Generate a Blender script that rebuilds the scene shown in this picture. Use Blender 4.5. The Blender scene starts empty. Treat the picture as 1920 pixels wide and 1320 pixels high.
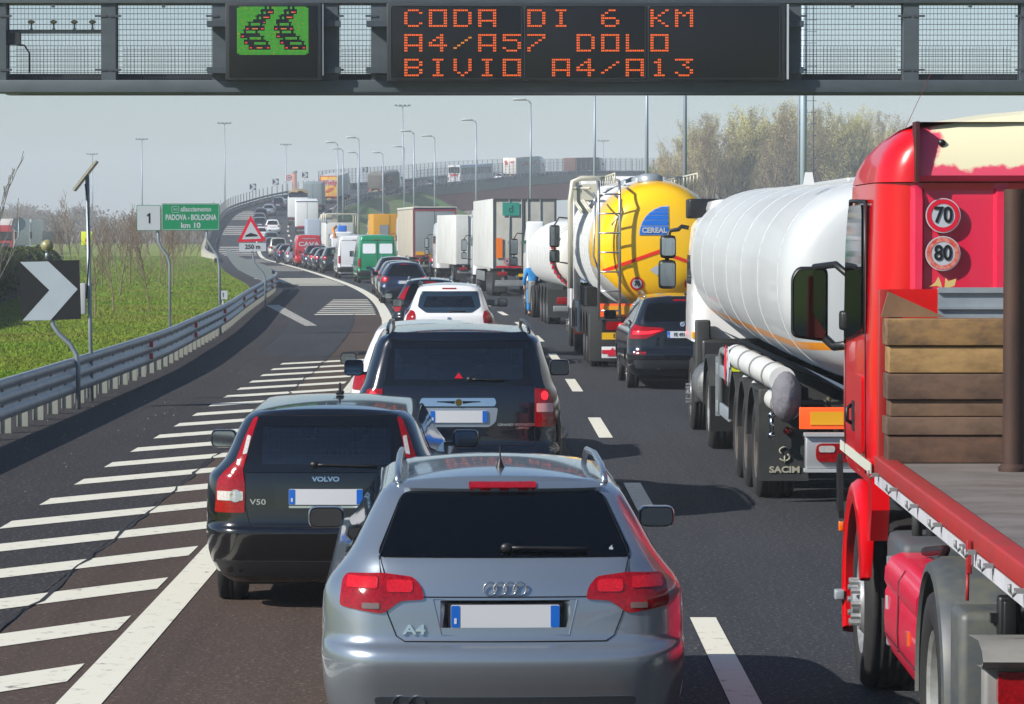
import bpy, bmesh, math, random
import numpy as np
from mathutils import Vector, Matrix, Euler
random.seed(7)
R = math.radians
# ------------------------------------------------------------------ camera, world, sun, exposure
FPX, CAMH = 6100.0, 2.70
PITCH = math.atan(230.0 / FPX)
sc = bpy.context.scene
cam_d = bpy.data.cameras.new('camera'); cam = bpy.data.objects.new('camera', cam_d)
sc.collection.objects.link(cam)
cam.location = (0, 0, CAMH); cam.rotation_euler = (math.pi / 2 - PITCH, 0, 0)
cam_d.sensor_width = 36.0; cam_d.lens = FPX / 1920 * 36.0
cam_d.clip_start = 0.5; cam_d.clip_end = 9000
sc.camera = cam
SUN_TO = Vector((-0.87, -0.49, 0)).normalized()
SUN_EL = R(35)
w = bpy.data.worlds.new("World"); sc.world = w; w.use_nodes = True
nt = w.node_tree; nt.nodes.clear()
o_ = nt.nodes.new('ShaderNodeOutputWorld'); b_ = nt.nodes.new('ShaderNodeBackground')
s_ = nt.nodes.new('ShaderNodeTexSky'); s_.sky_type = 'NISHITA'; s_.sun_disc = False
s_.sun_elevation = SUN_EL; s_.sun_rotation = math.atan2(SUN_TO.x, SUN_TO.y)
s_.air_density = 1.1; s_.dust_density = 0.6; s_.ozone_density = 5.5; s_.altitude = 0
b_.inputs[1].default_value = 0.080
nt.links.new(s_.outputs[0], b_.inputs[0]); nt.links.new(b_.outputs[0], o_.inputs[0])
sun_d = bpy.data.lights.new('sun', 'SUN'); sun = bpy.data.objects.new('sun', sun_d); sc.collection.objects.link(sun)
sun_d.energy = 5.0; sun_d.angle = R(0.55); sun_d.color = (1.0, 0.95, 0.87)
sd = Vector((SUN_TO.x * math.cos(SUN_EL), SUN_TO.y * math.cos(SUN_EL), math.sin(SUN_EL)))
sun.rotation_euler = sd.to_track_quat('Z', 'Y').to_euler(); sun.location = (-30, -20, 40)
sc.view_settings.view_transform = 'Standard'; sc.view_settings.look = 'None'
sc.view_settings.gamma = 1.0; sc.view_settings.exposure = 0.50
sc.cycles.max_bounces = 6; sc.cycles.volume_bounces = 0; sc.cycles.transparent_max_bounces = 12
sc.cycles.use_denoising = True
col = sc.collection
# ------------------------------------------------------------------ helpers
def at(x, y, Y):
    """world point on the ray of photograph pixel (x,y) at distance Y"""
    u = (x - 960) / FPX; v = -(y - 660) / FPX
    dy = math.cos(PITCH) + v * math.sin(PITCH); dz = -math.sin(PITCH) + v * math.cos(PITCH)
    k = Y / dy
    return Vector((u * k, Y, CAMH + dz * k))
def XP(x, Y): return at(x, 430, Y).x
def ZP(y, Y): return at(960, y, Y).z
def lin(h):
    h = h.lstrip('#'); r = []
    for i in (0, 2, 4):
        c = int(h[i:i + 2], 16) / 255
        r.append(c / 12.92 if c <= .04045 else ((c + .055) / 1.055) ** 2.4)
    return tuple(r)
_M = {}
def mat(key, color=(.5, .5, .5), rough=.5, metal=0, coat=0, spec=.5, emit=None, es=0, noise=None, bump=None, alpha=None, flake=0):
    """procedural principled material; noise=(scale, amount, colour2) mottles the base colour, bump=(scale,strength)"""
    if key in _M: return _M[key]
    if isinstance(color, str): color = lin(color)
    m = bpy.data.materials.new(key); m.use_nodes = True
    n = m.node_tree; p = n.nodes['Principled BSDF']
    p.inputs['Base Color'].default_value = (*color, 1); p.inputs['Roughness'].default_value = rough
    p.inputs['Metallic'].default_value = metal; p.inputs['Specular IOR Level'].default_value = spec
    if coat: p.inputs['Coat Weight'].default_value = coat; p.inputs['Coat Roughness'].default_value = .04
    if emit:
        if isinstance(emit, str): emit = lin(emit)
        p.inputs['Emission Color'].default_value = (*emit, 1); p.inputs['Emission Strength'].default_value = es
    if noise or bump:
        tc = n.nodes.new('ShaderNodeTexCoord')
    if noise:
        sca, amt, c2 = noise[:3]
        if isinstance(c2, str): c2 = lin(c2)
        st = noise[3] if len(noise) > 3 else (1, 1, 1)
        mp = n.nodes.new('ShaderNodeMapping'); mp.inputs['Scale'].default_value = st
        n.links.new(tc.outputs['Object'], mp.inputs[0])
        t = n.nodes.new('ShaderNodeTexNoise'); t.inputs['Scale'].default_value = sca; t.inputs['Detail'].default_value = 5
        t.inputs['Roughness'].default_value = .65
        n.links.new(mp.outputs[0], t.inputs['Vector'])
        cr = n.nodes.new('ShaderNodeValToRGB'); cr.color_ramp.elements[0].position = .38; cr.color_ramp.elements[1].position = .66
        n.links.new(t.outputs[0], cr.inputs[0])
        mx = n.nodes.new('ShaderNodeMix'); mx.data_type = 'RGBA'
        mm = n.nodes.new('ShaderNodeMath'); mm.operation = 'MULTIPLY'; mm.inputs[1].default_value = amt
        n.links.new(cr.outputs[0], mm.inputs[0]); n.links.new(mm.outputs[0], mx.inputs[0])
        mx.inputs[6].default_value = (*color, 1); mx.inputs[7].default_value = (*c2, 1)
        n.links.new(mx.outputs[2], p.inputs['Base Color'])
    if bump:
        t2 = n.nodes.new('ShaderNodeTexNoise'); t2.inputs['Scale'].default_value = bump[0]; t2.inputs['Detail'].default_value = 4
        n.links.new(tc.outputs['Object'], t2.inputs['Vector'])
        bn = n.nodes.new('ShaderNodeBump'); bn.inputs['Strength'].default_value = bump[1]; bn.inputs['Distance'].default_value = bump[2] if len(bump) > 2 else .01
        n.links.new(t2.outputs[0], bn.inputs['Height']); n.links.new(bn.outputs[0], p.inputs['Normal'])
    if alpha is not None:
        p.inputs['Alpha'].default_value = alpha
    _M[key] = m
    return m
class MB:
    def __init__(s): s.v = []; s.f = []; s.sm = []; s.mi = []; s.cur = 0
    def add(s, vs, fs, smooth=False, mtx=None):
        b = len(s.v)
        if mtx is not None: vs = [mtx @ Vector(v) for v in vs]
        s.v.extend([tuple(v) for v in vs])
        for f in fs: s.f.append([i + b for i in f]); s.sm.append(smooth); s.mi.append(s.cur)
        return s
    def box(s, x0, x1, y0, y1, z0, z1, bev=0, mtx=None):
        if bev <= 0:
            vs = [(x, y, z) for z in (z0, z1) for y in (y0, y1) for x in (x0, x1)]
            return s.add(vs, [(0, 2, 3, 1), (4, 5, 7, 6), (0, 1, 5, 4), (2, 6, 7, 3), (0, 4, 6, 2), (1, 3, 7, 5)], False, mtx)
        b = min(bev, (x1 - x0) * .49, (y1 - y0) * .49, (z1 - z0) * .49)
        bm = bmesh.new(); bmesh.ops.create_cube(bm, size=1)
        for v in bm.verts:
            v.co = Vector(((x0 + x1) / 2 + v.co.x * (x1 - x0), (y0 + y1) / 2 + v.co.y * (y1 - y0), (z0 + z1) / 2 + v.co.z * (z1 - z0)))
        bmesh.ops.bevel(bm, geom=bm.edges[:], offset=b, segments=2, affect='EDGES', profile=.6)
        bm.verts.index_update()
        s.add([v.co.copy() for v in bm.verts], [[v.index for v in f.verts] for f in bm.faces], True, mtx); bm.free()
        return s
    def tube(s, pts, r, n=8, cap=True, smooth=True, mtx=None):
        pts = [Vector(p) for p in pts]; k = len(pts)
        rs = r if isinstance(r, (list, tuple)) else [r] * k
        vs = []; fs = []; ref = None
        for i, p in enumerate(pts):
            t = (pts[min(i + 1, k - 1)] - pts[max(i - 1, 0)])
            t = t.normalized() if t.length > 1e-9 else Vector((0, 0, 1))
            if ref is None: ref = Vector((0, 0, 1)) if abs(t.z) < .9 else Vector((1, 0, 0))
            a = t.cross(ref).normalized(); c = a.cross(t).normalized(); ref = c
            for j in range(n):
                th = 2 * math.pi * j / n
                vs.append(p + (a * math.cos(th) + c * math.sin(th)) * rs[i])
        for i in range(k - 1):
            for j in range(n):
                fs.append((i * n + j, i * n + (j + 1) % n, (i + 1) * n + (j + 1) % n, (i + 1) * n + j))
        if cap: fs.append(tuple(range(n))[::-1]); fs.append(tuple(range((k - 1) * n, k * n)))
        return s.add(vs, fs, smooth, mtx)
    def cyl(s, p0, p1, r, n=16, smooth=True): return s.tube([p0, p1], r, n, True, smooth)
    def lathe(s, prof, axis='x', n=24, c=(0, 0, 0), smooth=True, a0=0, a1=2 * math.pi, sides=None):
        """prof: list of (radius, along)"""
        vs = []; fs = []; full = abs(a1 - a0 - 2 * math.pi) < 1e-6; m = n if full else n + 1
        for (r, t) in prof:
            for j in range(m):
                th = a0 + (a1 - a0) * j / n; p, q = r * math.cos(th), r * math.sin(th)
                vs.append((c[0] + t, c[1] + p, c[2] + q) if axis == 'x' else ((c[0] + p, c[1] + t, c[2] + q) if axis == 'y' else (c[0] + p, c[1] + q, c[2] + t)))
        for i in range(len(prof) - 1):
            for j in range(n):
                k = (j + 1) % m
                fs.append((i * m + j, i * m + k, (i + 1) * m + k, (i + 1) * m + j))
        return s.add(vs, fs, smooth)
    def prism(s, poly, t0, t1, plane='xz', mtx=None, smooth=False):
        """poly in 2D, extruded along the third axis"""
        n = len(poly)
        def P(a, b, t): return (a, t, b) if plane == 'xz' else ((t, a, b) if plane == 'yz' else (a, b, t))
        vs = [P(a, b, t0) for a, b in poly] + [P(a, b, t1) for a, b in poly]
        fs = [tuple(range(n)), tuple(range(n, 2 * n))[::-1]] + [(i, n + i, n + (i + 1) % n, (i + 1) % n) for i in range(n)]
        return s.add(vs, fs, smooth, mtx)
    def grid(s, rows, smooth=True, closed=False):
        m = len(rows[0]); vs = [p for r in rows for p in r]; fs = []
        for i in range(len(rows) - 1):
            for j in range(m if closed else m - 1):
                k = (j + 1) % m
                q = [i * m + j, i * m + k, (i + 1) * m + k, (i + 1) * m + j]
                fs.append(q)
        return s.add(vs, fs, smooth)
    def sphere(s, c, r, nu=12, nv=8, sc_=(1, 1, 1)):
        rows = []
        for i in range(nv + 1):
            ph = math.pi * i / nv - math.pi / 2
            rows.append([(c[0] + r * sc_[0] * math.cos(ph) * math.cos(2 * math.pi * j / nu), c[1] + r * sc_[1] * math.cos(ph) * math.sin(2 * math.pi * j / nu), c[2] + r * sc_[2] * math.sin(ph)) for j in range(nu)])
        return s.grid(rows, True, True)
    def build(s, name, m, parent=None, fix=True, autosmooth=None):
        me = bpy.data.meshes.new(name); me.from_pydata(s.v, [], s.f)
        ms = m if isinstance(m, (list, tuple)) else [m]
        for k in ms: me.materials.append(k)
        me.polygons.foreach_set('use_smooth', s.sm)
        if len(ms) > 1: me.polygons.foreach_set('material_index', s.mi)
        if fix:
            bm = bmesh.new(); bm.from_mesh(me); bmesh.ops.remove_doubles(bm, verts=bm.verts, dist=1e-5)
            bmesh.ops.recalc_face_normals(bm, faces=bm.faces); bm.to_mesh(me); bm.free()
        if autosmooth:
            try: me.set_sharp_from_angle(angle=R(autosmooth))
            except Exception: pass
        o = bpy.data.objects.new(name, me); col.objects.link(o)
        if parent is not None: o.parent = parent
        return o
def tag(o, label=None, cat=None, group=None, kind=None):
    if label: o['label'] = label
    if cat: o['category'] = cat
    if group: o['group'] = group
    if kind: o['kind'] = kind
    return o
def empty(name, loc=(0, 0, 0), rz=0, label=None, cat=None, group=None):
    o = bpy.data.objects.new(name, None); col.objects.link(o); o.location = loc; o.rotation_euler = (0, 0, rz)
    o.empty_display_size = .2
    return tag(o, label, cat, group)
def kids(o): return [c for c in bpy.data.objects if c.parent == o]
def copy_tree(root):
    def cp(o, par):
        c = o.copy(); col.objects.link(c); c.parent = par
        for ch in list(o.children): cp(ch, c)
        return c
    return cp(root, None)
def text_geo(s, size, font_scale_x=1.0, extrude=.002, align='CENTER', bold=0):
    cu = bpy.data.curves.new('t', 'FONT'); cu.body = s; cu.size = size; cu.extrude = extrude; cu.align_x = align; cu.align_y = 'CENTER'
    cu.offset = bold; cu.resolution_u = 3
    ob = bpy.data.objects.new('t', cu); col.objects.link(ob)
    dg = bpy.context.evaluated_depsgraph_get(); me = bpy.data.meshes.new_from_object(ob.evaluated_get(dg))
    vs = [(v.co.x * font_scale_x, v.co.y, v.co.z) for v in me.vertices]; fs = [tuple(p.vertices) for p in me.polygons]
    bpy.data.objects.remove(ob); bpy.data.curves.remove(cu); bpy.data.meshes.remove(me)
    return vs, fs
def text(name, s, size, m, parent, c=(0, 0, 0), fx=1.0, extrude=.002, bold=0, proj=None, rz=0, align='CENTER'):
    """lettering facing -y; proj(x,z)->y drapes it on a surface"""
    vs, fs = text_geo(s, size, fx, extrude, align, bold)
    out = []
    for (x, y, z) in vs:
        X, Z = c[0] + x, c[2] + y
        Y = (proj(X, Z) if proj else c[1]) - z
        out.append((X, Y, Z))
    mb = MB().add(out, fs)
    if rz: mb.v = [tuple(Matrix.Rotation(rz, 3, 'Z') @ Vector(v)) for v in mb.v]
    return mb.build(name, m, parent, fix=False)
def rpoly(pts, r=.02, n=3):
    """round the corners of a polygon"""
    out = []; k = len(pts)
    for i in range(k):
        p0, p, p1 = Vector(pts[i - 1]), Vector(pts[i]), Vector(pts[(i + 1) % k])
        a = (p0 - p); b = (p1 - p); d = min(r, a.length * .45, b.length * .45)
        A = p + a.normalized() * d; B = p + b.normalized() * d
        for j in range(n + 1):
            t = j / n; q = A * (1 - t) ** 2 + p * 2 * t * (1 - t) + B * t * t
            out.append((q.x, q.y))
    return out
def rrect(x0, x1, z0, z1, r=.02, n=3): return rpoly([(x0, z0), (x1, z0), (x1, z1), (x0, z1)], r, n)
def disc(cx, cz, r, n=24): return [(cx + r * math.cos(2 * math.pi * i / n), cz + r * math.sin(2 * math.pi * i / n)) for i in range(n)]
def pchip(xs, ys, q):
    xs = np.asarray(xs, float); ys = np.asarray(ys, float); h = np.diff(xs); d = np.diff(ys) / h
    m = np.zeros(len(xs)); m[0] = d[0]; m[-1] = d[-1]
    for i in range(1, len(xs) - 1):
        if d[i - 1] * d[i] <= 0: m[i] = 0
        else:
            w1 = 2 * h[i] + h[i - 1]; w2 = h[i] + 2 * h[i - 1]; m[i] = (w1 + w2) / (w1 / d[i - 1] + w2 / d[i])
    q = np.clip(np.asarray(q, float), xs[0], xs[-1]); i = np.clip(np.searchsorted(xs, q) - 1, 0, len(xs) - 2)
    t = (q - xs[i]) / h[i]
    return ys[i] * (2 * t ** 3 - 3 * t ** 2 + 1) + h[i] * m[i] * (t ** 3 - 2 * t ** 2 + t) + ys[i + 1] * (-2 * t ** 3 + 3 * t ** 2) + h[i] * m[i + 1] * (t ** 3 - t ** 2)
# ------------------------------------------------------------------ materials shared
STEEL = mat('galvanised_steel', '98a1a8', .45, .30, noise=(3, .5, '6F7A84'), bump=(60, .05))
STEELD = mat('dull_steel', '7d8285', .55, .3, noise=(4, .5, '6a6c62'))
GANTRYM = mat('grey_painted_steel', '4a535a', .6, .15, noise=(1.3, .8, '3d464b', (1, 1, 2)), bump=(30, .05))
BLACKP = mat('black_plastic', '101113', .45)
RUBBER = mat('tyre_rubber', '17171a', .8, noise=(9, .5, '2a2927'))
CHROME = mat('chrome', 'd8dadc', .12, 1)
GLASS = mat('dark_glass', '030406', .03, 0, spec=.38)
MIRRORG = mat('mirror_glass', '9aa6ac', .03, 1)
REDL = mat('red_lamp', '94020c', .12, 0, coat=.4, spec=.4, noise=(60, .7, '5a0006'))
REDLIT = mat('lit_brake_lamp', 'd01020', .15, 0, coat=1, emit='ff1a20', es=1.6)
CLEARL = mat('clear_lamp', 'c9c4c0', .15, .2, coat=1, noise=(50, .5, '8d8583'))
AMBER = mat('amber_lamp', 'd8640c', .2, 0, coat=1)
WHITEP = mat('white_paint', 'd9dadb', .35, 0, coat=.6)
PLATEW = mat('plate_white', 'babdc2', .4)
PLATEB = mat('plate_blue', '0b5ab4', .35)
PLATEY = mat('plate_yellow', 'd9a80c', .4)
INK = mat('black_ink', '0c0d10', .5)
SIGNW = mat('sign_white', 'a9b0b7', .45)
SIGNR = mat('sign_red', 'c4122f', .4)
SIGNG = mat('sign_green', '067a52', .4)
ORANGE = mat('reflective_orange', 'ff5a12', .5)
YELLOWR = mat('reflective_yellow', 'd89a08', .5)
CLEARG = None
UNDER = mat('underbody', '0b0b0c', .9)
# ------------------------------------------------------------------ road axis: the dashed line between the two queues
_AX = [(-60, 1.3), (10, 1.33), (22, 1.33), (34, 1.28), (46, 1.18), (58, 1.05), (70, .88), (82, .60), (97, .06), (106, -.38), (117, -.98), (129, -1.75), (149, -3.3), (161, -4.4),
       (205, -8.8), (253, -14.0), (295, -18.6), (345, -23.2), (391, -26.9), (430, -28.6), (462, -27.4), (490, -23.2), (520, -17.0), (545, -11.0), (575, -2.0), (598, 7.5), (620, 19), (640, 33), (655, 47), (665, 60)]
_AZ = [(-60, 0), (290, 0), (315, .12), (345, 1.0), (370, 2.05), (395, 3.15), (430, 4.9), (462, 6.4), (485, 7.7), (520, 9.2), (545, 10.1), (575, 11.5), (598, 12.4), (620, 12.9), (640, 13.2), (665, 13.3)]
_yy = np.arange(-60, 666, 1.0)
_xx = pchip([a[0] for a in _AX], [a[1] for a in _AX], _yy); _zz = pchip([a[0] for a in _AZ], [a[1] for a in _AZ], _yy)
_k = np.hanning(25); _k /= _k.sum()
def _sm(a): 
    p = np.concatenate([2 * a[0] - a[12:0:-1], a, 2 * a[-1] - a[-2:-14:-1]]); return np.convolve(p, _k, 'valid')
_xx = _sm(_xx); _zz = _sm(_zz); _zz[_yy < 300] = 0
_tx = np.gradient(_xx, _yy); _tz = np.gradient(_zz, _yy)
def AXX(Y): return float(np.interp(Y, _yy, _xx))
def AXZ(Y): return float(np.interp(Y, _yy, _zz))
def AXT(Y): return float(np.interp(Y, _yy, _tx))
def AXG(Y): return float(np.interp(Y, _yy, _tz))
def rp(Y, off, dz=0):
    """point beside the axis: off metres to the right, perpendicular to it"""
    t = AXT(Y); n = math.hypot(1, t)
    return (AXX(Y) + off / n, Y - off * t / n, AXZ(Y) + dz)
RAILX = [(-20, -6.62), (42, -6.64), (60, -6.72), (73, -7.1), (84, -7.5), (103, -8.45), (125, -9.5), (143, -10.4), (160, -11.9), (190, -15.2), (216, -18.0), (250, -21.3), (300, -26.0), (330, -28.9)]
def railx(Y): return float(pchip([a[0] for a in RAILX], [a[1] for a in RAILX], [Y])[0])
def leftoff(Y):   # left limit of the paving as an offset from the axis
    if Y < 300: return (railx(Y) - 1.1 - AXX(Y)) * 1.0
    return float(np.interp(Y, [300, 330, 400, 665], [(railx(300) - 1.1 - AXX(300)), -9.2, -8.7, -8.7]))
def rightoff(Y): return float(np.interp(Y, [-60, 120, 300, 400, 665], [9.5, 8.5, 6.5, 5.6, 5.6]))
ys_road = list(np.arange(-55, 120, 4)) + list(np.arange(120, 664, 5))
# materials for ground
def asphalt(key, c, c2, scale=1.0, rough=.82, grain='9a948c'):
    m = bpy.data.materials.new(key); m.use_nodes = True; n = m.node_tree; p = n.nodes['Principled BSDF']
    tc = n.nodes.new('ShaderNodeTexCoord')
    def noise(s, d=4, r=.6, st=(1, 1, 1)):
        mp = n.nodes.new('ShaderNodeMapping'); mp.inputs['Scale'].default_value = st; n.links.new(tc.outputs['Object'], mp.inputs[0])
        t = n.nodes.new('ShaderNodeTexNoise'); t.inputs['Scale'].default_value = s; t.inputs['Detail'].default_value = d; t.inputs['Roughness'].default_value = r
        n.links.new(mp.outputs[0], t.inputs['Vector']); return t
    def ramp(src, a, b):
        r = n.nodes.new('ShaderNodeMapRange'); r.inputs[1].default_value = a; r.inputs[2].default_value = b; n.links.new(src, r.inputs[0]); return r.outputs[0]
    def mix(f, a, b, amt=1):
        mx = n.nodes.new('ShaderNodeMix'); mx.data_type = 'RGBA'
        mm = n.nodes.new('ShaderNodeMath'); mm.operation = 'MULTIPLY'; mm.inputs[1].default_value = amt; n.links.new(f, mm.inputs[0]); n.links.new(mm.outputs[0], mx.inputs[0])
        for s, i in ((a, 6), (b, 7)):
            if isinstance(s, tuple): mx.inputs[i].default_value = (*s, 1)
            else: n.links.new(s, mx.inputs[i])
        return mx.outputs[2]
    c, c2, g = lin(c), lin(c2), lin(grain)
    big = mix(ramp(noise(.35, 4, .6, (1, .25, 1)).outputs[0], .35, .65), c, c2)
    streak = mix(ramp(noise(1.1, 3, .6, (3, .06, 1)).outputs[0], .5, .75), big, tuple(x * .68 for x in c), .8)
    fine = noise(30, 3, .7)
    g1 = mix(ramp(fine.outputs[0], .56, .70), streak, g, .55)
    g2 = mix(ramp(noise(60, 2, .7).outputs[0], .42, .30), g1, tuple(x * .3 for x in c), .75)
    n.links.new(g2, p.inputs['Base Color']); p.inputs['Roughness'].default_value = rough; p.inputs['Specular IOR Level'].default_value = .15
    bn = n.nodes.new('ShaderNodeBump'); bn.inputs['Strength'].default_value = .5; bn.inputs['Distance'].default_value = .012
    n.links.new(fine.outputs[0], bn.inputs['Height']); n.links.new(bn.outputs[0], p.inputs['Normal'])
    return m
ASPH = asphalt('asphalt', '35373c', '2d2f34')
ASPHB = asphalt('brown_asphalt', '4c403a', '423833', grain='8f806c')
ASPHS = asphalt('shoulder_asphalt', '343234', '2c2b2e')
def wornpaint(key, c, wear, wc):
    m = bpy.data.materials.new(key); m.use_nodes = True; n = m.node_tree; p = n.nodes['Principled BSDF']
    tc = n.nodes.new('ShaderNodeTexCoord')
    t = n.nodes.new('ShaderNodeTexNoise'); t.inputs['Scale'].default_value = 7; t.inputs['Detail'].default_value = 9; t.inputs['Roughness'].default_value = .75
    n.links.new(tc.outputs['Object'], t.inputs['Vector'])
    r = n.nodes.new('ShaderNodeMapRange'); r.inputs[1].default_value = wear; r.inputs[2].default_value = wear + .09; n.links.new(t.outputs[0], r.inputs[0])
    mx = n.nodes.new('ShaderNodeMix'); mx.data_type = 'RGBA'; n.links.new(r.outputs[0], mx.inputs[0])
    mx.inputs[6].default_value = (*lin(c), 1); mx.inputs[7].default_value = (*lin(wc), 1); n.links.new(mx.outputs[2], p.inputs['Base Color'])
    p.inputs['Roughness'].default_value = .6
    return m
PAINT = wornpaint('road_paint', 'cfccbc', .57, '7a746a')
PAINTW = wornpaint('worn_road_paint', 'a9a69c', .48, '5c5854')
GRASSG = mat('grass_ground', '647a20', .95, spec=.1, noise=(.12, .9, '77783a'), bump=(8, .6, .05))
# ground: one sheet to the horizon
def structure(mb, name, m, fix=False):
    o = mb.build(name, m, fix=fix); tag(o, kind='structure'); return o
g = MB(); rows = []
xs_ = [-4000, -1200, -400, -150, -80, -40, -20, 0, 20, 40, 80, 150, 400, 1200, 4000]
for Y in [-300, -60, 0, 50, 100, 200, 300, 400, 600, 900, 1500, 3000, 7500]:
    rows.append([(x, Y, -.06) for x in xs_])
g.grid(rows, False); structure(g, 'ground', GRASSG)
# road
g = MB(); rows = []
for Y in ys_road:
    a, b = leftoff(Y), rightoff(Y)
    rows.append([rp(Y, a + (b - a) * i / 6) for i in range(7)])
g.grid(rows, True); structure(g, 'road', ASPH)
def strip(off0, off1, Y0, Y1, dz, step=3.0, off0f=None, off1f=None):
    g = MB(); rows = []; n = max(2, int((Y1 - Y0) / step) + 1)
    for i in range(n):
        Y = Y0 + (Y1 - Y0) * i / (n - 1)
        a = off0f(Y) if off0f else off0; b = off1f(Y) if off1f else off1
        rows.append([rp(Y, a, dz), rp(Y, b, dz)])
    return g.grid(rows, True)
structure(strip(-4.75, -.55, -50, 104, .004), 'lane_surfacing', ASPHB)
structure(strip(0, 0, -50, 140, .004, 3, lambda Y: leftoff(Y) + .03, lambda Y: min(-4.80, leftoff(Y) + 2.6) if Y > 70 else -4.80), 'shoulder_surfacing', ASPHS)
# markings
mk = MB()
def quad_mark(Y0, Y1, o0, o1, dz=.009):
    n = max(2, int((Y1 - Y0) / 4) + 1); rows = []
    for i in range(n):
        Y = Y0 + (Y1 - Y0) * i / (n - 1); rows.append([rp(Y, o0, dz), rp(Y, o1, dz)])
    mk.grid(rows, True)
for k in range(-3, 50):      # dashed line, 12 m module
    Y1 = 22.5 + 12 * k
    if 5 < Y1 < 640: quad_mark(Y1 - 4.5, Y1, -.09, .09)
quad_mark(5, 58, -3.92, -3.66); quad_mark(58, 100, -3.93, -3.62); quad_mark(100, 350, -3.95, -3.6); quad_mark(350, 460, -3.85, -3.7)
quad_mark(300, 640, 3.65, 3.85)
structure(mk, 'lane_lines', PAINT)
hz = MB()
k = 0
Y = 20.1 - 2.5 * 5
while Y < 68.5:
    # oblique stripe from the solid line leftwards and towards the viewer
    r0 = -3.98 if Y < 30 else -3.98; sl = 1.36; th = .80
    xl = -4.62; xr = AXX(Y) + r0
    def py(x, base): return base + (x - xr) * sl
    n = 5; rows = []
    for i in range(n + 1):
        x = xl + (xr - xl) * i / n
        rows.append([(x + (.0 if i else -.0), py(x, Y) - th, .009), (x, py(x, Y), .009)])
    hz.grid(rows, True); Y += 2.5
structure(hz, 'hatched_island', PAINT)
rb = MB()
for (Ya, Yb, n, xa, xb) in ((103.0, 124, 9, lambda Y: -6.25 - (Y - 103) * .028, lambda Y: rp(Y, -4.1)[0]), (157, 178, 7, lambda Y: -10.3 - (Y - 157) * .18, lambda Y: rp(Y, -4.1)[0])):
    for i in range(n):
        Y = Ya + (Yb - Ya) * i / (n - 1); th = 1.0 if n == 9 else 1.9
        rb.add([(xa(Y), Y - th / 2, .009), (xb(Y), Y - th / 2 + .3, .009), (xb(Y), Y + th / 2 + .3, .009), (xa(Y), Y + th / 2, .009)], [(0, 1, 2, 3)])
structure(rb, 'rumble_bars', PAINT)
rb = MB()
for (Ya, Yb, n) in ((212, 238, 6), (268, 292, 5), (318, 340, 5), (372, 392, 5), (412, 432, 5)):
    for i in range(n):
        Y = Ya + (Yb - Ya) * i / (n - 1); th = 3.0
        a = leftoff(Y) + 1.4
        rb.add([rp(Y - th / 2, a, .01), rp(Y - th / 2, -4.1, .01), rp(Y + th / 2, -4.1, .01), rp(Y + th / 2, a, .01)], [(0, 1, 2, 3)])
# old worn diagonal line
rb.add([(-8.75, 115.5, .012), (-5.75, 90.5, .012), (-5.45, 90.9, .012), (-8.3, 115.9, .012)], [(0, 1, 2, 3)])
structure(rb, 'worn_markings', PAINTW)
sm_ = MB(); rr_ = random.Random(8)
for off, Ya, Yb, wd_ in ((-4.78, 12, 104, .035), (-.53, 12, 100, .02), (5.1, 20, 120, .02)):
    Y = Ya; p0 = None
    while Y < Yb:
        j = rr_.gauss(0, .02); w_ = wd_ * rr_.uniform(.3, 1.2); p = rp(Y, off + j, .0125); q = rp(Y, off + j + w_, .0125)
        if p0: sm_.add([p0[0], p0[1], q, p], [(0, 1, 2, 3)])
        p0 = (p, q); Y += .5
structure(sm_, 'road_cracks', mat('crack_tar', '17171a', .9))
# ------------------------------------------------------------------ ramp: retaining wall, embankment, bridge
CONC = mat('concrete', '8d8a84', .85, noise=(.5, .7, '75716a'), bump=(10, .2))
CONCL = mat('pale_concrete', 'aaa79b', .85, noise=(.6, .6, '8a877c'))
GIRD = mat('red_brown_girder', '9c1420', .6, noise=(.4, .5, '84121a'))
g = MB(); rows = []
for Y in range(268, 664, 4):
    o = leftoff(Y) - .05; a = rp(Y, o - .35, .32); b = rp(Y, o - .35, 0)
    rows.append([rp(Y, o, .004), rp(Y, o, .35), (a[0], a[1], a[2]), (a[0], a[1], -.1 if Y < 505 else a[2] - 1.0)])
g.grid(rows, False); tag(g.build('retaining_wall', CONCL, fix=False), 'pale concrete wall carrying the left edge of the climbing ramp', 'wall')
GRASSB = mat('embankment_grass', '4e8018', .95, noise=(.10, .95, '6e5f38'), bump=(4, .5, .1))
g = MB(); rows = []
for Y in range(300, 512, 4):
    z = AXZ(Y); o = rightoff(Y); r = []
    for i in range(8):
        t = i / 7; p = rp(Y, o + .02 + 2.1 * z * t + .6 * t); r.append((p[0], p[1], (z - .02) * (1 - t) - .12 * t + .12 * math.sin(Y * .3 + i) * (0 < i < 7)))
    rows.append(r)
z = AXZ(510); r = []
for i in range(8):          # the cone round the abutment
    t = i / 7; p = rp(508 + 3 + 13 * t, rightoff(510) * (1 - t) - 6 * t); r.append((p[0], p[1], (z - .02) * (1 - t) - .12 * t))
rows.append(r)
g.grid(rows, True); structure(g, 'embankment', GRASSB)
br = empty('bridge', rp(580, 0), 0, 'curved viaduct with red brown girders carrying the ramp to the right', 'bridge')
inv = Matrix.Translation(-Vector(rp(580, 0)))
def loc(p): return tuple(Vector(p) - Vector(rp(580, 0)))
g = MB(); rows = []
for Y in range(500, 664, 4):
    o = rightoff(Y)
    rows.append([loc(rp(Y, o + .02, .0)), loc(rp(Y, o + .02, .42)), loc(rp(Y, o + .4, .42)), loc(rp(Y, o + .4, -1.0)), loc(rp(Y, o - 1.2, -1.2))])
g.grid(rows, False); g.build('deck_edge', mat('bridge_concrete', '77787a', .85, noise=(.6, .7, '5d6064')), br, fix=False)
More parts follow.
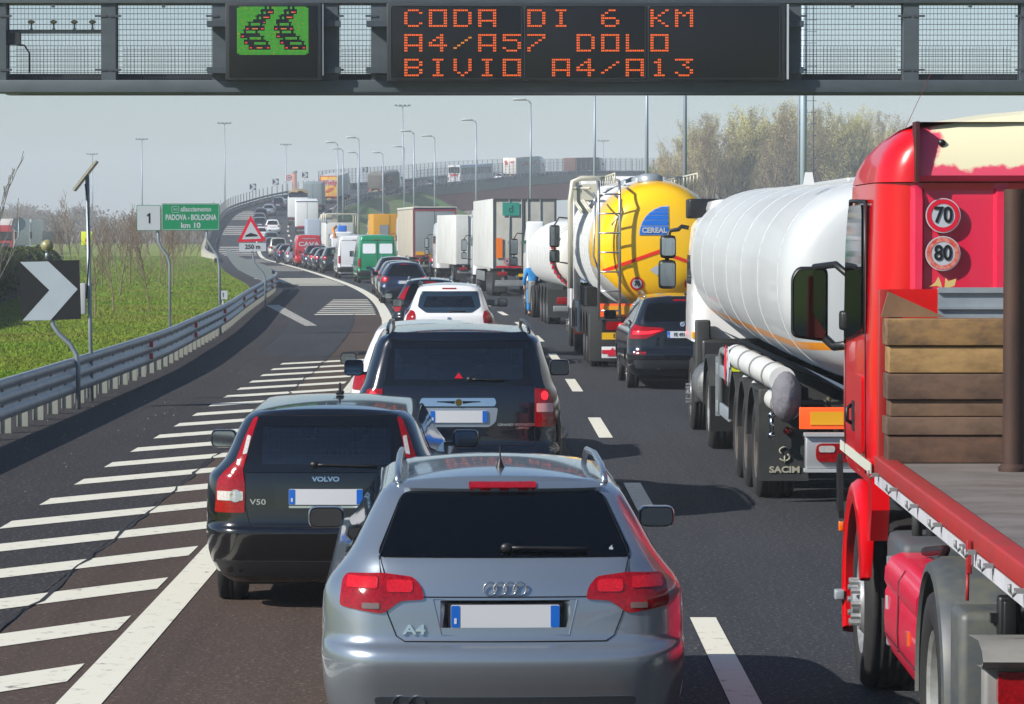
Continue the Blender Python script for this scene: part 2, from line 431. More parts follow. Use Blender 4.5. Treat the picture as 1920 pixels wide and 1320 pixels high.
for o_ in (1.0, -7.0):
    g = MB(); rows = []
    for Y in range(506, 664, 4):
        o = rightoff(Y) - 1.25 + (0 if o_ > 0 else -8)
        rows.append([loc(rp(Y, o, -1.15)), loc(rp(Y, o + .25, -1.2)), loc(rp(Y, o, -1.3)), loc(rp(Y, o, -4.0)), loc(rp(Y, o + .35, -4.05)), loc(rp(Y, o + .35, -4.2)), loc(rp(Y, o - .4, -4.2))])
    g.grid(rows, False); g.build('girder', GIRD, br, fix=False)
for Y in (508, 575, 640):
    for o in (3.6, -6.5):
        p = loc(rp(Y, o)); g = MB(); zb = -AXZ(580) - .1
        g.box(p[0] - .9, p[0] + .9, p[1] - .7, p[1] + .7, zb, p[2] - 4.2, .1); g.build('pier', CONC, br)
p = loc(rp(512, 0)); g = MB(); a = loc(rp(511, 5.8)); b = loc(rp(511, -8.8)); zb = -AXZ(580)
g.prism([(a[0], a[1]), (b[0], b[1]), (b[0], b[1] + 1.2), (a[0], a[1] + 1.2)], zb, a[2] - 1.1, 'xy'); g.build('abutment', CONC, br)
# ------------------------------------------------------------------ barriers
RAILP = [(.0, .75), (.03, .768), (.07, .765), (.095, .735), (.10, .70), (.085, .66), (.055, .635), (.05, .60), (.065, .575), (.092, .545), (.10, .505), (.088, .465), (.058, .44), (.05, .405), (.065, .38), (.092, .35), (.10, .31), (.092, .265), (.06, .235), (.03, .22)]
def guardrail(name, label, ys, fn, posts, side=1, cat='guardrail', prof=RAILP, postm=STEELD, postw=.055, group=None, tall=0, ph=.70):
    p0 = fn(ys[0], 0, 0); root = empty(name, p0, 0, label, cat, group); O = Vector(p0)
    g = MB(); rows = []
    for Y in ys:
        rows.append([tuple(Vector(fn(Y, side * n, z)) - O) for n, z in prof])
    g.grid(rows, True); g.build('rail', STEEL, root, fix=False)
    return root, O
nf = lambda Y, n, z: (railx(Y) + n, Y, z)
gr, O = guardrail('guardrail', 'grey triple-wave steel guardrail along the left shoulder beside the grass', list(np.arange(24, 60, 4)) + list(np.arange(60, 150, 2.5)), nf, None)
Y = 25.0
post0 = None
while Y < 149:
    g = MB(); x = railx(Y) - O.x
    g.box(-.075, .075, -.03, .03, 0, .68); g.box(-.075, -.06, -.06, .06, 0, .68)
    if post0 is None: post0 = g.build('post', mat('post_steel', '8f928c', .6, .25, noise=(1.2, .7, '77765f')), gr); o = post0
    else: o = post0.copy(); col.objects.link(o)
    o.location = (x - .06, Y - O.y, 0); Y += 1.5
for Y, in ((59.5,), (71.3,), (83.5,), (98.6,), (110,), (122,), (131,), (139,)):
    for z in (.60, .38):
        g = MB(); s_ = 1 if Y < 100 else 1.4
        g.box(-.02 * s_, .05 * s_, -.015, .015, -.055, .055, .008); o = g.build('reflector', mat('red_reflector', 'c8391c', .35, emit='c8391c', es=.0), gr); o.location = (railx(Y) - O.x + .10, Y - O.y, z - (.0 if z > .5 else 0))
b0 = None
for Y in np.arange(36, 84, 1.5):
    for z in (.615, .415):
        if b0 is None:
            g = MB(); g.box(-.02, .02, -.09, .09, -.018, .018); b0 = g.build('bolt', mat('dark_bolt', '2b2f33', .6), gr); o = b0
        else: o = b0.copy(); col.objects.link(o)
        o.location = (railx(Y) - O.x + .035, Y - O.y, z)
# far part of the same rail, backed by flat plates
ys2 = list(np.arange(150, 331, 3))
gr2, O2 = guardrail('guardrail', 'steel guardrail backed by flat grey plates, bending away left towards the ramp', ys2, nf, None)
g = MB(); g.grid([[(railx(Y) - O2.x - .12, Y - O2.y, 0), (railx(Y) - O2.x - .12, Y - O2.y, .9)] for Y in ys2], True); g.build('back_plate', mat('plate_grey', '62696e', .6, .2, noise=(.8, .6, '52595e')), gr2, fix=False)
# concrete block parapets with pickets on the ramp
def ramp_barrier(name, label, offf, Y0, Y1, pick, cat='guardrail', top=1.0, col_='4a5560', step=3):
    O = Vector(rp(Y0, offf(Y0))); root = empty(name, O, 0, label, cat)
    ys = np.arange(Y0, Y1, step); L = lambda p: tuple(Vector(p) - O)
    g = MB()
    for z0, z1 in ((.28, .52), (.62, .9)):
        g.grid([[L(rp(Y, offf(Y), z0)), L(rp(Y, offf(Y) + .07, (z0 + z1) / 2)), L(rp(Y, offf(Y), z1))] for Y in ys], True)
    g.build('rail', mat('ramp_rail_' + col_, col_, .6, .3), root, fix=False)
    Y = Y0; p0 = None; n = 0
    while Y < Y1 and n < 100:
        if p0 is None:
            g = MB(); g.box(-.07, .07, -.05, .05, 0, pick); p0 = g.build('post', STEELD, root); o = p0
        else: o = p0.copy(); col.objects.link(o)
        o.location = L(rp(Y, offf(Y) + (.0))); n += 1
        Y += 3.2 / math.hypot(1, AXT(Y))
    return root
ramp_barrier('parapet_railing', 'pale vertical picket railing on the outer left edge of the climbing ramp', lambda Y: leftoff(Y) + .15, 331, 505, 2.0)
ramp_barrier('parapet_railing', 'dark guardrail along the right edge of the ramp above the grass embankment', lambda Y: rightoff(Y) - .2, 392, 520, 1.15, col_='3d4850')
# tall mesh fences on the viaduct, one on each side
MESHF = mat('fence_wire', '59636d', .6, .3)
for nm, lab, offf, Y0 in (('mesh_fence', 'tall see-through mesh fence on the near side of the viaduct, in front of the coach', lambda Y: rightoff(Y) + .2, 505), ('mesh_fence', 'tall mesh fence on the far side of the viaduct behind the coach and trailers', lambda Y: leftoff(Y) + .05, 500)):
    O = Vector(rp(Y0, offf(Y0))); root = empty(nm, O, 0, lab, 'fence'); L = lambda p: tuple(Vector(p) - O)
    Y = Y0; p0 = None; n = 0
    while Y < 662 and n < 100:
        if p0 is None:
            g = MB(); g.box(-.05, .05, -.05, .05, 0, 3.3); p0 = g.build('post', MESHF, root); o = p0
        else: o = p0.copy(); col.objects.link(o)
        o.location = L(rp(Y, offf(Y))); n += 1; Y += 2.2 / math.hypot(1, AXT(Y))
    g = MB()
    ys = np.arange(Y0, 662, 2.5)
    for z in (1.1, 1.6, 2.1, 2.6, 3.28):
        for i in range(len(ys) - 1):
            g.tube([L(rp(ys[i], offf(ys[i]), z)), L(rp(ys[i + 1], offf(ys[i + 1]), z))], .018, 3, False)
    Y = Y0
    while Y < 662:
        p = L(rp(Y, offf(Y), 0)); g.tube([p, (p[0], p[1], p[2] + 3.25)], .012, 3, False); Y += .35 / math.hypot(1, AXT(Y))
    g.build('wire_mesh', MESHF, root, fix=False)
    g = MB()
    g.grid([[L(rp(Y, offf(Y) - .3, .25)), L(rp(Y, offf(Y) - .2, .55)), L(rp(Y, offf(Y) - .3, .9))] for Y in ys], True); g.build('rail', mat('ramp_rail_3d4850', '3d4850', .6, .3), root, fix=False)
# right-hand guardrail of the truck lane (mostly hidden)
nf2 = lambda Y, n, z: rp(Y, 7.2 - n * 1.0 - (0 if Y < 120 else (Y - 120) * .008), z)
gr3, O3 = guardrail('guardrail', 'steel guardrail on the far right shoulder behind the queue of lorries', list(np.arange(-20, 300, 5)), nf2, None)
p0 = None
for Y in np.arange(-18, 290, 8):
    p = Vector(nf2(Y, -.05, 0)) - O3
    if p0 is None:
        g = MB(); g.box(-.05, .05, -.04, .04, 0, .68); p0 = g.build('post', STEELD, gr3); o = p0
    else: o = p0.copy(); col.objects.link(o)
    o.location = p
# ------------------------------------------------------------------ road vehicles: cars
TINT = bpy.data.materials.new('tinted_glass'); TINT.use_nodes = True; n = TINT.node_tree; n.nodes.clear()
oo = n.nodes.new('ShaderNodeOutputMaterial'); t_ = n.nodes.new('ShaderNodeBsdfTransparent'); t_.inputs[0].default_value = (.74, .88, .86, 1)
gl_ = n.nodes.new('ShaderNodeBsdfGlossy'); gl_.inputs['Roughness'].default_value = .03; fr = n.nodes.new('ShaderNodeFresnel'); fr.inputs[0].default_value = 2.1
ms = n.nodes.new('ShaderNodeMixShader'); n.links.new(fr.outputs[0], ms.inputs[0]); n.links.new(t_.outputs[0], ms.inputs[1]); n.links.new(gl_.outputs[0], ms.inputs[2]); n.links.new(ms.outputs[0], oo.inputs[0])
def paint(key, c, metal=.55, rough=.32, noise=None):
    return mat('paint_' + key, c, rough, metal, coat=1.0, noise=noise)
WSG = TINT.copy(); WSG.name = 'clear_glass'
for _q in WSG.node_tree.nodes:
    if _q.type == 'BSDF_TRANSPARENT': _q.inputs[0].default_value = (.9, .97, .95, 1)
class Shell:
    """car body as horizontal slices; local y = 0 at the tail, +y towards the nose, x to the right"""
    def __init__(s, lv, drop=None, belt=1.0, top=1.4):
        zs = [l[0] for l in lv]; s.z0, s.z1 = zs[0], zs[-1]
        s.Z = np.arange(s.z0, s.z1 + .0026, .005); s.T = [pchip(zs, [l[i] for l in lv], s.Z) for i in range(1, 7)]
        s.lv = lv; s.drop = drop; s.belt, s.top = belt, top
    def par(s, z):
        return [float(np.interp(z, s.Z, t)) for t in s.T]
    def zd(s, y, z):
        if not s.drop or z <= s.belt: return z
        k = min(1.0, (z - s.belt) / (s.top - s.belt)); a, y0, L = s.drop
        d = a * max(0, (y0 - y) / y0) ** 2 if y < y0 else a * 1.2 * ((y - y0) / (L - y0)) ** 2
        return z - d * k
    def P(s, u, z, off=0):
        if off:
            e = .004; p = Vector(s.P(u, z)); a = Vector(s.P(u + e, z)) - Vector(s.P(u - e, z)); b = Vector(s.P(u, min(z + e, s.z1))) - Vector(s.P(u, max(z - e, s.z0)))
            n = a.cross(b)
            if n.length < 1e-12: return tuple(p)
            n.normalize()
            return tuple(p + n * off)
        w, yr, yf, rx, ry, b = s.par(z); sg = 1 if u >= 0 else -1; a = abs(u); L1 = max(.01, w - rx); La = math.pi / 2 * math.sqrt((rx * rx + ry * ry) / 2)
        if a <= L1: x = a; y = yr + b * (x / w) ** 2
        elif a < L1 + La:
            t = (a - L1) / La * math.pi / 2; x = L1 + rx * math.sin(t); y = yr + b * (min(x, w) / w) ** 2 + ry * (1 - math.cos(t))
        else: x = w; y = yr + b + ry + (a - L1 - La)
        return (sg * x, y, s.zd(y, z))
    def Y(s, x, z):
        w, yr, yf, rx, ry, b = s.par(z); x = abs(x)
        y = yr + b * (min(x, w) / w) ** 2
        if x > w - rx: y += ry * (1 - math.sqrt(max(0, 1 - min(1, (x - w + rx) / rx) ** 2)))
        return y
    def S(s, sg, y, z, off=0):
        w = s.par(z)[0]; return (sg * (w + off), y, s.zd(y, z))
    def body(s, nz=26, holes=(), wheels=(), R_=.36, zr=.33, crown=.05, nside=34, wind=None):
        zl = [l[0] for l in s.lv]; zs = []
        per = max(1, round(nz / len(zl)))
        for a, b in zip(zl[:-1], zl[1:]):
            k = max(1, min(per + 1, int((b - a) / .035) + 1))
            for i in range(k): zs.append(a + (b - a) * i / k)
        zs.append(zl[-1]); rows = []; uv = []
        for z in zs:
            w, yr, yf, rx, ry, b = s.par(z); L1 = w - rx; r = []; uu = []
            fx, fy = min(.3, w * .4), .35
            for i in range(6): x = L1 * i / 6; r.append((x, yr + b * (x / w) ** 2)); uu.append(x)
            La = math.pi / 2 * math.sqrt((rx * rx + ry * ry) / 2)
            for i in range(8): t = math.pi / 2 * i / 8; x = L1 + rx * math.sin(t); r.append((x, yr + b * (min(x, w) / w) ** 2 + ry * (1 - math.cos(t)))); uu.append(L1 + La * i / 8)
            ya, yb = yr + b + ry, yf - fy
            for i in range(nside): y = ya + (yb - ya) * i / nside; r.append((w, y)); uu.append(9)
            for i in range(6): t = math.pi / 2 * i / 6; r.append((w - fx * (1 - math.cos(t)), yb + fy * math.sin(t))); uu.append(9)
            for i in range(4): r.append(((w - fx) * (1 - i / 3), yf)); uu.append(9)
            row = []
            for j, (x, y) in enumerate(r):
                zz = z
                if x > w * .55 and wheels:
                    for yw in wheels:
                        d = R_ * R_ - (y - yw) ** 2
                        if d > 0 and z < zr + math.sqrt(d) and z < zr + R_: zz = max(zz, zr + math.sqrt(d))
                row.append((x, y, s.zd(y, zz)))
            rows.append(row); uv.append([(q, z) for q in uu])
        m = MB(); m_ = len(rows[0]); s.wind = MB()
        for sg in (1, -1):
            vs = [(sg * x, y, z) for r in rows for x, y, z in r]; fs = []
            for i in range(len(rows) - 1):
                for j in range(m_ - 1):
                    q = (i * m_ + j, i * m_ + j + 1, (i + 1) * m_ + j + 1, (i + 1) * m_ + j)
                    if holes and uv[i][j][0] < 8:
                        um = (uv[i][j][0] + uv[i][j + 1][0]) / 2; zm = (uv[i][j][1] + uv[i + 1][j][1]) / 2
                        if any(h0 <= um <= h1 and z0 <= zm <= z1 for h0, h1, z0, z1 in holes): continue
                    pts = {tuple(round(c, 4) for c in vs[k]) for k in q}
                    if len(pts) < 3: continue
                    if wind and j >= 14 + nside and wind[0] <= zs[i] and zs[i + 1] <= wind[1]:
                        s.wind.add([vs[k] for k in q], [(0, 1, 2, 3)], True); continue
                    fs.append(q)
            m.add(vs, fs, True)
        top = rows[-1]; full = top + [(-x, y, z) for x, y, z in top[::-1]]
        yc = sum(p[1] for p in full) / len(full); ring = [full]
        w = s.par(zs[-1])[0]; hy = max(abs(p[1] - yc) for p in full)
        for t in (.97, .92, .85, .75, .62, .46, .3, .15, .02):
            r = []
            for x, y, z in full:
                y2 = yc + (y - yc) * t; r.append((x * t, y2, s.zd(y2, zs[-1]) + crown * (1 - min(1, abs(x * t) / w) ** 2.2) * (1 - min(1, abs(y2 - yc) / hy) ** 5)))
            ring.append(r)
        m.grid(ring, True, True)
        bot = rows[0]; m.add([(x, y, z) for x, y, z in bot] + [(-x, y, z) for x, y, z in bot[::-1]], [tuple(range(2 * len(bot)))])
        return m
def panel_geo(poly, du=.09, dz=.07):
    bm = bmesh.new(); vs = [bm.verts.new((p[0], p[1], 0)) for p in poly]; f = bm.faces.new(vs); bmesh.ops.triangulate(bm, faces=[f])
    us = [p[0] for p in poly]; zs = [p[1] for p in poly]
    for lo, hi, st, no in ((min(us), max(us), du, (1, 0, 0)), (min(zs), max(zs), dz, (0, 1, 0))):
        k = lo + st
        while k < hi - 1e-4:
            bmesh.ops.bisect_plane(bm, geom=bm.verts[:] + bm.edges[:] + bm.faces[:], plane_co=(k * no[0], k * no[1], 0), plane_no=no, dist=1e-6); k += st
    bm.verts.index_update(); V = [(v.co.x, v.co.y) for v in bm.verts]; F = [[v.index for v in f.verts] for f in bm.faces]
    E = [(e.verts[0].index, e.verts[1].index) for e in bm.edges if len(e.link_faces) == 1]; bm.free()
    return V, F, E
def panel(name, m, parent, poly, fn, off=.004, depth=.012, du=.09, dz=.07):
    """thin shaped piece laid on a curved surface: fn(a,b,off)->point"""
    V, F, E = panel_geo(poly, du, dz); n = len(V)
    vs = [fn(a, b, off) for a, b in V]; mb = MB().add(vs, F, True)
    base = [fn(a, b, off - depth) for a, b in V]; mb.add([v for e in E for v in (vs[e[0]], vs[e[1]], base[e[1]], base[e[0]])], [(4 * i, 4 * i + 1, 4 * i + 2, 4 * i + 3) for i in range(len(E))], False)
    return mb.build(name, m, parent, autosmooth=38)
def mir(poly): return [(-a, b) for a, b in poly][::-1]
def seam(mb, pts, fn, r=.003, n=5, off=.0015):
    out = []
    for i in range(len(pts) - 1):
        a, b = pts[i], pts[i + 1]; k = max(1, int(math.hypot(b[0] - a[0], b[1] - a[1]) / .07))
        for j in range(k): t = j / k; out.append(fn(a[0] * (1 - t) + b[0] * t, a[1] * (1 - t) + b[1] * t, off))
    out.append(fn(pts[-1][0], pts[-1][1], off)); mb.tube(out, r, n, True)
_W = {}
def wheel(parent, x, y, r, wd, rim='9a9da0', lod=0, sg=1, nm='wheel'):
    key = (round(r, 3), round(wd, 3), rim, lod, sg)
    n = 28 if lod == 0 else 14
    if key not in _W:
        t = MB(); h = wd / 2
        t.lathe([(r * .62, -h * .9), (r * .80, -h), (r * .95, -h * .93), (r, -h * .7), (r, -h * .25), (r * .985, -h * .2), (r * .985, -h * .1), (r, -h * .05), (r, h * .05), (r * .985, h * .1), (r * .985, h * .2), (r, h * .25), (r, h * .7), (r * .95, h * .93), (r * .80, h), (r * .62, h * .9), (r * .6, 0), (r * .62, -h * .9)], 'x', n)
        d = MB(); s = sg
        d.lathe([(r * .65, s * h * .92), (r * .63, s * h * .80), (r * .55, s * h * .35), (r * .2, s * h * .45), (0.001, s * h * .5)], 'x', n)
        for k in range(5 if lod == 0 else 0):
            a = 2 * math.pi * k / 5
            d.add([(s * h * .88, math.cos(a + dd) * r * q, math.sin(a + dd) * r * q) for dd, q in ((-.16, .60), (.16, .60), (.35, .14), (-.35, .14))], [(0, 1, 2, 3)])
        _W[key] = (t, d)
    t, d = _W[key]
    if isinstance(t, MB):
        to = t.build('tyre', RUBBER, None); do = d.build('rim', mat('rim_' + rim, rim, .35, .8), None)
        me = (to.data, do.data); bpy.data.objects.remove(to); bpy.data.objects.remove(do); _W[key] = me; t, d = me
    a = bpy.data.objects.new(nm, t); col.objects.link(a); a.parent = parent; a.location = (x, y, r - .012)
    b = bpy.data.objects.new('rim', d); col.objects.link(b); b.parent = a
    return a
def plate(parent, fn, zc, w=.52, h=.11, off=.012, ink=None, col_=None, xc=0, bands=True):
    p = panel('number_plate', col_ or PLATEW, parent, rrect(xc - w / 2, xc + w / 2, zc - h / 2, zc + h / 2, .008, 2), fn, off, .01, .2, .2)
    if bands:
        for s in (-1, 1):
            x0 = xc + s * (w / 2 - .022); panel('plate_band', PLATEB, p, rrect(x0 - .021, x0 + .021, zc - h / 2 + .003, zc + h / 2 - .003, .004, 1), fn, off + .002, .003, .2, .2)
        x0 = xc - (w / 2 - .022); panel('country_mark', PLATEW, p, [(x0 - .006, zc - .035), (x0 + .006, zc - .035), (x0 + .006, zc - .008), (x0 - .006, zc - .008)], fn, off + .004, .002)
    return p
def mirrors(root, sh, x, y, z, m, w=.20, h=.13, glass=MIRRORG, sides=(-1, 1), arm=.12):
    for s in sides:
        g = MB(); g.grid([[(s * x + a * k, y + yy, z + b * k) for a, b in rrect(-w / 2, w / 2, -h / 2, h / 2, .045, 4)] for k, yy in ((.93, -.035), (1, -.02), (1.0, .03), (.85, .09), (.4, .13), (.05, .14))], True, True)
        g.box(*sorted((s * (x - w / 2 - arm), s * (x - w / 2 + .03))), y + .01, y + .06, z - h / 2 + .01, z - h / 2 + .04)
        o = g.build('mirror', m, root)
        g = MB(); g.prism([(s * x + a, z + b) for a, b in rrect(-w * .44, w * .44, -h * .42, h * .42, .04, 4)], y - .037, y - .028); g.build('mirror_glass', glass, o)
def P(sh): return lambda a, b, o=0: sh.P(a, b, o)
def Sd(sh, sg): return lambda a, b, o=0: sh.S(sg, a, b, o)
def rpos(px, Y, dz=0):
    """stand on the road surface under photograph column px at distance Y"""
    x = XP(px, Y); return Vector((x, Y, AXZ(Y) + dz)), -math.atan(AXT(Y))
def place(root, px, Y, yaw=0):
    p, rz = rpos(px, Y); root.location = p; root.rotation_mode = 'XYZ'
    root.rotation_euler = (math.atan(AXG(Y)), 0, rz + yaw)
    return root
FINISH = {}
def car(name, label, spec, m, px, Y, cat='car', group=None, lod=0, yaw=0, **kw):
    """a passenger car seen from behind; spec is a dictionary of slices and panel outlines"""
    q = dict(spec); q.update(kw)
    root = empty(name, (0, 0, 0), 0, label, cat, group)
    sh = Shell(q['lv'], q.get('drop'), q.get('belt', 1.0), q['lv'][-1][0])
    L = q['L']; r = q.get('r', .32); f = P(sh)
    ws = q.get('axles', (.95, L - .85))
    b = sh.body(26 if lod == 0 else 12, q.get('holes', ()), ws, r + .05, r, q.get('crown', .045), 44 if lod == 0 else 24, q.get('wind'))
    b.build('body', m, root)
    if sh.wind.v: sh.wind.build('windscreen', WSG, root)
    u = MB(); W = q['lv'][2][1]; u.box(-W + .20, W - .20, .25, L - .3, .17, .42, .05); u.build('underbody', UNDER, root)
    for y in ws:
        for s in (-1, 1): wheel(root, s * (W - .125), y, r, .21, q.get('rim', '9a9da0'), lod, s)
    # glass
    gl = q.get('glassm', GLASS)
    if 'rear_glass' in q:
        o = panel('rear_window', gl, root, q['rear_glass'], f, .005, .012, .1, .06)
        if 'frit' in q: 
            for pl in q['frit']: panel('window_surround', mat('frit', '07080a', .12, spec=.7), o, pl, f, .008, .01, .1, .06)
    for k, pl in enumerate(q.get('side_glass', ())):
        for s in (-1, 1): panel('side_window', GLASS, root, pl, Sd(sh, s), .004, .01, .3, .08)
    for pl, mm in q.get('lights', ()):
        o = panel('tail_light', mm, root, pl, f, .010, .025, .06, .06); o2 = panel('tail_light', mm, root, mir(pl), f, .010, .025, .06, .06)
        for sub, sm in q.get('light_bits', ()):
            panel('lamp_segment', sm, o, sub, f, .014, .006, .05, .05); panel('lamp_segment', sm, o2, mir(sub), f, .014, .006, .05, .05)
    for nm, mm, pl in q.get('panels', ()): panel(nm, mm, root, pl, f, .006, .012, .1, .08)
    for nm, mm, pl in q.get('panels2', ()): panel(nm, mm, root, pl, f, .009, .012, .1, .08)
    if q.get('seams') and lod == 0:
        g = MB()
        for pts in q['seams']: seam(g, pts, f); 
        g.build('panel_gap', UNDER, root)
    if 'plate' in q: plate(root, f, q['plate'], off=q.get('plate_off', .012), bands=lod == 0)
    if 'brake' in q: x, z = q['brake']; panel('high_brake_lamp', REDL, root, rrect(-x, x, z - .012, z + .012, .008), f, .008, .01)
    if 'rails' in q:
        x, y0, y1, mm = q['rails']; zt = lambda y: sh.zd(y, sh.z1)
        for s in (-1, 1):
            g = MB(); g.tube([(s * x, y0, zt(y0) + .0), (s * x, y0 + .08, zt(y0) + .035), (s * x, y0 + .3, zt(y0) + .06), (s * x * .985, (y0 + y1) / 2, zt(y1) + .07), (s * x * .97, y1 - .2, zt(y1) + .05), (s * x * .97, y1, zt(y1))], .017, 8); g.build('roof_rail', mm, root)
    if 'antenna' in q:
        x, y, z = q['antenna']; g = MB(); g.lathe([(.026, 0), (.022, .025), (.010, .055), (.005, .07), (.0025, .13), (0.001, .135)], 'z', 10, (x, y, z)); g.build('antenna', BLACKP, root)
    if 'fin' in q:
        x, y, z = q['fin']; g = MB(); g.box(x - .03, x + .03, y, y + .12, z, z + .03, .01); g.box(x - .009, x + .009, y + .01, y + .07, z, z + .09, .008); g.build('antenna', BLACKP, root)
    if 'wiper' in q:
        (x0, z0), (x1, z1) = q['wiper']; g = MB(); seam(g, [(x0, z0), (x1, z1)], f, .010, 6, .022); a = f(x0, z0, .02); g.sphere(a, .032, 10, 6, (1, .6, .8)); g.build('wiper', BLACKP, root)
    if 'mirror' in q: mirrors(root, sh, *q['mirror'][:3], q['mirror'][3], *q['mirror'][4:])
    if 'exhaust' in q:
        for x, z in q['exhaust']: g = MB(); g.lathe([(.038, -.05), (.038, .12), (.031, .12), (.031, -.04)], 'y', 14, (x, sh.Y(x, z) + .03, z)); g.build('exhaust', CHROME, root)
    place(root, px, Y, yaw)
    return root, sh
# ---- the silver estate in the foreground
SILV = paint('silver', '909aa4', .74, .30)
AUDI = dict(L=4.58, r=.325, drop=(.035, 2.4, 4.6), belt=1.12, crown=.05, lv=[
    (.24, .78, .10, 4.45, .25, .30, .05), (.34, .84, .05, 4.52, .26, .32, .06), (.45, .872, .015, 4.56, .27, .34, .07), (.58, .885, -.035, 4.58, .28, .36, .08), (.66, .888, -.045, 4.58, .28, .36, .08),
    (.695, .886, -.030, 4.58, .28, .36, .08), (.73, .884, .035, 4.57, .27, .34, .07), (.80, .884, .045, 4.55, .26, .34, .07), (.93, .878, .058, 4.45, .26, .34, .07), (1.0, .85, .075, 4.0, .26, .33, .07), (1.05, .81, .10, 3.45, .25, .32, .07),
    (1.11, .762, .135, 3.25, .20, .30, .07), (1.17, .725, .195, 3.1, .17, .26, .07), (1.27, .675, .315, 2.85, .15, .24, .08), (1.37, .622, .445, 2.62, .13, .22, .08), (1.415, .593, .51, 2.5, .13, .2, .08), (1.445, .555, .56, 2.42, .15, .18, .08), (1.46, .50, .62, 2.35, .14, .18, .08)],
    rear_glass=rpoly([(-.632, 1.125), (.632, 1.125), (.51, 1.405), (.47, 1.428), (-.47, 1.428), (-.51, 1.405)], .05),
    side_glass=[rpoly([(.62, 1.10), (3.15, 1.06), (2.85, 1.25), (2.55, 1.39), (.95, 1.40), (.72, 1.26)], .05)],
    lights=[(rpoly([(-.83, .895), (-.585, .865), (-.50, .925), (-.385, .932), (-.398, .99), (-.44, 1.035), (-.585, 1.052), (-.80, 1.04), (-.825, 1.02)], .02), REDL)],
    light_bits=[(rrect(-.69, -.60, .888, .915, .006), mat('dim_lamp', '6d5a56', .2, .1, coat=1)), (rrect(-.79, -.61, .98, 1.03, .012), mat('red_lamp_bright', 'a80410', .1, 0, coat=.5, noise=(90, .7, 'cc1a26'))), (rrect(-.565, -.44, .965, 1.02, .02), mat('red_lamp_bright'))],
    holes=((0, .28, .79, .915),), rails=(.515, .75, 2.35, mat('rail_silver', 'a8b0b8', .25, .9)), antenna=(0, 1.0, 1.475),
    wiper=((0.01, 1.158), (.40, 1.150)), mirror=(.93, 2.85, 1.085, SILV, .20, .12), exhaust=[(-.50, .44), (-.42, .44)], rim='8f9296',
    seams=[[(-.615, 1.13), (-.60, 1.05), (-.585, .95), (-.56, .86), (-.52, .76), (-.48, .735), (.48, .735), (.52, .76), (.56, .86), (.585, .95), (.60, 1.05), (.615, 1.13)], [(-.60, .945), (-.39, .945), (.39, .945), (.60, .945)]])
a, sh = car('estate_car', 'metallic silver estate car with roof rails and tinted rear window, nearest in the left queue', AUDI, SILV, 948, 15.42, yaw=R(1.7))
f = P(sh)
# plate recess: tray with slanted cheeks, its shade painted as a black back
O_ = [(-.345, .935), (.345, .935), (.305, .765), (-.305, .765)]; I_ = [(-.285, .915), (.285, .915), (.275, .785), (-.275, .785)]; dz_ = sh.Y(0, .85) + .05
g = MB(); g.add([(x, sh.Y(x, z) - .004, z) for x, z in O_] + [(x, dz_, z) for x, z in I_], [(0, 1, 5, 4), (1, 2, 6, 5), (2, 3, 7, 6), (3, 0, 4, 7)]); g.build('plate_recess', SILV, a, fix=False)
g = MB(); g.add([(x, dz_ + .002, z) for x, z in [(-.3, .93), (.3, .93), (.3, .77), (-.3, .77)]], [(0, 1, 2, 3)]); g.build('recess_back', BLACKP, a, fix=False)
fl = lambda p, q, o=0: (p, sh.Y(0, .85) + .022 - o, q)
panel('plate_frame', BLACKP, a, rrect(-.272, .272, .775, .915, .01, 2), fl, .0, .02)
a_plate = plate(a, fl, .852, off=.008)
panel('dealer_strip', PLATEW, a_plate, rrect(-.262, .262, .778, .794, .003, 1), fl, .008, .006)
for s_, x, k in (('Tel. 041 5020904', -.19, .011), ('SpazioAuto', 0, .013), ('Mestre - VE -', .19, .012)): text('dealer_text', s_, k, INK, a_plate, (x, 0, .786), proj=lambda X, Z: fl(X, Z, .010)[1], extrude=.0005)
panel('high_brake_lamp', REDL, a, rrect(-.165, .165, 1.428, 1.45, .008), f, .030, .02)
panel('spoiler_lip', SILV, a, rpoly([(-.50, 1.428), (.50, 1.428), (.47, 1.452), (-.47, 1.452)], .01), f, .022, .03)
g = MB()
for k in range(4):
    cx = (k - 1.5) * .0475; n = 28
    g.tube([(cx + .031 * math.cos(2 * math.pi * i / n), sh.Y(cx, .985) - .012, .985 + .031 * math.sin(2 * math.pi * i / n)) for i in range(n + 1)], .0045, 6, False)
g.build('four_ring_badge', CHROME, a)
text('model_badge', 'A4', .062, CHROME, a, (-.435, 0, .79), 1.45, .004, .002, proj=lambda X, Z: sh.Y(X, Z) - .008)
g = MB(); g.prism(disc(.515, 1.162, .010, 12), sh.Y(.515, 1.162) - .008, sh.Y(.515, 1.162) - .006); g.prism([(.513, 1.174), (.521, 1.180), (.519, 1.172)], sh.Y(.515, 1.162) - .008, sh.Y(.515, 1.162) - .006); g.build('window_sticker', SIGNW, a)
g = MB(); seam(g, [(-.455, 1.433), (.455, 1.433)], f, .004, 5, .006); seam(g, [(-.58, 1.052), (-.61, 1.13), (-.50, 1.41)], f, .0025, 4, .004); seam(g, [(.58, 1.052), (.61, 1.13), (.50, 1.41)], f, .0025, 4, .004); g.build('hatch_gap', UNDER, a)
g = MB(); panel('lower_bumper', mat('bumper_grey', '3b4148', .4, .3), a, rpoly([(-.58, .36), (.58, .36), (.64, .475), (-.64, .475)], .04), f, .006, .01)
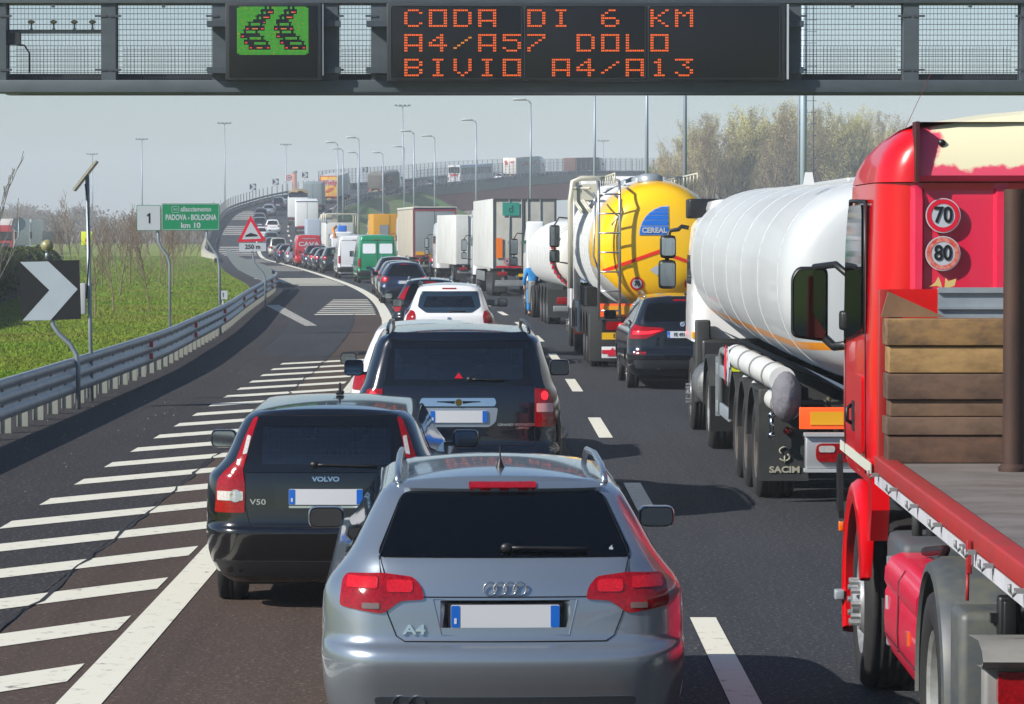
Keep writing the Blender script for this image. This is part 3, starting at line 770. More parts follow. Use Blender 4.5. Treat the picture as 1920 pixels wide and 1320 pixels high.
# ---- black estate with tall lamps
BLK = paint('black', '0a0b0f', .2, .22)
def interior(root, L, W, zb, zt, seats, y0=.5, cargo=.85):
    g = MB(); g.box(-W, W, y0 - .1, L - 1.5, .38, cargo * .6); g.build('cabin_floor', UNDER, root)
    sm = mat('seat_cloth', '4c5553', .9)
    for y, xs, h in seats:
        for x in xs:
            g = MB(); g.box(x - .24, x + .24, y - .07, y + .07, .5, h, .06); g.box(x - .13, x + .13, y - .05, y + .05, h + .03, h + .19, .04); g.box(x - .05, x - .04, y - .01, y + .01, h - .02, h + .05); g.build('seat', sm, root)
    g = MB(); g.box(-W * .9, W * .9, L - 1.65, L - 1.3, .6, zb, .05); g.tube([(-.36 + .18 * math.cos(t), L - 1.72, zb + .0 + .18 * math.sin(t)) for t in np.linspace(0, 2 * math.pi, 16)], .015, 6, False); g.box(-.12, .12, L - 1.55, L - 1.53, zt - .12, zt - .06); g.build('dashboard', UNDER, root)
VOLVO = dict(L=4.52, r=.325, drop=(.04, 2.3, 4.5), belt=1.1, crown=.04, axles=(.93, 3.6), lv=[
    (.20, .74, .14, 4.38, .22, .28, .05), (.28, .81, .08, 4.45, .24, .30, .06), (.38, .85, .03, 4.5, .25, .32, .06), (.50, .872, .00, 4.52, .26, .34, .07), (.575, .874, -.01, 4.52, .26, .34, .07),
    (.61, .872, .035, 4.5, .25, .33, .06), (.70, .872, .045, 4.48, .23, .32, .06), (.85, .868, .055, 4.4, .22, .32, .06), (.95, .85, .065, 4.0, .22, .31, .06), (1.0, .80, .075, 3.4, .20, .30, .06),
    (1.06, .745, .09, 3.3, .17, .28, .06), (1.15, .70, .13, 3.1, .15, .26, .06), (1.25, .662, .19, 2.85, .14, .24, .06), (1.34, .62, .25, 2.6, .13, .22, .06), (1.385, .585, .29, 2.45, .12, .2, .06), (1.415, .54, .34, 2.35, .12, .2, .06)],
    rear_glass=rpoly([(-.572, .985), (.572, .985), (.53, 1.25), (.505, 1.385), (-.505, 1.385), (-.53, 1.25)], .04), glassm=TINT, wind=(1.04, 1.36), holes=((0, .46, 1.03, 1.33),),
    frit=[[(-.572, .985), (.572, .985), (.572, 1.04), (-.572, 1.04)], [(-.50, 1.32), (.50, 1.32), (.50, 1.385), (-.50, 1.385)], [(-.568, 1.04), (-.455, 1.04), (-.455, 1.32), (-.51, 1.32)], [(.568, 1.04), (.51, 1.32), (.455, 1.32), (.455, 1.04)][::-1]],
    side_glass=[rpoly([(.75, 1.07), (3.2, 1.02), (2.85, 1.22), (2.5, 1.35), (.95, 1.33), (.80, 1.2)], .05)],
    lights=[(rpoly([(-.50, 1.385), (-.545, 1.375), (-.61, 1.22), (-.665, 1.06), (-.74, .995), (-.81, .92), (-.83, .70), (-.575, .70), (-.572, .90), (-.588, 1.0), (-.555, 1.12), (-.53, 1.25)], .015), REDL)],
    light_bits=[(rpoly([(-.60, 1.10), (-.56, 1.11), (-.54, 1.24), (-.575, 1.25)], .01), CLEARL), (rrect(-.80, -.585, .785, .85, .01), CLEARL), (disc(-.64, .818, .045, 16), CHROME)],
    plate=.813, wiper=((-.08, 1.035), (.36, 1.022)), fin=(.02, 1.6, 1.455), mirror=(.955, 2.8, 1.05, BLK, .20, .14), rim='6b6e72',
    panels=[('boot_lid_tray', mat('black_gloss', '050608', .15, coat=1), rrect(-.36, .36, .73, .905, .02)), ('lower_bumper', mat('grey_bumper', '1d1e21', .5), rpoly([(-.80, .25), (.80, .25), (.86, .36), (-.86, .36)], .03))],
    seams=[[(-.575, .985), (-.572, .75), (-.54, .62), (-.50, .605), (.50, .605), (.54, .62), (.572, .75), (.575, .985)], [(-.57, .985), (.57, .985)], [(-.52, 1.40), (.52, 1.40)]])
a, sh = car('estate_car', 'black estate car with tall red and clear lamps up its rear pillars', VOLVO, BLK, 609, 22.85)
f = P(sh)
interior(a, 4.52, .6, 1.0, 1.36, [(1.35, (-.38, 0, .38), 1.02), (2.35, (-.37, .37), 1.08)], .3)
g = MB()
for i in range(24): g.box(-.45 + i * .0391, -.447 + i * .0391, 1.2, 1.203, .95, 1.3)
for i in range(10): g.box(-.45, .45, 1.2, 1.203, .95 + i * .038, .953 + i * .038)
g.build('cargo_net', mat('net', '59625f', .8), a)
g = MB(); g.box(-.19, .19, 1.15, 1.17, 1.325, 1.345); g.build('sun_strip', SIGNW, a)
text('maker_badge', 'VOLVO', .046, CHROME, a, (0, 0, .937), 1.25, .003, .0015, proj=lambda X, Z: sh.Y(X, Z) - .008)
text('model_badge', 'V50', .055, CHROME, a, (-.48, 0, .775), 1.3, .003, .0005, proj=lambda X, Z: sh.Y(X, Z) - .008)
panel('plate_strip', CHROME, a, rrect(-.26, .26, .735, .75, .005), f, .012, .015)
# ---- dark people carrier
NAVY = paint('navy', '0d131f', .35, .22)
CHRY = dict(L=4.9, r=.33, drop=(.03, 2.6, 4.9), belt=1.25, crown=.04, axles=(1.0, 4.0), lv=[
    (.22, .84, .10, 4.7, .2, .25, .05), (.35, .93, .03, 4.85, .22, .28, .05), (.50, .955, -.03, 4.9, .24, .3, .06), (.66, .96, -.03, 4.9, .24, .3, .06), (.70, .958, .03, 4.85, .22, .28, .05), (.90, .955, .04, 4.6, .20, .28, .05),
    (1.05, .945, .05, 4.1, .18, .28, .05), (1.20, .915, .07, 3.9, .17, .27, .05), (1.27, .88, .09, 3.75, .15, .26, .05), (1.40, .845, .13, 3.4, .14, .25, .05), (1.55, .80, .19, 3.1, .13, .24, .05), (1.66, .765, .24, 2.9, .12, .22, .05), (1.71, .73, .25, 2.75, .12, .2, .05), (1.745, .67, .28, 2.6, .12, .2, .05)],
    rear_glass=rpoly([(-.695, 1.265), (.695, 1.265), (.655, 1.5), (.625, 1.685), (-.625, 1.685), (-.655, 1.5)], .03), glassm=TINT, wind=(1.25, 1.68), holes=((0, .60, 1.31, 1.62),),
    frit=[[(-.69, 1.268), (.69, 1.268), (.69, 1.32), (-.69, 1.32)], [(-.62, 1.615), (.62, 1.615), (.62, 1.683), (-.62, 1.683)], [(-.68, 1.32), (-.59, 1.32), (-.59, 1.615), (-.635, 1.615)], [(.68, 1.32), (.635, 1.615), (.59, 1.615), (.59, 1.32)][::-1]],
    side_glass=[rpoly([(.45, 1.28), (3.7, 1.22), (3.2, 1.5), (2.8, 1.66), (.5, 1.66), (.42, 1.5)], .04)],
    lights=[(rpoly([(-.70, 1.235), (-.88, 1.225), (-.93, 1.0), (-.93, .885), (-.70, .885)], .015), REDL)],
    light_bits=[(rrect(-.90, -.715, 1.02, 1.10, .01), mat('lamp_pink', 'c58b8b', .2, 0, coat=1)), (disc(-.80, 1.17, .04, 14), REDLIT)],
    plate=.98, plate_off=.02, brake=(.12, 1.705), wiper=((.10, 1.32), (.42, 1.31)), mirror=(1.05, 3.4, 1.29, NAVY, .20, .165), rim='a0a3a6',
    rails=(.66, .6, 3.0, mat('rail_black', '2a2c30', .3, .6)),
    panels=[('chrome_plinth', mat('satin_silver', '9aa3ad', .3, .6, coat=.5), rpoly([(-.36, 1.06), (.36, 1.06), (.34, .93), (.28, .885), (-.28, .885), (-.34, .93)], .02))],
    panels2=[('chrome_handle', CHROME, rpoly([(-.36, 1.075), (.33, 1.075), (.345, 1.11), (.33, 1.15), (-.34, 1.15), (-.36, 1.11)], .015))],
    seams=[[(-.70, 1.265), (-.70, .72), (.70, .72), (.70, 1.265)]])
a, sh = car('people_carrier', 'dark navy people carrier with a chrome handle bar above its number plate', CHRY, NAVY, 860, 29.8, 'people carrier', yaw=R(1.0))
f = P(sh)
interior(a, 4.9, .75, 1.15, 1.62, [(.9, (-.4, .4), 1.24), (1.9, (-.4, .4), 1.27), (2.9, (-.42, .42), 1.34)], .35)
g = MB(); g.prism(disc(0, 1.112, .032, 16), sh.Y(0, 1.11) - .03, sh.Y(0, 1.11) - .01); g.build('round_badge', mat('brass', 'b89a52', .3, 1), a)
g = MB(); 
for s in (-1, 1): g.prism([(s * .035, 1.125), (s * .20, 1.122), (s * .20, 1.116), (s * .13, 1.112), (s * .04, 1.10)][::s], sh.Y(.1, 1.11) - .026, sh.Y(.1, 1.11) - .014)
g.build('wing_badge', mat('dark_chrome', '5a5f66', .2, 1), a)
text('model_badge', 'GRAND VOYAGER', .033, CHROME, a, (.53, 0, .905), 1.25, .003, .0005, proj=lambda X, Z: sh.Y(X, Z) - .008)
text('side_badge', 'LIMITED', .03, CHROME, a, (.59, 0, .875), 1.1, .003, .0005, proj=lambda X, Z: sh.Y(X, Z) - .008)
g = MB(); g.prism([(-.04, 1.33), (.04, 1.33), (0, 1.385)], sh.Y(0, 1.33) - .02, sh.Y(0, 1.33) - .015); g.build('warning_sticker', SIGNR, a)
panel('spoiler', NAVY, a, rpoly([(-.66, 1.69), (.66, 1.69), (.62, 1.735), (-.62, 1.735)], .02), f, .05, .07)
# ------------------------------------------------------------------ the rest of the cars, from shared outlines
def gen(W, H, L, kind='hatch', lights='corner', **kw):
    h = W / 2; van = kind == 'van'; b = 1.02 if kind == 'suv' else (.95 if not van else 1.35); t = H
    if van:
        lv = [(.25, h - .1, .06, L - .1, .1, .12, .02), (.40, h - .02, .0, L, .12, .14, .02), (.62, h, -.02, L, .12, .14, .02), (.66, h, .03, L, .12, .14, .02), (1.0, h, .03, L - .1, .12, .14, .02), (1.3, h - .01, .04, L - .7, .12, .14, .02),
              (H * .75, h - .06, .10, L - 1.3, .12, .14, .02), (H - .12, h - .14, .17, L - 1.8, .12, .14, .02), (H - .05, h - .18, .2, L - 1.9, .12, .14, .02), (H - .02, h - .24, .25, L - 2.0, .1, .14, .02)]
        q = dict(r=.34, drop=(.03, L * .5, L), axles=(1.0, L - 1.0))
    else:
        rk = .62 if kind == 'estate' else (.5 if kind == 'hatch' else .4)
        if kind == 'sedan': rk = 1.5
        y = lambda z: .08 + rk * ((z - b) / (t - b)) ** 1.1
        lv = [(.24, h - .1, .1, L - .15, .22, .26, .05), (.36, h - .03, .03, L - .05, .24, .28, .06), (.50, h, -.03, L, .26, .3, .07), (.62, h, -.03, L, .26, .3, .07), (.67, h, .03, L, .25, .3, .06), (b - .12, h - .01, .05, L - .15, .24, .3, .06),
              (b - .02, h - .04, .07, L - .7, .22, .28, .06), (b + .05, h - .10, .12, L - 1.25, .2, .26, .06)]
        for k in (.3, .55, .78, .92, .98): z = b + .05 + (t - .03 - b - .05) * k; lv.append((z, (h - .12) - (.30 if kind != 'suv' else .22) * ((z - b) / (t - b)) ** 1.5 - (.05 if k > .95 else 0), y(z), L - 1.35 - .75 * (z - b) / (t - b), .15, .2, .06))
        q = dict(r=.32, drop=(.04, L * .5, L), belt=b)
    q.update(lv=lv, L=L)
    wg = lambda z: float(np.interp(z, [l[0] for l in lv], [l[1] for l in lv]))
    g0, g1 = (b + .06, t - .10) if not van else (1.45, H - .5)
    if not van: q['rear_glass'] = rpoly([(-wg(g0) + .14, g0), (wg(g0) - .14, g0), (wg(g1) - .12, g1), (-wg(g1) + .12, g1)], .05)
    y0, y1 = (.75, L - 1.45) if not van else (L - 2.6, L - 1.5)
    q['side_glass'] = [rpoly([(y0, g0 - .02), (y1, g0 - .04), (y1 - .45, g1 - .02), (y0 + .2, g1 - .02)], .04)]
    zc = b - .08
    if van: lp = rpoly([(-h + .14, 1.25), (-h + .02, 1.25), (-h + .02, .82), (-h + .14, .82)], .02)
    elif lights == 'tall': lp = rpoly([(-wg(b) + .0, b - .22), (-wg(b) + .14, b - .2), (-wg(t - .15) + .10, t - .18), (-wg(t - .15) + .03, t - .18), (-wg(b + .1) - .03, b + .1), (-wg(b) - .12, b - .05)], .02)
    else: lp = rpoly([(-h - .05, zc - .08), (-h + .24, zc - .09), (-h + .34, zc + .06), (-h + .22, zc + .10), (-h - .02, zc + .09)], .03)
    q['lights'] = [(lp, REDL)]
    q['plate'] = .78 if not van else .74
    q['brake'] = (.14, t - .075) if not van else (.2, H - .22)
    q['mirror'] = (h + .12, L - 1.6, b + .10, BLACKP, .20 if not van else .22, .14 if not van else .3)
    q.update(kw)
    return q
WH = paint('white', 'd6d8da', .05, .3); GREY = paint('grey', '60666e', .6, .3); DARK = paint('dark', '15181e', .4, .28); BLUEG = paint('blue_grey', '4b5a6e', .6, .3)
DBLUE = paint('dark_blue', '1b2740', .5, .28); REDP = paint('red', 'b3121f', .1, .3); GRN = paint('green', '078256', .1, .35); SLV = paint('silver2', '9aa0a6', .6, .3); BEI = paint('beige', 'b0aca0', .4, .35)
car('hatchback', 'white hatchback half hidden ahead of the navy people carrier, its left flank showing', gen(1.82, 1.62, 4.3, 'suv'), WH, 803, 37.2)
DUST = gen(1.82, 1.63, 4.31, 'suv', rails=(.60, .7, 2.4, BLACKP), wind=(1.12, 1.5), holes=((0, .5, 1.16, 1.42),))
DUST['rear_glass'] = rpoly([(-.62, 1.19), (-.45, 1.06), (.45, 1.06), (.62, 1.19), (.575, 1.50), (-.575, 1.50)], .03); DUST['glassm'] = TINT
DUST['lights'] = [(rpoly([(-.90, .86), (-.68, .86), (-.66, 1.0), (-.70, 1.10), (-.82, 1.12), (-.89, 1.0)], .02), REDL)]
DUST['wiper'] = ((.0, 1.09), (.33, 1.08)); DUST['mirror'] = (1.08, 2.9, 1.2, BLACKP, .2, .17)
a, sh = car('sport_utility_car', 'white utility car with black roof rails seen over the navy people carrier', DUST, WH, 842, 63.8)
interior(a, 4.3, .65, 1.05, 1.5, [(1.0, (-.38, .38), 1.1), (1.9, (-.38, .38), 1.22)], .4)
text('tailgate_badge', 'm', .08, CHROME, a, (0, 0, .96), 1.2, .003, .003, proj=lambda X, Z: sh.Y(X, Z) - .01)
RS = mat('rail_silver')
car('estate_car', 'light grey estate car with an aerial, its roof showing just beyond the white utility car', gen(1.8, 1.5, 4.6, 'estate', rails=(.52, .6, 2.5, RS), antenna=(0, .9, 1.5)), SLV, 834, 70.3)
car('estate_car', 'dark estate car with tall red lamps, third car beyond the navy people carrier', gen(1.82, 1.52, 4.7, 'estate', 'tall', rails=(.52, .6, 2.5, RS), antenna=(0, .9, 1.5)), DARK, 806, 77.6)
car('estate_car', 'dark blue estate car with round brake lamps lit beside the curving white line', gen(1.8, 1.52, 4.75, 'estate', rails=(.55, .6, 2.5, RS), light_bits=[(disc(-.74, .90, .07, 14), REDLIT)], wiper=((0, 1.05), (.35, 1.05))), DBLUE, 759, 118)
car('hatchback', 'blue grey hatchback directly ahead of the estate with lit brake lamps', gen(1.78, 1.5, 4.2, 'hatch'), BLUEG, 750, 126)
car('estate_car', 'dark estate car behind the green van, at the head of three close cars', gen(1.82, 1.56, 4.6, 'estate', rails=(.55, .6, 2.5, RS)), DARK, 742, 136)
def vanwin(a, sh, m, z0=1.5, z1=2.0, xs=((-.74, -.10), (.10, .74)), nm='rear_window'):
    for x0, x1 in xs: panel(nm, m, a, rrect(x0, x1, z0, z1, .06), P(sh), .012, .015, .15, .1)
def vandoors(a, sh, H, h):
    g = MB(); seam(g, [(0, .68), (0, H - .2)], P(sh), .012, 5); seam(g, [(-h + .16, .68), (-h + .16, H - .25), (h - .22, H - .25), (h - .16, .68)], P(sh), .010, 5); g.build('door_gap', UNDER, a)
    g = MB(); panel('rear_bumper', BLACKP, a, rrect(-h - .1, h + .1, .36, .64, .03), P(sh), .02, .03)
a, sh = car('van', 'green panel van with two blanked white rear windows', gen(2.0, 2.42, 5.4, 'van'), GRN, 708, 163, 'van')
vanwin(a, sh, mat('blank_window', 'd9dee2', .4)); vandoors(a, sh, 2.42, 1.0)
a, sh = car('van', 'white panel van without rear windows, left behind the green van', gen(2.04, 2.36, 5.4, 'van'), WH, 668, 179, 'van')
vandoors(a, sh, 2.36, 1.02); panel('round_badge', CHROME, a, disc(.0, 1.12, .08, 14), P(sh), .012, .01)
DS = gen(1.84, 1.62, 4.4, 'suv')
car('sport_utility_car', 'dark green sport utility car tucked behind the white panel van', DS, paint('dkgreen', '1c2622', .4, .3), 632, 200, lod=1)
car('hatchback', 'black hatchback with lit lamps, second car beyond the white van', gen(1.78, 1.48, 4.2, light_bits=[(disc(-.74, .88, .07, 10), REDLIT)]), DARK, 615, 210, lod=1)
car('hatchback', 'dark grey hatchback with a glowing red lamp, third car beyond the white van', gen(1.76, 1.5, 4.1, light_bits=[(disc(-.74, .88, .08, 10), REDLIT)]), paint('dkgrey', '2c3036', .5, .3), 604, 218, lod=1)
car('sport_utility_car', 'dark blue sport utility car just behind the red lettered van', gen(1.84, 1.62, 4.4, 'suv', rails=(.6, .5, 2.4, RS)), DBLUE, 594, 226, lod=1)
a, sh = car('van', 'red panel van with white lettering across its rear doors', gen(2.0, 2.3, 5.2, 'van'), REDP, 579, 236, 'van', lod=1)
text('lettering', 'CAVA', .42, SIGNW, a, (0, 0, 1.62), 1.35, .004, .012, proj=lambda X, Z: sh.Y(X, Z) - .02)
text('lettering', 'TRASPORTI', .10, SIGNW, a, (0, 0, 2.02), 1.9, .004, .003, proj=lambda X, Z: sh.Y(X, Z) - .02)
text('lettering', 'autoservizi', .10, SIGNW, a, (0, 0, 1.32), 1.6, .004, .002, proj=lambda X, Z: sh.Y(X, Z) - .02)
car('hatchback', 'pale silver hatchback peeping out left of the red van', gen(1.76, 1.48, 4.1), SLV, 557, 248, lod=1)
car('hatchback', 'dark blue hatchback two cars ahead of the red van', gen(1.78, 1.5, 4.2), DBLUE, 541, 259, lod=1)
car('hatchback', 'small black hatchback low beside the white line behind the pale pickup', gen(1.74, 1.45, 4.0), DARK, 533, 284, lod=1)
PK = gen(1.85, 1.85, 5.0, 'suv')
a, sh = car('pickup', 'cream pickup with a windowed canopy in the left queue', PK, BEI, 522, 308, 'pickup', lod=1)
panel('canopy_window', GLASS, a, rrect(-.6, .6, 1.35, 1.7, .05), P(sh), .015, .02)
far = [('hatchback', 'blue hatchback just ahead of the cream pickup', 'hatch', DBLUE, 511, 326, 1.5), ('hatchback', 'grey hatchback between the cream pickup and the white utility car', 'hatch', GREY, 509, 342, 1.5),
       ('sport_utility_car', 'white utility car on the climbing bend beside the dashes', 'suv', WH, 511, 372, 1.65), ('hatchback', 'white hatchback leftmost in the queue beside the bend', 'hatch', WH, 489, 356, 1.5),
       ('sport_utility_car', 'dark blue utility car behind the leftmost white hatchback on the bend', 'suv', DBLUE, 487, 380, 1.6), ('hatchback', 'blue hatchback third up the outer file of the bend', 'hatch', BLUEG, 486, 395, 1.5),
       ('estate_car', 'dark estate car last in the outer file of the bend', 'estate', DARK, 489, 408, 1.55), ('hatchback', 'silver hatchback high on the bend below the dark people carrier', 'hatch', SLV, 503, 420, 1.5),
       ('people_carrier', 'dark people carrier high on the bend with a pale number plate', 'suv', DBLUE, 521, 436, 1.8), ('hatchback', 'blue car vanishing behind the white box lorry on the bend', 'hatch', BLUEG, 534, 455, 1.5),
       ('hatchback', 'dark car on the viaduct left of the coach', 'hatch', DARK, 807, 522, 1.5), ('hatchback', 'white and red car on the viaduct between the coach and the trailer', 'hatch', WH, 934, 562, 1.5)]
for nm, lab, kd, pm, px, Y, H in far:
    car(nm, lab, gen(1.8, H, 4.3, kd), pm, px, Y, group='cars queuing up the ramp', lod=1)
car('sport_utility_car', 'dark sport utility car between the grey curtain trailer and the white box lorry', gen(1.84, 1.7, 4.5, 'suv', light_bits=[(disc(-.78, 1.0, .06, 10), REDLIT)]), DARK, 836, 184, lod=1)
# ---- dark compact SUV behind the white tanker
BM = gen(1.84, 1.60, 4.45, 'suv', fin=(.12, .9, 1.58), wiper=((.05, 1.14), (.4, 1.13)), rim='b5b8bb')
BM['rear_glass'] = rpoly([(-.66, 1.16), (.66, 1.16), (.575, 1.47), (-.575, 1.47)], .05)
BM['lights'] = [(rpoly([(-.95, .86), (-.62, .86), (-.30, 1.0), (-.34, 1.04), (-.66, 1.06), (-.86, 1.10), (-.94, 1.08)], .02), REDL)]
BM['light_bits'] = [(rpoly([(-.86, .93), (-.55, .94), (-.36, 1.0), (-.60, .985), (-.86, .985)], .008), REDLIT)]
BM['panels'] = [('rear_reflector', REDL, rrect(-.86, -.62, .60, .64, .01)), ('rear_reflector', REDL, rrect(.62, .86, .60, .64, .01)), ('lower_bumper', mat('bumper_grey2', '3d4147', .4, .4), rpoly([(-.80, .36), (.80, .36), (.86, .50), (-.86, .50)], .04))]
BM['exhaust'] = [(-.42, .36), (.42, .36)]; BM['rails'] = (.60, .7, 2.6, RS); BM['side_glass'] = [rpoly([(.7, 1.10), (3.0, 1.06), (2.5, 1.44), (.95, 1.46)], .05)]
BM['mirror'] = (1.08, 2.8, 1.2, paint('black_blue', '11161d', .4, .25), .22, .16); BM['seams'] = [[(-.62, 1.15), (-.62, .70), (.62, .70), (.62, 1.15)]]; BM['plate_off'] = .014; BM['plate'] = .93
BB = mat('paint_black_blue')
a, sh = car('sport_utility_car', 'black sport utility car with lit tail lamp between the yellow and white tankers', BM, BB, 1281, 54.6, yaw=0.01)
text('plate_text', 'FE 491 XK', .085, INK, a, (0.0, 0, .93), .82, .001, .001, proj=lambda X, Z: sh.Y(X, Z) - .020)
g = MB(); g.prism(disc(0, 1.105, .04, 16), sh.Y(0, 1.1) - .02, sh.Y(0, 1.1)); g.build('round_badge', SIGNW, a)
g = MB(); g.prism([(0, 1.105), (.028, 1.105), (0.02, 1.125), (0, 1.133)], sh.Y(0, 1.1) - .024, sh.Y(0, 1.1) - .018); g.prism([(0, 1.105), (-.028, 1.105), (-.02, 1.085), (0, 1.077)], sh.Y(0, 1.1) - .024, sh.Y(0, 1.1) - .018); g.build('badge_quarters', PLATEB, a)
# ------------------------------------------------------------------ lorries
def truck_wheel(parent, x, y, r, wd, sg, steer=False, rim='8d8f92'):
    key = ('T', round(r, 3), round(wd, 3), sg, steer, rim)
    if key not in _W:
        h = wd / 2; t = MB(); prof = [(r * .58, -h * .85), (r * .72, -h), (r * .92, -h * .97), (r * .985, -h * .8)]
        for k in range(5):
            a = -h * .75 + k * h * .3; prof += [(r, a), (r, a + h * .2), (r * .975, a + h * .22), (r * .975, a + h * .28)]
        prof += [(r * .985, h * .8), (r * .92, h * .97), (r * .72, h), (r * .58, h * .85), (r * .56, 0), (r * .58, -h * .85)]
        t.lathe(prof, 'x', 32); d = MB(); s = sg
        if steer: pr = [(r * .6, s * h * .92), (r * .56, s * h * .86), (r * .50, s * h * .5), (r * .33, s * h * .95), (r * .32, s * h * 1.0), (r * .16, s * h * 1.02), (r * .15, s * h * 1.25), (.001, s * h * 1.28)]
        else: pr = [(r * .6, s * h * .92), (r * .56, s * h * .86), (r * .54, s * h * .1), (r * .50, s * h * -.1), (r * .28, s * h * -.2), (r * .26, s * h * .45), (.001, s * h * .5)]
        d.lathe(pr, 'x', 32)
        xx = s * h * (.97 if steer else -.15)
        for k in range(10):
            a = 2 * math.pi * k / 10; rr = r * (.25 if steer else .34)
            d.cyl((xx, rr * math.cos(a), rr * math.sin(a)), (xx + s * .06, rr * math.cos(a), rr * math.sin(a)), .017, 8)
        to = t.build('tyre', RUBBER, None); do = d.build('rim', mat('trim_' + rim, rim, .4, .6, noise=(6, .6, '6b675c')), None, autosmooth=40); me = (to.data, do.data); bpy.data.objects.remove(to); bpy.data.objects.remove(do); _W[key] = me
    t, d = _W[key]
    a = bpy.data.objects.new('wheel', t); col.objects.link(a); a.parent = parent; a.location = (x, y, r - .015)
    b = bpy.data.objects.new('rim', d); col.objects.link(b); b.parent = a
    return a
def cab(root, y, W, H, pm, z0=.75, L=2.1, mir=True, spoiler=True, armz=None):
    """tractor cab from y forwards; the corners are rounded, windows in the doors"""
    h = W / 2; g = MB(); rows = []
    for z, s, k in ((z0, 1, 0), (z0 + .3, 1.0, 0), (1.7, 1.0, 0), (2.2, .99, .05), (H - .45, .975, .2), (H - .15, .95, .35), (H - .03, .9, .5), (H, .8, .7)):
        rows.append([(x * s, y + yy * (1 - k * .28 * (yy > L * .6)), z) for x, yy in rrect(-h, h, 0, L, .22, 4)])
    g.grid(rows, True, True); g.add(rows[-1], [tuple(range(len(rows[-1])))]); b = g.build('cab', pm, root, autosmooth=40)
    for s in (-1, 1):
        g = MB(); g.prism([(y + .65, 1.75), (y + 1.75, 1.7), (y + 1.6, 2.35), (y + .65, 2.35)], s * (h * .99 - .01), s * (h * .99 + .006), 'yz'); g.build('side_window', GLASS, root)
    if spoiler:
        g = MB(); g.box(-h * .8, h * .8, y + .1, y + L * .75, H - .02, H + .22, .12); g.build('air_deflector', pm, root)
    if mir:
        for s in (-1, 1):
            z = armz or 2.35; x = s * (h + .30); g = MB()
            g.box(x - .12, x + .12, y + L - .32, y + L - .15, z - .62, z - .1, .05); g.box(x - .12, x + .12, y + L - .32, y + L - .15, z - .98, z - .68, .05)
            g.tube([(s * (h - .02), y + L - .3, z + .06), (s * (h + .2), y + L - .3, z + .08), (x, y + L - .25, z - .1), (x, y + L - .25, z - .95), (s * (h - .02), y + L - .3, z - 1.0)], .022, 6); o = g.build('mirror', BLACKP, root)
            g = MB(); g.box(x - .10, x + .10, y + L - .327, y + L - .322, z - .58, z - .14); g.box(x - .10, x + .10, y + L - .327, y + L - .322, z - .94, z - .72); g.build('mirror_glass', MIRRORG, o)
    return b
def chassis(root, y0, y1, W=.45, z=.85):
    g = MB()
    for s in (-1, 1): g.box(s * W - .05, s * W + .05, y0, y1, z, z + .22)
    for k in range(6): yy = y0 + (y1 - y0) * (k + .5) / 6; g.box(-W + .06, W - .06, yy - .06, yy + .06, z + .02, z + .16)
    g.build('chassis', UNDER, root)
FLAP = mat('mudguard', '26292b', .65, noise=(3, .6, '3a3b38'))
def fender(root, sg, x0, x1, y, r, z, a0=15, a1=165, m=None, th=.02):
    g = MB(); n = 14; rows = []
    for i in range(n + 1):
        a = R(a0 + (a1 - a0) * i / n); c, s = math.cos(a), math.sin(a)
        rows.append([(sg * x0, y + r * c, z + r * s), (sg * x1, y + r * c, z + r * s), (sg * x1, y + (r + .04) * c, z + (r + .04) * s), (sg * x0, y + (r + .04) * c, z + (r + .04) * s)])
    g.grid(rows, True, True); return g.build('mudguard', m or FLAP, root, autosmooth=40)
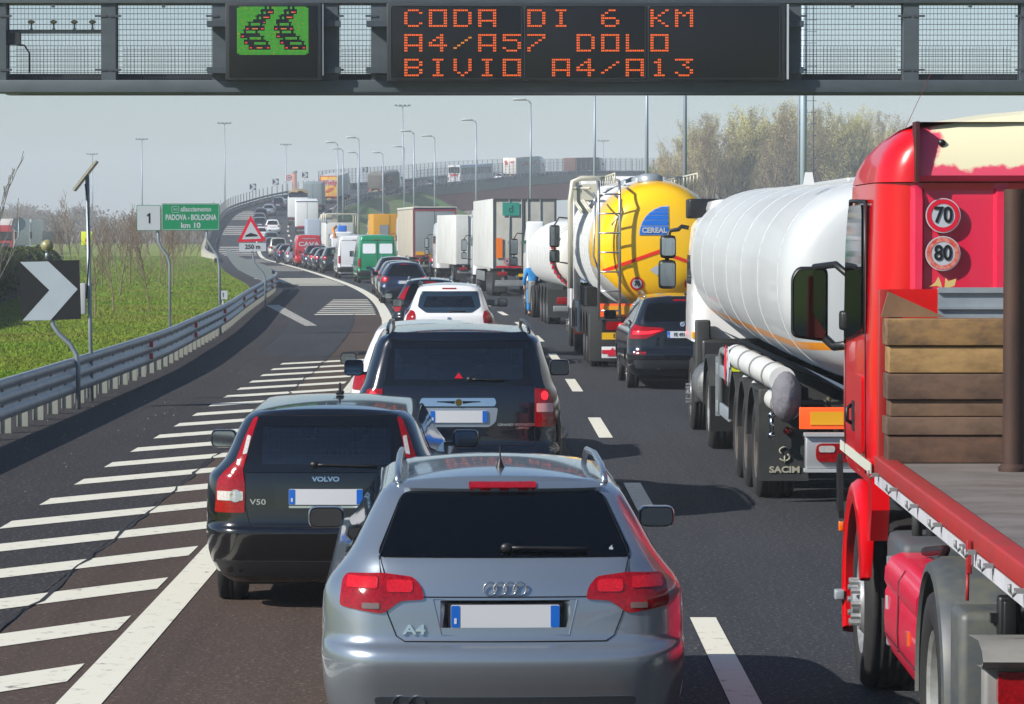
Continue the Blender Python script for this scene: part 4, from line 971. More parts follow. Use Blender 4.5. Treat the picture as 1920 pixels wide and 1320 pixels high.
def lorry(name, label, px, Y, L=12, W=2.5, z0=1.1, z1=3.9, side=None, rear=None, cabm=None, cat='lorry', group=None, lod=0, yaw=0, doors=True, bars=True, trailer=True, mark=None, cabH=None, frame=None, light=REDL, platem=PLATEY):
    root = empty(name, (0, 0, 0), 0, label, cat, group); h = W / 2
    g = MB(); g.box(-h, h, 0.03, L, z0, z1, .02); g.build('cargo_box', side, root)
    g = MB(); g.box(-h + .03, h - .03, -.02, .045, z0 + .03, z1 - .03, .01); d = g.build('rear_doors', rear or side, root)
    if doors:
        g = MB(); g.box(-.012, .012, -.03, -.018, z0 + .08, z1 - .08); g.build('door_gap', UNDER, d)
        if bars and lod == 0:
            for x in (-.62, -.12, .12, .62):
                g = MB(); g.cyl((x, -.05, z0 + .02), (x, -.05, z1 - .03), .022, 8); g.box(x - .05, x + .05, -.07, -.02, z0 + 1.0, z0 + 1.12); g.build('locking_bar', STEELD, d)
    if frame:
        g = MB()
        for a in ((-h, -h + .09, z0, z1), (h - .09, h, z0, z1), (-h + .09, h - .09, z1 - .1, z1), (-h + .09, h - .09, z0, z0 + .1)): g.box(a[0], a[1], -.04, .02, a[2], a[3])
        g.build('door_frame', frame, d)
    g = MB(); g.box(-h + .1, h - .1, .0, .12, .52, .66, .02); g.box(-h + .35, -h + .45, .0, .12, .66, z0); g.box(h - .45, h - .35, .0, .12, .66, z0); g.build('under_run_bar', STEELD, root)
    for s in (-1, 1):
        g = MB(); g.box(s * (h - .38) - .2, s * (h - .38) + .2, -.05, .02, z0 - .28, z0 - .12, .02); g.build('tail_light', light, root)
        g = MB(); g.box(s * (h - .32) - .28, s * (h - .32) + .28, .3, .32, .2, z0 - .12); g.build('mudflap', FLAP, root)
    g = MB(); g.box(-.26, .26, -.03, -.02, z0 - .32, z0 - .2); g.build('number_plate', platem, root)
    chassis(root, .15, L + (1.5 if trailer else 0), .45, z0 - .3)
    ax = (1.9, 3.2, 4.5) if trailer and L > 9 else (1.6,)
    for y in ax:
        for s in (-1, 1): truck_wheel(root, s * (h - .22), y, .5, .38, s)
    cl = 2.1; y = L + .25 if not trailer else L - .2
    if trailer:
        for s in (-1, 1):
            truck_wheel(root, s * (h - .3), L - 1.2, .5, .5, s); truck_wheel(root, s * (h - .2), L + 2.0 - .2, .5, .32, s, True)
            g = MB(); g.box(s * h - .03 if s < 0 else h - .03, s * h + .03 if s < 0 else h + .03, 5.4, L - 2.6, .55, .95, .02); g.build('side_guard', STEELD, root)
        y = L + .55
    else:
        for s in (-1, 1): truck_wheel(root, s * (h - .2), y + .9, .5, .32, s, True)
    cab(root, y, W - .04, cabH or z1 - .35, cabm or WH, .7, cl, lod == 0)
    place(root, px, Y, yaw); return root
BOXW = mat('white_box_body', 'c6c8c6', .45, noise=(.9, .5, 'a9a79e'), bump=(3, .05, .02)); BOXD = mat('dirty_white_doors', 'b5b4ac', .5, noise=(1.1, .6, '97948a')); CURT = mat('cream_curtain', 'aca698', .6, noise=(.7, .5, '97907f')); GRYD = mat('grey_doors', '8c9396', .4, .2, noise=(.6, .4, '7d8487'))
# refrigerated trailer with the d placard
a = lorry('articulated_lorry', 'white refrigerated trailer with a teal letter placard on its rear doors', 984, 130.5, 13.4, 2.55, 1.12, 3.93, BOXW, BOXD, WH, mark='d', frame=mat('door_frame_steel', '55585c', .5, .4))
g = MB(); g.box(-.90, -.22, -.075, -.06, 3.25, 3.78); o = g.build('placard', mat('teal_placard', '2f8b7c', .5), a); text('placard_letter', 'd', .42, mat('placard_ink', '1c4f48', .6), o, (-.56, -.078, 3.5), 1.0, .003, .004)
g = MB(); g.box(-1.16, -.90, -.075, -.055, 1.55, 2.35); g.build('reflector_board', mat('orange_board', 'e87408', .5), a)
def limit_disc(root, x, y, z, r, s, fs=None, worn=False, flip=None):
    g = MB(); g.prism(disc(x, z, r * 1.06, 28), y - .004, y + .004); o = g.build('limit_sticker', SIGNW, root)
    g = MB(); n = 28; rows = [[(x + q * math.cos(2 * math.pi * i / n), y - .006, z + q * math.sin(2 * math.pi * i / n)) for i in range(n)] for q in (r, r * .72)]
    g.grid(rows, False, True); g.build('sticker_ring', mat('worn_ring', 'b8352a', .6, noise=(30, .8, 'c79a8c')) if worn else SIGNR, o)
    text('sticker_number', s, fs or r * 1.0, INK, o, (x, y - .008, z), .85, .001, r * .03)
    return o
limit_disc(a, -.72, -.055, 1.42, .12, '80'); g = MB(); g.box(-1.15, .20, -.06, -.045, 1.16, 1.24); g.build('red_stripe', SIGNR, a)
g = MB(); g.box(-1.2, 1.2, -.02, .06, .42, .56, .01); g.build('bumper_plate', STEELD, a)
lorry('box_lorry', 'white box lorry squeezed between the curtain trailer and the refrigerated trailer', 901, 161, 7.5, 2.5, .95, 3.42, BOXW, BOXW, WH, trailer=False, yaw=.05)
a = lorry('articulated_lorry', 'cream curtain-sided trailer with grey rear doors edged in red', 815, 187.5, 13.4, 2.52, 1.1, 3.86, CURT, GRYD, WH, bars=False, frame=mat('red_edge', '8f3a40', .5))
g = MB(); g.box(-1.30, 1.30, -.03, 13.4, 3.865, 4.0, .03); g.build('roof_cover', mat('dark_blue_trim', 'b9b7ac', .6), a); g = MB(); g.box(-1.2, 1.2, -.05, -.03, 3.86, 3.96); g.build('top_rail', mat('navy_trim', '1c2740', .5), a)
g = MB(); g.box(-1.1, -.45, -.06, -.04, 1.22, 1.42); g.build('reflector_board', YELLOWR, a)
YEL = paint('yellow', 'd19a0a', .1, .4)
a = lorry('box_lorry', 'yellow box lorry beyond the cream curtain trailer', 731, 222, 5, 2.3, 1.0, 3.75, mat('yellow_box', 'c08a08', .5, noise=(1, .3, 'a87806')), None, YEL, trailer=False, lod=1, bars=False); g = MB(); g.box(-.7, -.1, -.04, -.02, 1.9, 3.0); g.build('hatch_panel', GRYD, a)
a, sh = car('van', 'grey van carrying a long roof rack beyond the white panel van', gen(1.95, 2.0, 5.0, 'van'), GREY, 683, 236, 'van', lod=1)
g = MB()
for y in (.4, 1.5, 2.6): g.tube([(-.85, y, 1.95), (-.85, y, 2.3), (.85, y, 2.3), (.85, y, 1.95)], .03, 5)
for x in (-.85, -.3, .3, .85): g.tube([(x, .2, 2.32), (x, 3.0, 2.32)], .03, 5)
g.build('roof_rack', STEEL, a)
a = lorry('breakdown_truck', 'small white breakdown truck with a blue beacon block on its roof', 647, 249, 3.2, 2.0, .9, 2.0, WH, None, WH, 'truck', trailer=False, lod=1, bars=False, cabH=2.3)
g = MB(); g.box(-.35, .35, 3.6, 4.1, 2.5, 3.0, .1); g.build('blue_beacon', mat('blue_block', '1867c4', .3), a); g = MB(); g.tube([(-.7, .3, 2.0), (-.9, .5, 2.7), (-.6, 1.5, 2.9)], .12, 6); g.build('crane_arm', mat('tow_orange', 'c87a30', .5), a)
a = lorry('box_lorry', 'white box lorry with a tubular hoop frame over its roof', 637, 266, 6.5, 2.3, .9, 3.25, BOXW, None, WH, trailer=False, lod=1, bars=False)
g = MB()
for y in (0, 3, 6): g.tube([(-1.1, y, 3.2), (-1.15, y, 3.85), (-1.0, y, 3.95), (1.35, y, 3.95), (1.5, y, 3.8), (1.5, y, 1.2)], .06, 6)
g.build('hoop_frame', mat('cream_tube', 'c4bfae', .5), a)
a = lorry('recovery_truck', 'pale recovery truck with a beige roof unit and a yellow square', 600, 303, 7, 2.4, .9, 3.6, mat('pale_blue_body', '9aa6b4', .5), None, WH, 'truck', trailer=False, lod=1, bars=False)
g = MB(); g.box(.1, 1.2, -.1, 2.5, 3.65, 4.05, .1); g.box(1.0, 1.6, -.06, 0, 3.0, 3.6); g.build('roof_unit', CURT, a); g = MB(); g.box(.9, 1.5, -.14, -.1, 2.5, 3.1); g.build('yellow_square', mat('yellow_sq', 'e0a80c', .5), a)
a = lorry('box_lorry', 'clean white box lorry with hinged rear doors on the climbing bend', 576, 368, 8, 2.5, 1.1, 3.95, mat('clean_white', 'dadcdc', .4), None, WH, trailer=False, lod=1)
g = MB(); g.box(-1.24, 1.24, -.045, -.03, 3.84, 3.93); g.build('top_rail', mat('navy_trim'), a); g = MB(); g.box(-1.1, 1.1, -.045, -.03, 1.0, 1.12); g.build('red_stripe', SIGNR, a)
a = lorry('tipper_lorry', 'white lorry loaded with straw-coloured cargo above a dark blue band', 559, 395, 8, 2.5, 1.0, 3.4, mat('clean_white'), None, WH, trailer=False, lod=1, bars=False)
g = MB(); g.box(-1.15, 1.15, .05, 7.8, 3.42, 3.85); g.build('blue_band', mat('navy_trim'), a)
g = MB(); rows = []
for i in range(14): rows.append([(-1.2 + 2.4 * j / 7, i * .6, 3.9 + (.25 + .14 * math.sin(i * 2.3 + j * 1.7)) * math.sin(math.pi * j / 7)) for j in range(8)])
g.grid(rows, True); g.build('load', mat('straw', '94815a', .9, noise=(4, .6, '6f5f3d')), a)
lorry('box_lorry', 'grey corrugated box lorry ahead of the straw load', 586, 430, 7, 2.5, 1.1, 3.9, mat('grey_corrugated', '7f8b90', .5, noise=(2, .5, '6d787d', (6, 1, .1))), None, WH, trailer=False, lod=1, bars=False)
a = lorry('articulated_lorry', 'trailer with bright yellow and red food advertising across its rear', 617, 460, 13, 2.55, 1.0, 3.95, mat('dull_white', 'b4b4b2', .5), mat('ad_yellow', 'e6c63a', .5, noise=(.9, .9, 'd8864a')), WH, trailer=True, lod=1, bars=False, frame=mat('ad_red', 'c0281f', .5))
text('lettering', 'Wudy', .95, SIGNR, a, (0, -.06, 3.0), .95, .01, .02)
g = MB(); g.prism(rpoly([(-.9, 3.35), (.9, 3.4), (1.0, 2.65), (-1.0, 2.55)], .1), -.035, -.025); g.build('white_flash', SIGNW, a)
g = MB(); g.prism([(.1 + .6 * math.cos(t), 1.9 + .3 * math.sin(t) + .25 * math.cos(t)) for t in np.linspace(0, 6.2, 18)], -.04, -.03); g.build('sausage_print', mat('sausage', 'b5502a', .5), a)
a = lorry('tipper_lorry', 'brown dump trailer with an arched sheet cover at the start of the viaduct', 705, 486, 11, 2.5, 1.0, 3.0, mat('dump_brown', '5c5750', .7, noise=(.8, .6, '49443e')), None, WH, lod=1, bars=False, doors=False, light=mat('dump_orange', 'c9542a', .5))
g = MB(); g.grid([[(1.27 * math.cos(t), y, 3.0 + .55 * math.sin(t)) for t in np.linspace(0, math.pi, 10)] for y in (-.02, 5, 11)], True)
g.add([(1.27 * math.cos(t), -.02, 3.0 + .55 * math.sin(t)) for t in np.linspace(0, math.pi, 10)], [tuple(range(10))]); g.build('sheet_cover', mat('grey_sheet', '7b7a76', .7, noise=(1, .5, '66625b')), a)
a = empty('coach', (0, 0, 0), 0, 'white and silver touring coach on the viaduct behind the mesh fence', 'coach')
g = MB(); rows = [[(x * s, 12 * yy, z) for x, yy in rrect(-1.27, 1.27, 0, 1, .04, 3)] for z, s in ((.35, 1), (1.2, 1), (2.6, .98), (3.1, .95), (3.3, .85))]
g.grid(rows, True, True); g.add(rows[-1], [tuple(range(len(rows[-1])))]); g.build('body', mat('coach_white', 'c9cdd0', .3, coat=.5), a, autosmooth=40)
g = MB(); g.prism(rrect(-1.05, 1.05, 2.0, 3.0, .1), -.03, .02); g.build('rear_window', GLASS, a)
for s in (-1, 1): g = MB(); g.prism(rrect(.4, 11.4, 1.75, 2.85, .1), s * 1.235, s * 1.275, 'yz'); g.build('side_window', mat('coach_glass', '1a2228', .1), a)
g = MB(); g.prism([(-.9, 1.85), (.9, 1.85), (.5, 1.4), (.1, 1.6), (-.5, 1.35)], -.03, .02); g.build('red_motif', SIGNR, a)
for s in (-1, 1):
    g = MB(); g.box(s * 1.1 - .08, s * 1.1 + .08, -.03, .02, .8, 1.3); g.build('tail_light', REDL, a)
    for y in (3, 9.5): truck_wheel(a, s * 1.07, y, .5, .34, s)
place(a, 852, 545, -R(12))
a = lorry('articulated_lorry', 'white trailer with red script on its side, highest on the viaduct', 956, 574, 13, 2.5, 1.0, 3.85, mat('dull_white2', 'b0aeaa', .5), mat('warm_white', 'd8d4cc', .5), WH, lod=1, bars=False)
for s in (1,): g = MB(); g.prism([(3, 2.6), (5, 3.1), (8, 2.7), (11, 3.3), (11, 2.8), (8, 2.2), (5, 2.5), (3.4, 2.2)], 1.255, 1.265, 'yz'); g.build('red_script', mat('faded_red', 'b8454c', .5), a)
g = MB(); g.prism([(-1, 3.3), (-.5, 3.4), (-.3, 2.6), (-.8, 2.5)], -.04, -.03); g.prism([(0.1, 3.2), (.9, 3.3), (.8, 3.0), (.2, 2.9)], -.04, -.03); g.build('red_motif', mat('faded_red'), a)
a = lorry('tipper_lorry', 'lorry stacked with brown crates, rightmost vehicle on the viaduct', 1068, 598, 11, 2.5, 1.0, 3.4, mat('crate_brown', '6b4a3c', .8, noise=(2, .7, '54392f')), None, WH, lod=1, bars=False)
# ------------------------------------------------------------------ tankers
class Tank:
    def __init__(s, secs, p=2.0): s.secs = secs; s.p = p      # (y, cz, rx, rz)
    def ring(s, y, n=48):
        S = s.secs; c = [float(np.interp(y, [a[0] for a in S], [a[i] for a in S])) for i in (1, 2, 3)]
        out = []
        for i in range(n):
            t = 2 * math.pi * i / n; a, b = math.cos(t), math.sin(t)
            f = lambda v: math.copysign(abs(v) ** (2 / s.p), v); out.append((c[1] * f(a), y, c[0] + c[2] * f(b)))
        return out
    def mesh(s, ys, n=48):
        g = MB(); rows = [s.ring(y, n) for y in ys]; g.grid(rows, True, True); g.add(rows[-1], [tuple(range(n))]); g.add(rows[0], [tuple(range(n))]); return g
    def Y(s, x, z):
        S = s.secs; lo, hi = S[0][0], S[-1][0]
        for k in range(30):
            m = (lo + hi) / 2; cz, rx, rz = [float(np.interp(m, [a[0] for a in S], [a[i] for a in S])) for i in (1, 2, 3)]
            if abs(x / rx) ** s.p + abs((z - cz) / rz) ** s.p <= 1: hi = m
            else: lo = m
        return hi
def smooth_secs(secs, n=40):
    y = [a[0] for a in secs]; q = np.linspace(y[0] ** .5 if y[0] > 0 else 0, y[-1] ** .5, n) ** 2; q[0] = y[0]; q[-1] = y[-1]
    return [tuple([float(v)] + [float(pchip(y, [a[i] for a in secs], [v])[0]) for i in (1, 2, 3)]) for v in q]
# white fuel tanker
WT = empty('tanker_lorry', (0, 0, 0), 0, 'white fuel tanker with an orange stripe and slung hose tubes, beside the red flatbed', 'tanker')
TW = mat('tank_white', 'b6babc', .42, .0, coat=.15, noise=(.5, .5, 'a4a8a8'))
_n = TW.node_tree; _p = _n.nodes['Principled BSDF']; _src = _p.inputs['Base Color'].links[0].from_socket; _tc = _n.nodes.new('ShaderNodeTexCoord'); _sx = _n.nodes.new('ShaderNodeSeparateXYZ'); _n.links.new(_tc.outputs['Object'], _sx.inputs[0])
_c = _n.nodes.new('ShaderNodeMath'); _c.operation = 'COMPARE'; _c.inputs[1].default_value = 1.625; _c.inputs[2].default_value = .036; _n.links.new(_sx.outputs[2], _c.inputs[0])
_mx = _n.nodes.new('ShaderNodeMix'); _mx.data_type = 'RGBA'; _n.links.new(_c.outputs[0], _mx.inputs[0]); _n.links.new(_src, _mx.inputs[6]); _mx.inputs[7].default_value = (*lin('d98a1c'), 1); _n.links.new(_mx.outputs[2], _p.inputs['Base Color'])
T = Tank(smooth_secs([(0, 2.22, .55, .5), (.06, 2.22, .95, .78), (.16, 2.22, 1.13, .89), (.35, 2.22, 1.215, .94), (.6, 2.22, 1.24, .965), (2, 2.22, 1.25, .975), (11.8, 2.28, 1.25, .96), (14.0, 2.3, 1.25, .95), (14.6, 2.3, 1.15, .85)], 60), 2.45)
ys = [a[0] for a in T.secs]; T.mesh(ys, 64).build('tank', TW, WT, autosmooth=50)
for y in (.62, 2.8, 5.0, 7.2, 9.4, 11.6, 13.6):
    g = MB(); r0 = T.ring(y, 48); c = Vector((0, y, 2.25)); pts = [tuple(c + (Vector(p) - c) * 1.002) for p in r0]; g.tube(pts + [pts[0]], .004, 5, False); g.build('tank_rib', mat('rib_white', 'bfc2c3', .45, coat=.1), WT)
text('fuel_text', 'm', .12, PLATEB, WT, (-.42, 0, 1.76), 1, .001, .002, proj=lambda X, Z: T.Y(X, Z) - .01)
g = MB()     # belly keel, pale blue
g.add([(-1.0, .5, 1.42), (-.35, .35, 1.05), (-.1, .5, 1.0), (-1.0, 12, 1.42), (-.35, 12, 1.05), (-.1, 12, 1.0)], [(0, 1, 4, 3), (1, 2, 5, 4), (0, 2, 1)]); g.add([(1.0, .5, 1.42), (.35, .35, 1.05), (.1, .5, 1.0), (1.0, 12, 1.42), (.35, 12, 1.05), (.1, 12, 1.0)], [(0, 3, 4, 1), (1, 4, 5, 2), (0, 1, 2)])
g.build('belly_keel', mat('keel_blue', '7f92a8', .4, .2), WT)
g = MB(); g.box(-.55, .55, 1.0, 13, 3.13, 3.19, .02); g.build('catwalk', mat('catwalk_grey', 'b9bcbe', .5, .4), WT)
for y in (1.3, 2.6, 4.2, 5.8, 8): g = MB(); g.lathe([(.22, 0), (.22, .05), (.12, .07), (.001, .08)], 'z', 16, (0, y, 3.18)); g.build('manhole_lid', STEEL, WT)
for x in (-.9, .25): g = MB(); g.add([(x - .05, 1.1, 3.12), (x + .05, 1.1, 3.12), (x + .03, 1.1, 3.24), (x - .03, 1.1, 3.24), (x - .05, 1.2, 3.12), (x + .05, 1.2, 3.12), (x + .03, 1.2, 3.24), (x - .03, 1.2, 3.24)], [(0, 1, 2, 3), (4, 7, 6, 5), (0, 3, 7, 4), (1, 5, 6, 2), (2, 6, 7, 3)]); g.build('vent_stub', WHITEP, WT)
tw = mat('tube_white', 'c8cac8', .4, noise=(2, .4, 'b0b1ad'))
for (x, z, ya, yb, r) in ((-1.20, 1.30, .50, 6.3, .125), (-1.12, 1.03, .6, 3.2, .105), (-1.12, 1.04, 4.0, 6.2, .10)):
    g = MB(); g.cyl((x, ya, z), (x, yb, z), r, 20); o = g.build('hose_tube', tw, WT, autosmooth=40)
    for y in np.arange(ya + .8, yb, 1.5): g = MB(); g.lathe([(r + .004, 0), (r + .012, .01), (r + .012, .05), (r + .004, .06)], 'y', 20, (x, y, z)); g.build('tube_clamp', STEELD, o)
g = MB(); rows = []
random.seed(3)
for k in range(9):
    ph = math.pi * k / 8; rr = .245 * math.sin(ph) + .001; rows.append([(-1.17 + rr * .55 * math.cos(t) * (1 + .1 * random.random()), .42 - .22 * math.cos(ph) , 1.15 + rr * .92 * math.sin(t) * (1 + .12 * random.random())) for t in np.linspace(0, 2 * math.pi, 18, False)])
g.grid(rows, True, True); g.build('canvas_cover', mat('canvas_grey', '6d6c72', .9, noise=(8, .6, '595861'), bump=(14, .7, .03)), WT)
for y in (3.1, 4.4, 5.7):
    for s in (-1, 1): truck_wheel(WT, s * 1.06, y, .51, .38, s, rim='77706a')
    for s in (-1, 1): fender(WT, s, .78, 1.285, y, .60, .51, 8, 172)
for s in (-1, 1):
    g = MB(); g.box(s * 1.03 - .245, s * 1.03 + .245, 2.28, 2.42, .95, 1.13, .02); g.box(s * 1.03 - .245, s * 1.03 + .245, 2.28, 2.31, .22, .98); g.box(s * 1.03 - .245, s * 1.03 + .245, 2.31, 2.9, 1.1, 1.14); g.build('mudflap', FLAP, WT)
text('flap_text', 'SACIM', .085, mat('flap_ink', '9c9a8c', .6), WT, (-1.02, 2.27, .33), 1.25, .002, .003)
g = MB(); n = 14
g.tube([(-1.02 + .05 * math.cos(t), 2.265, .52 + .035 * math.sin(t)) for t in np.linspace(0.4, 4.2, n)], .008, 5); g.tube([(-1.02 + .05 * math.cos(t), 2.265, .455 + .035 * math.sin(t)) for t in np.linspace(3.5, 7.3, n)], .008, 5); g.tube([(-1.02, 2.265, .47), (-1.02, 2.265, .40)], .008, 5); g.build('flap_logo', mat('flap_ink'), WT)
g = MB(); g.cyl((-1.22, 2.2, 1.0), (-.4, 2.2, 1.0), .025, 8); g.build('hose_bar', STEELD, WT)
for z in (1.10, .78): g = MB(); g.cyl((-1.16, 2.14, z - .1), (-1.16, 2.14, z + .1), .022, 10); g.sphere((-1.16, 2.14, z + .1), .038); g.sphere((-1.16, 2.14, z - .1), .038); g.build('clamp_bolt', CHROME, WT)
g = MB(); g.tube([(-.72, 1.0, 1.1), (-.74, .8, .95), (-.68, .6, .8), (-.7, .5, .62)], .022, 8); g.build('hose', mat('brass_hose', '7d755c', .5, .4), WT)
# tail board and lamp carrier
g = MB(); g.box(-1.07, 1.07, .18, .22, .86, 1.06, .005); o = g.build('marker_board', ORANGE, WT); g = MB(); g.box(-.97, .97, .17, .178, .90, 1.02); g.build('board_centre', YELLOWR, o)
LB = mat('lamp_carrier', 'a7aaac', .4, .5)
for s in (-1, 1):
    x = s * .72; g = MB(); g.box(x - .30, x + .30, .10, .22, .50, .80, .015); o = g.build('lamp_carrier', LB, WT)
    g = MB(); g.box(x - .31, x + .31, .06, .22, .80, .83); g.box(x - .31, x + .31, .06, .22, .47, .50); g.build('carrier_lip', mat('lip_light', 'c0c2c3', .4, .4), o)
    g = MB(); g.prism(rrect(x - .21, x + .23, .565, .735, .06), .055, .11); l = g.build('tail_light', REDL, WT)
    for dx in (-.11, .12): g = MB(); g.prism(rrect(x + dx - .075, x + dx + .075, .655, .715, .03), .047, .056); g.build('lamp_segment', CLEARL, l)
g = MB(); g.cyl((-1.0, 2.2, .72), (-1.0, 2.26, .72), .04, 12); g.build('side_reflector', REDL, WT)
# side guard, tube hoop, placards
g = MB(); g.tube([(-1.24, 8.0, .55), (-1.24, 8.0, 1.22), (-1.24, 7.85, 1.3), (-1.24, 6.6, 1.3)], .045, 8); g.build('side_hoop', STEELD, WT)
for z in (.62, 1.06): g = MB(); g.box(-1.27, -1.23, 6.5, 8.6, z - .07, z + .07, .01); g.build('side_guard', STEEL, WT)
g = MB(); g.box(-1.27, -1.22, 8.6, 8.66, .5, 1.2); g.build('guard_upright', STEEL, WT)
g = MB(); g.prism([(6.2, .98), (6.42, 1.2), (6.2, 1.42), (5.98, 1.2)], -1.33, -1.32, 'yz'); g.build('hazard_diamond', SIGNR, WT); g = MB(); g.prism([(5.8, .98), (6.0, 1.2), (5.8, 1.42), (5.6, 1.2)], -1.33, -1.32, 'yz'); g.build('hazard_diamond', SIGNW, WT)
g = MB(); g.box(-1.20, -1.08, 7.0, 7.02, .6, 1.22); g.build('yellow_panel', mat('hivis', 'c9d414', .5), WT)
chassis(WT, .3, 16.8, .42, .88)
g = MB(); g.box(-.75, .75, 2.6, 6.8, .62, .86); g.build('bogie', UNDER, WT)
for s in (-1, 1):
    truck_wheel(WT, s * 1.0, 10.4, .51, .5, s, rim='b9babb'); truck_wheel(WT, s * 1.07, 14.2, .5, .34, s, True)
    fender(WT, s, .75, 1.27, 10.4, .60, .52, 0, 180); 
    g = MB(); g.box(s * 1.0 - .26, s * 1.0 + .26, 9.7, 9.74, .25, .8); g.build('mudflap', UNDER, WT)
    g = MB(); g.cyl((s * 1.0, 11.5, .7), (s * 1.0, 12.9, .7), .30, 22); g.build('air_tank', mat('perforated_steel', '8a8c8c', .45, .6, noise=(60, .9, '4a4c4d')), WT)
    g = MB(); g.box(s * 1.12 - .1, s * 1.12 + .1, 13.3, 13.5, .4, 1.5, .03); g.build('step_panel', FLAP, WT)
g = MB(); g.box(-1.15, 1.15, 13.2, 15.0, .5, 1.25, .05); g.build('lower_cab', BLACKP, WT)
cab(WT, 13.55, 2.46, 2.88, WHITEP, 1.2, 2.0, False)
g = MB(); g.box(-1.24, -1.19, 13.5, 13.9, 1.25, 1.33); g.build('yellow_edge', YELLOWR, WT)
g = MB(); g.box(-1.22, -.75, 14.9, 15.6, 2.85, 3.12, .03); g.build('visor', BLACKP, WT)
g = MB(); g.tube([(-1.2, 15.2, 2.72), (-1.30, 15.2, 2.74), (-1.34, 15.2, 2.70), (-1.46, 15.2, 2.68), (-1.50, 15.2, 2.55), (-1.50, 15.2, 1.9)], .03, 8); g.box(-1.60, -1.38, 15.05, 15.25, 2.30, 2.62, .06); g.box(-1.62, -1.38, 15.05, 15.25, 1.88, 2.28, .06); o = g.build('mirror', BLACKP, WT)
g = MB(); g.prism(rrect(-1.58, -1.40, 2.34, 2.58, .04), 15.03, 15.048); g.prism(rrect(-1.60, -1.40, 1.92, 2.24, .04), 15.03, 15.048); g.build('mirror_glass', MIRRORG, o)
WT.location = (3.72, 29.75, 0); WT.rotation_euler = (0, 0, R(0.3))
# yellow and white silo tanker
YT = empty('tanker_lorry', (0, 0, 0), 0, 'silo tanker with a bright yellow rear dome marked CEREAL and a steel ladder', 'tanker')
TY = Tank(smooth_secs([(0, 2.40, .10, .10), (.02, 2.40, .55, .52), (.10, 2.39, .88, .86), (.25, 2.38, 1.06, 1.06), (.55, 2.38, 1.17, 1.19), (1.0, 2.38, 1.24, 1.26), (1.6, 2.38, 1.27, 1.29), (2.4, 2.38, 1.28, 1.30), (11.6, 2.42, 1.28, 1.28), (12.6, 2.45, .9, .9), (13, 2.45, .5, .5)], 60), 2.05)
m = bpy.data.materials.new('yellow_white_tank'); m.use_nodes = True; n = m.node_tree; p = n.nodes['Principled BSDF']; tc = n.nodes.new('ShaderNodeTexCoord'); sx = n.nodes.new('ShaderNodeSeparateXYZ'); n.links.new(tc.outputs['Object'], sx.inputs[0])
# painted boundary: y < 1.15 + slanted with height
ma = n.nodes.new('ShaderNodeMath'); ma.operation = 'MULTIPLY_ADD'; n.links.new(sx.outputs[2], ma.inputs[0]); ma.inputs[1].default_value = -.22; ma.inputs[2].default_value = 2.15
mb_ = n.nodes.new('ShaderNodeMath'); mb_.operation = 'GREATER_THAN'; n.links.new(sx.outputs[1], mb_.inputs[0]); n.links.new(ma.outputs[0], mb_.inputs[1])
m1 = n.nodes.new('ShaderNodeMath'); m1.operation = 'ADD'; n.links.new(sx.outputs[0], m1.inputs[0]); n.links.new(sx.outputs[2], m1.inputs[1])
m2 = n.nodes.new('ShaderNodeMath'); m2.operation = 'LESS_THAN'; n.links.new(m1.outputs[0], m2.inputs[0]); m2.inputs[1].default_value = .78
m3 = n.nodes.new('ShaderNodeMath'); m3.operation = 'MAXIMUM'; n.links.new(mb_.outputs[0], m3.inputs[0]); n.links.new(m2.outputs[0], m3.inputs[1])
mx = n.nodes.new('ShaderNodeMix'); mx.data_type = 'RGBA'; n.links.new(m3.outputs[0], mx.inputs[0]); mx.inputs[6].default_value = (*lin('f2bd00'), 1); mx.inputs[7].default_value = (*lin('d0d1cf'), 1)
n.links.new(mx.outputs[2], p.inputs['Base Color']); p.inputs['Roughness'].default_value = .3; p.inputs['Coat Weight'].default_value = .5
TY.mesh([a[0] for a in TY.secs], 64).build('tank', m, YT, autosmooth=60)
for y in np.arange(2.2, 11.6, .85):
    g = MB(); pts = [tuple(Vector((0, y, 2.45)) + (Vector(q) - Vector((0, y, 2.45))) * 1.004) for q in TY.ring(y, 40)]; g.tube(pts + [pts[0]], .016, 5, False); g.build('tank_rib', mat('rib_white'), YT)
pj = lambda d: (lambda X, Z: TY.Y(X, Z) - d)
def decal(name, m, poly, d, par=YT, surf=TY):
    V, F, E = panel_geo(poly, .06, .06); return MB().add([(a, surf.Y(a, b) - d, b) for a, b in V], F, True).build(name, m, par)
qc = [(-.02 + 0, 2.65)]; cx, cz, rr = .17, 2.60, .54
o = decal('logo_ground', SIGNW, [(cx + .012, cz - .012)] + [(cx + .012 - (rr + .03) * math.cos(t), cz - .012 + (rr + .03) * math.sin(t)) for t in np.linspace(0, math.pi / 2, 14)], .012)
bl = mat('logo_blue', '1668c8', .4)
bands = [(0, .16), (.175, .275), (.285, .365), (.375, .435), (.445, .49), (.50, .528)]
for z0, z1 in bands:
    zz = np.linspace(z0, z1, 4); lf = [(cx - math.sqrt(max(0, rr * rr - q * q)), cz + q) for q in zz]; decal('logo_band', bl, [(cx, cz + z0)] + lf + [(cx, cz + z1)], .018, o)
text('logo_text', 'CEREAL', .135, SIGNW, o, (cx - .262, 0, cz + .078), 1.02, .002, .006, proj=pj(.026))
def redband(x0, z0, x1, z1):
    k = 16; rows = []
    for i in range(k + 1): x = x0 + (x1 - x0) * i / k; z = z0 + (z1 - z0) * i / k; rows.append([(x, TY.Y(x, z + .035) - .01, z + .035), (x, TY.Y(x, z - .035) - .01, z - .035)])
    return MB().grid(rows, True)
g = redband(-1.12, 1.88, 0, 2.28); g2 = redband(0, 2.28, 1.12, 1.88); g.add(g2.v, g2.f, True); g.build('red_chevron_line', mat('line_red', 'e02a10', .4), YT)
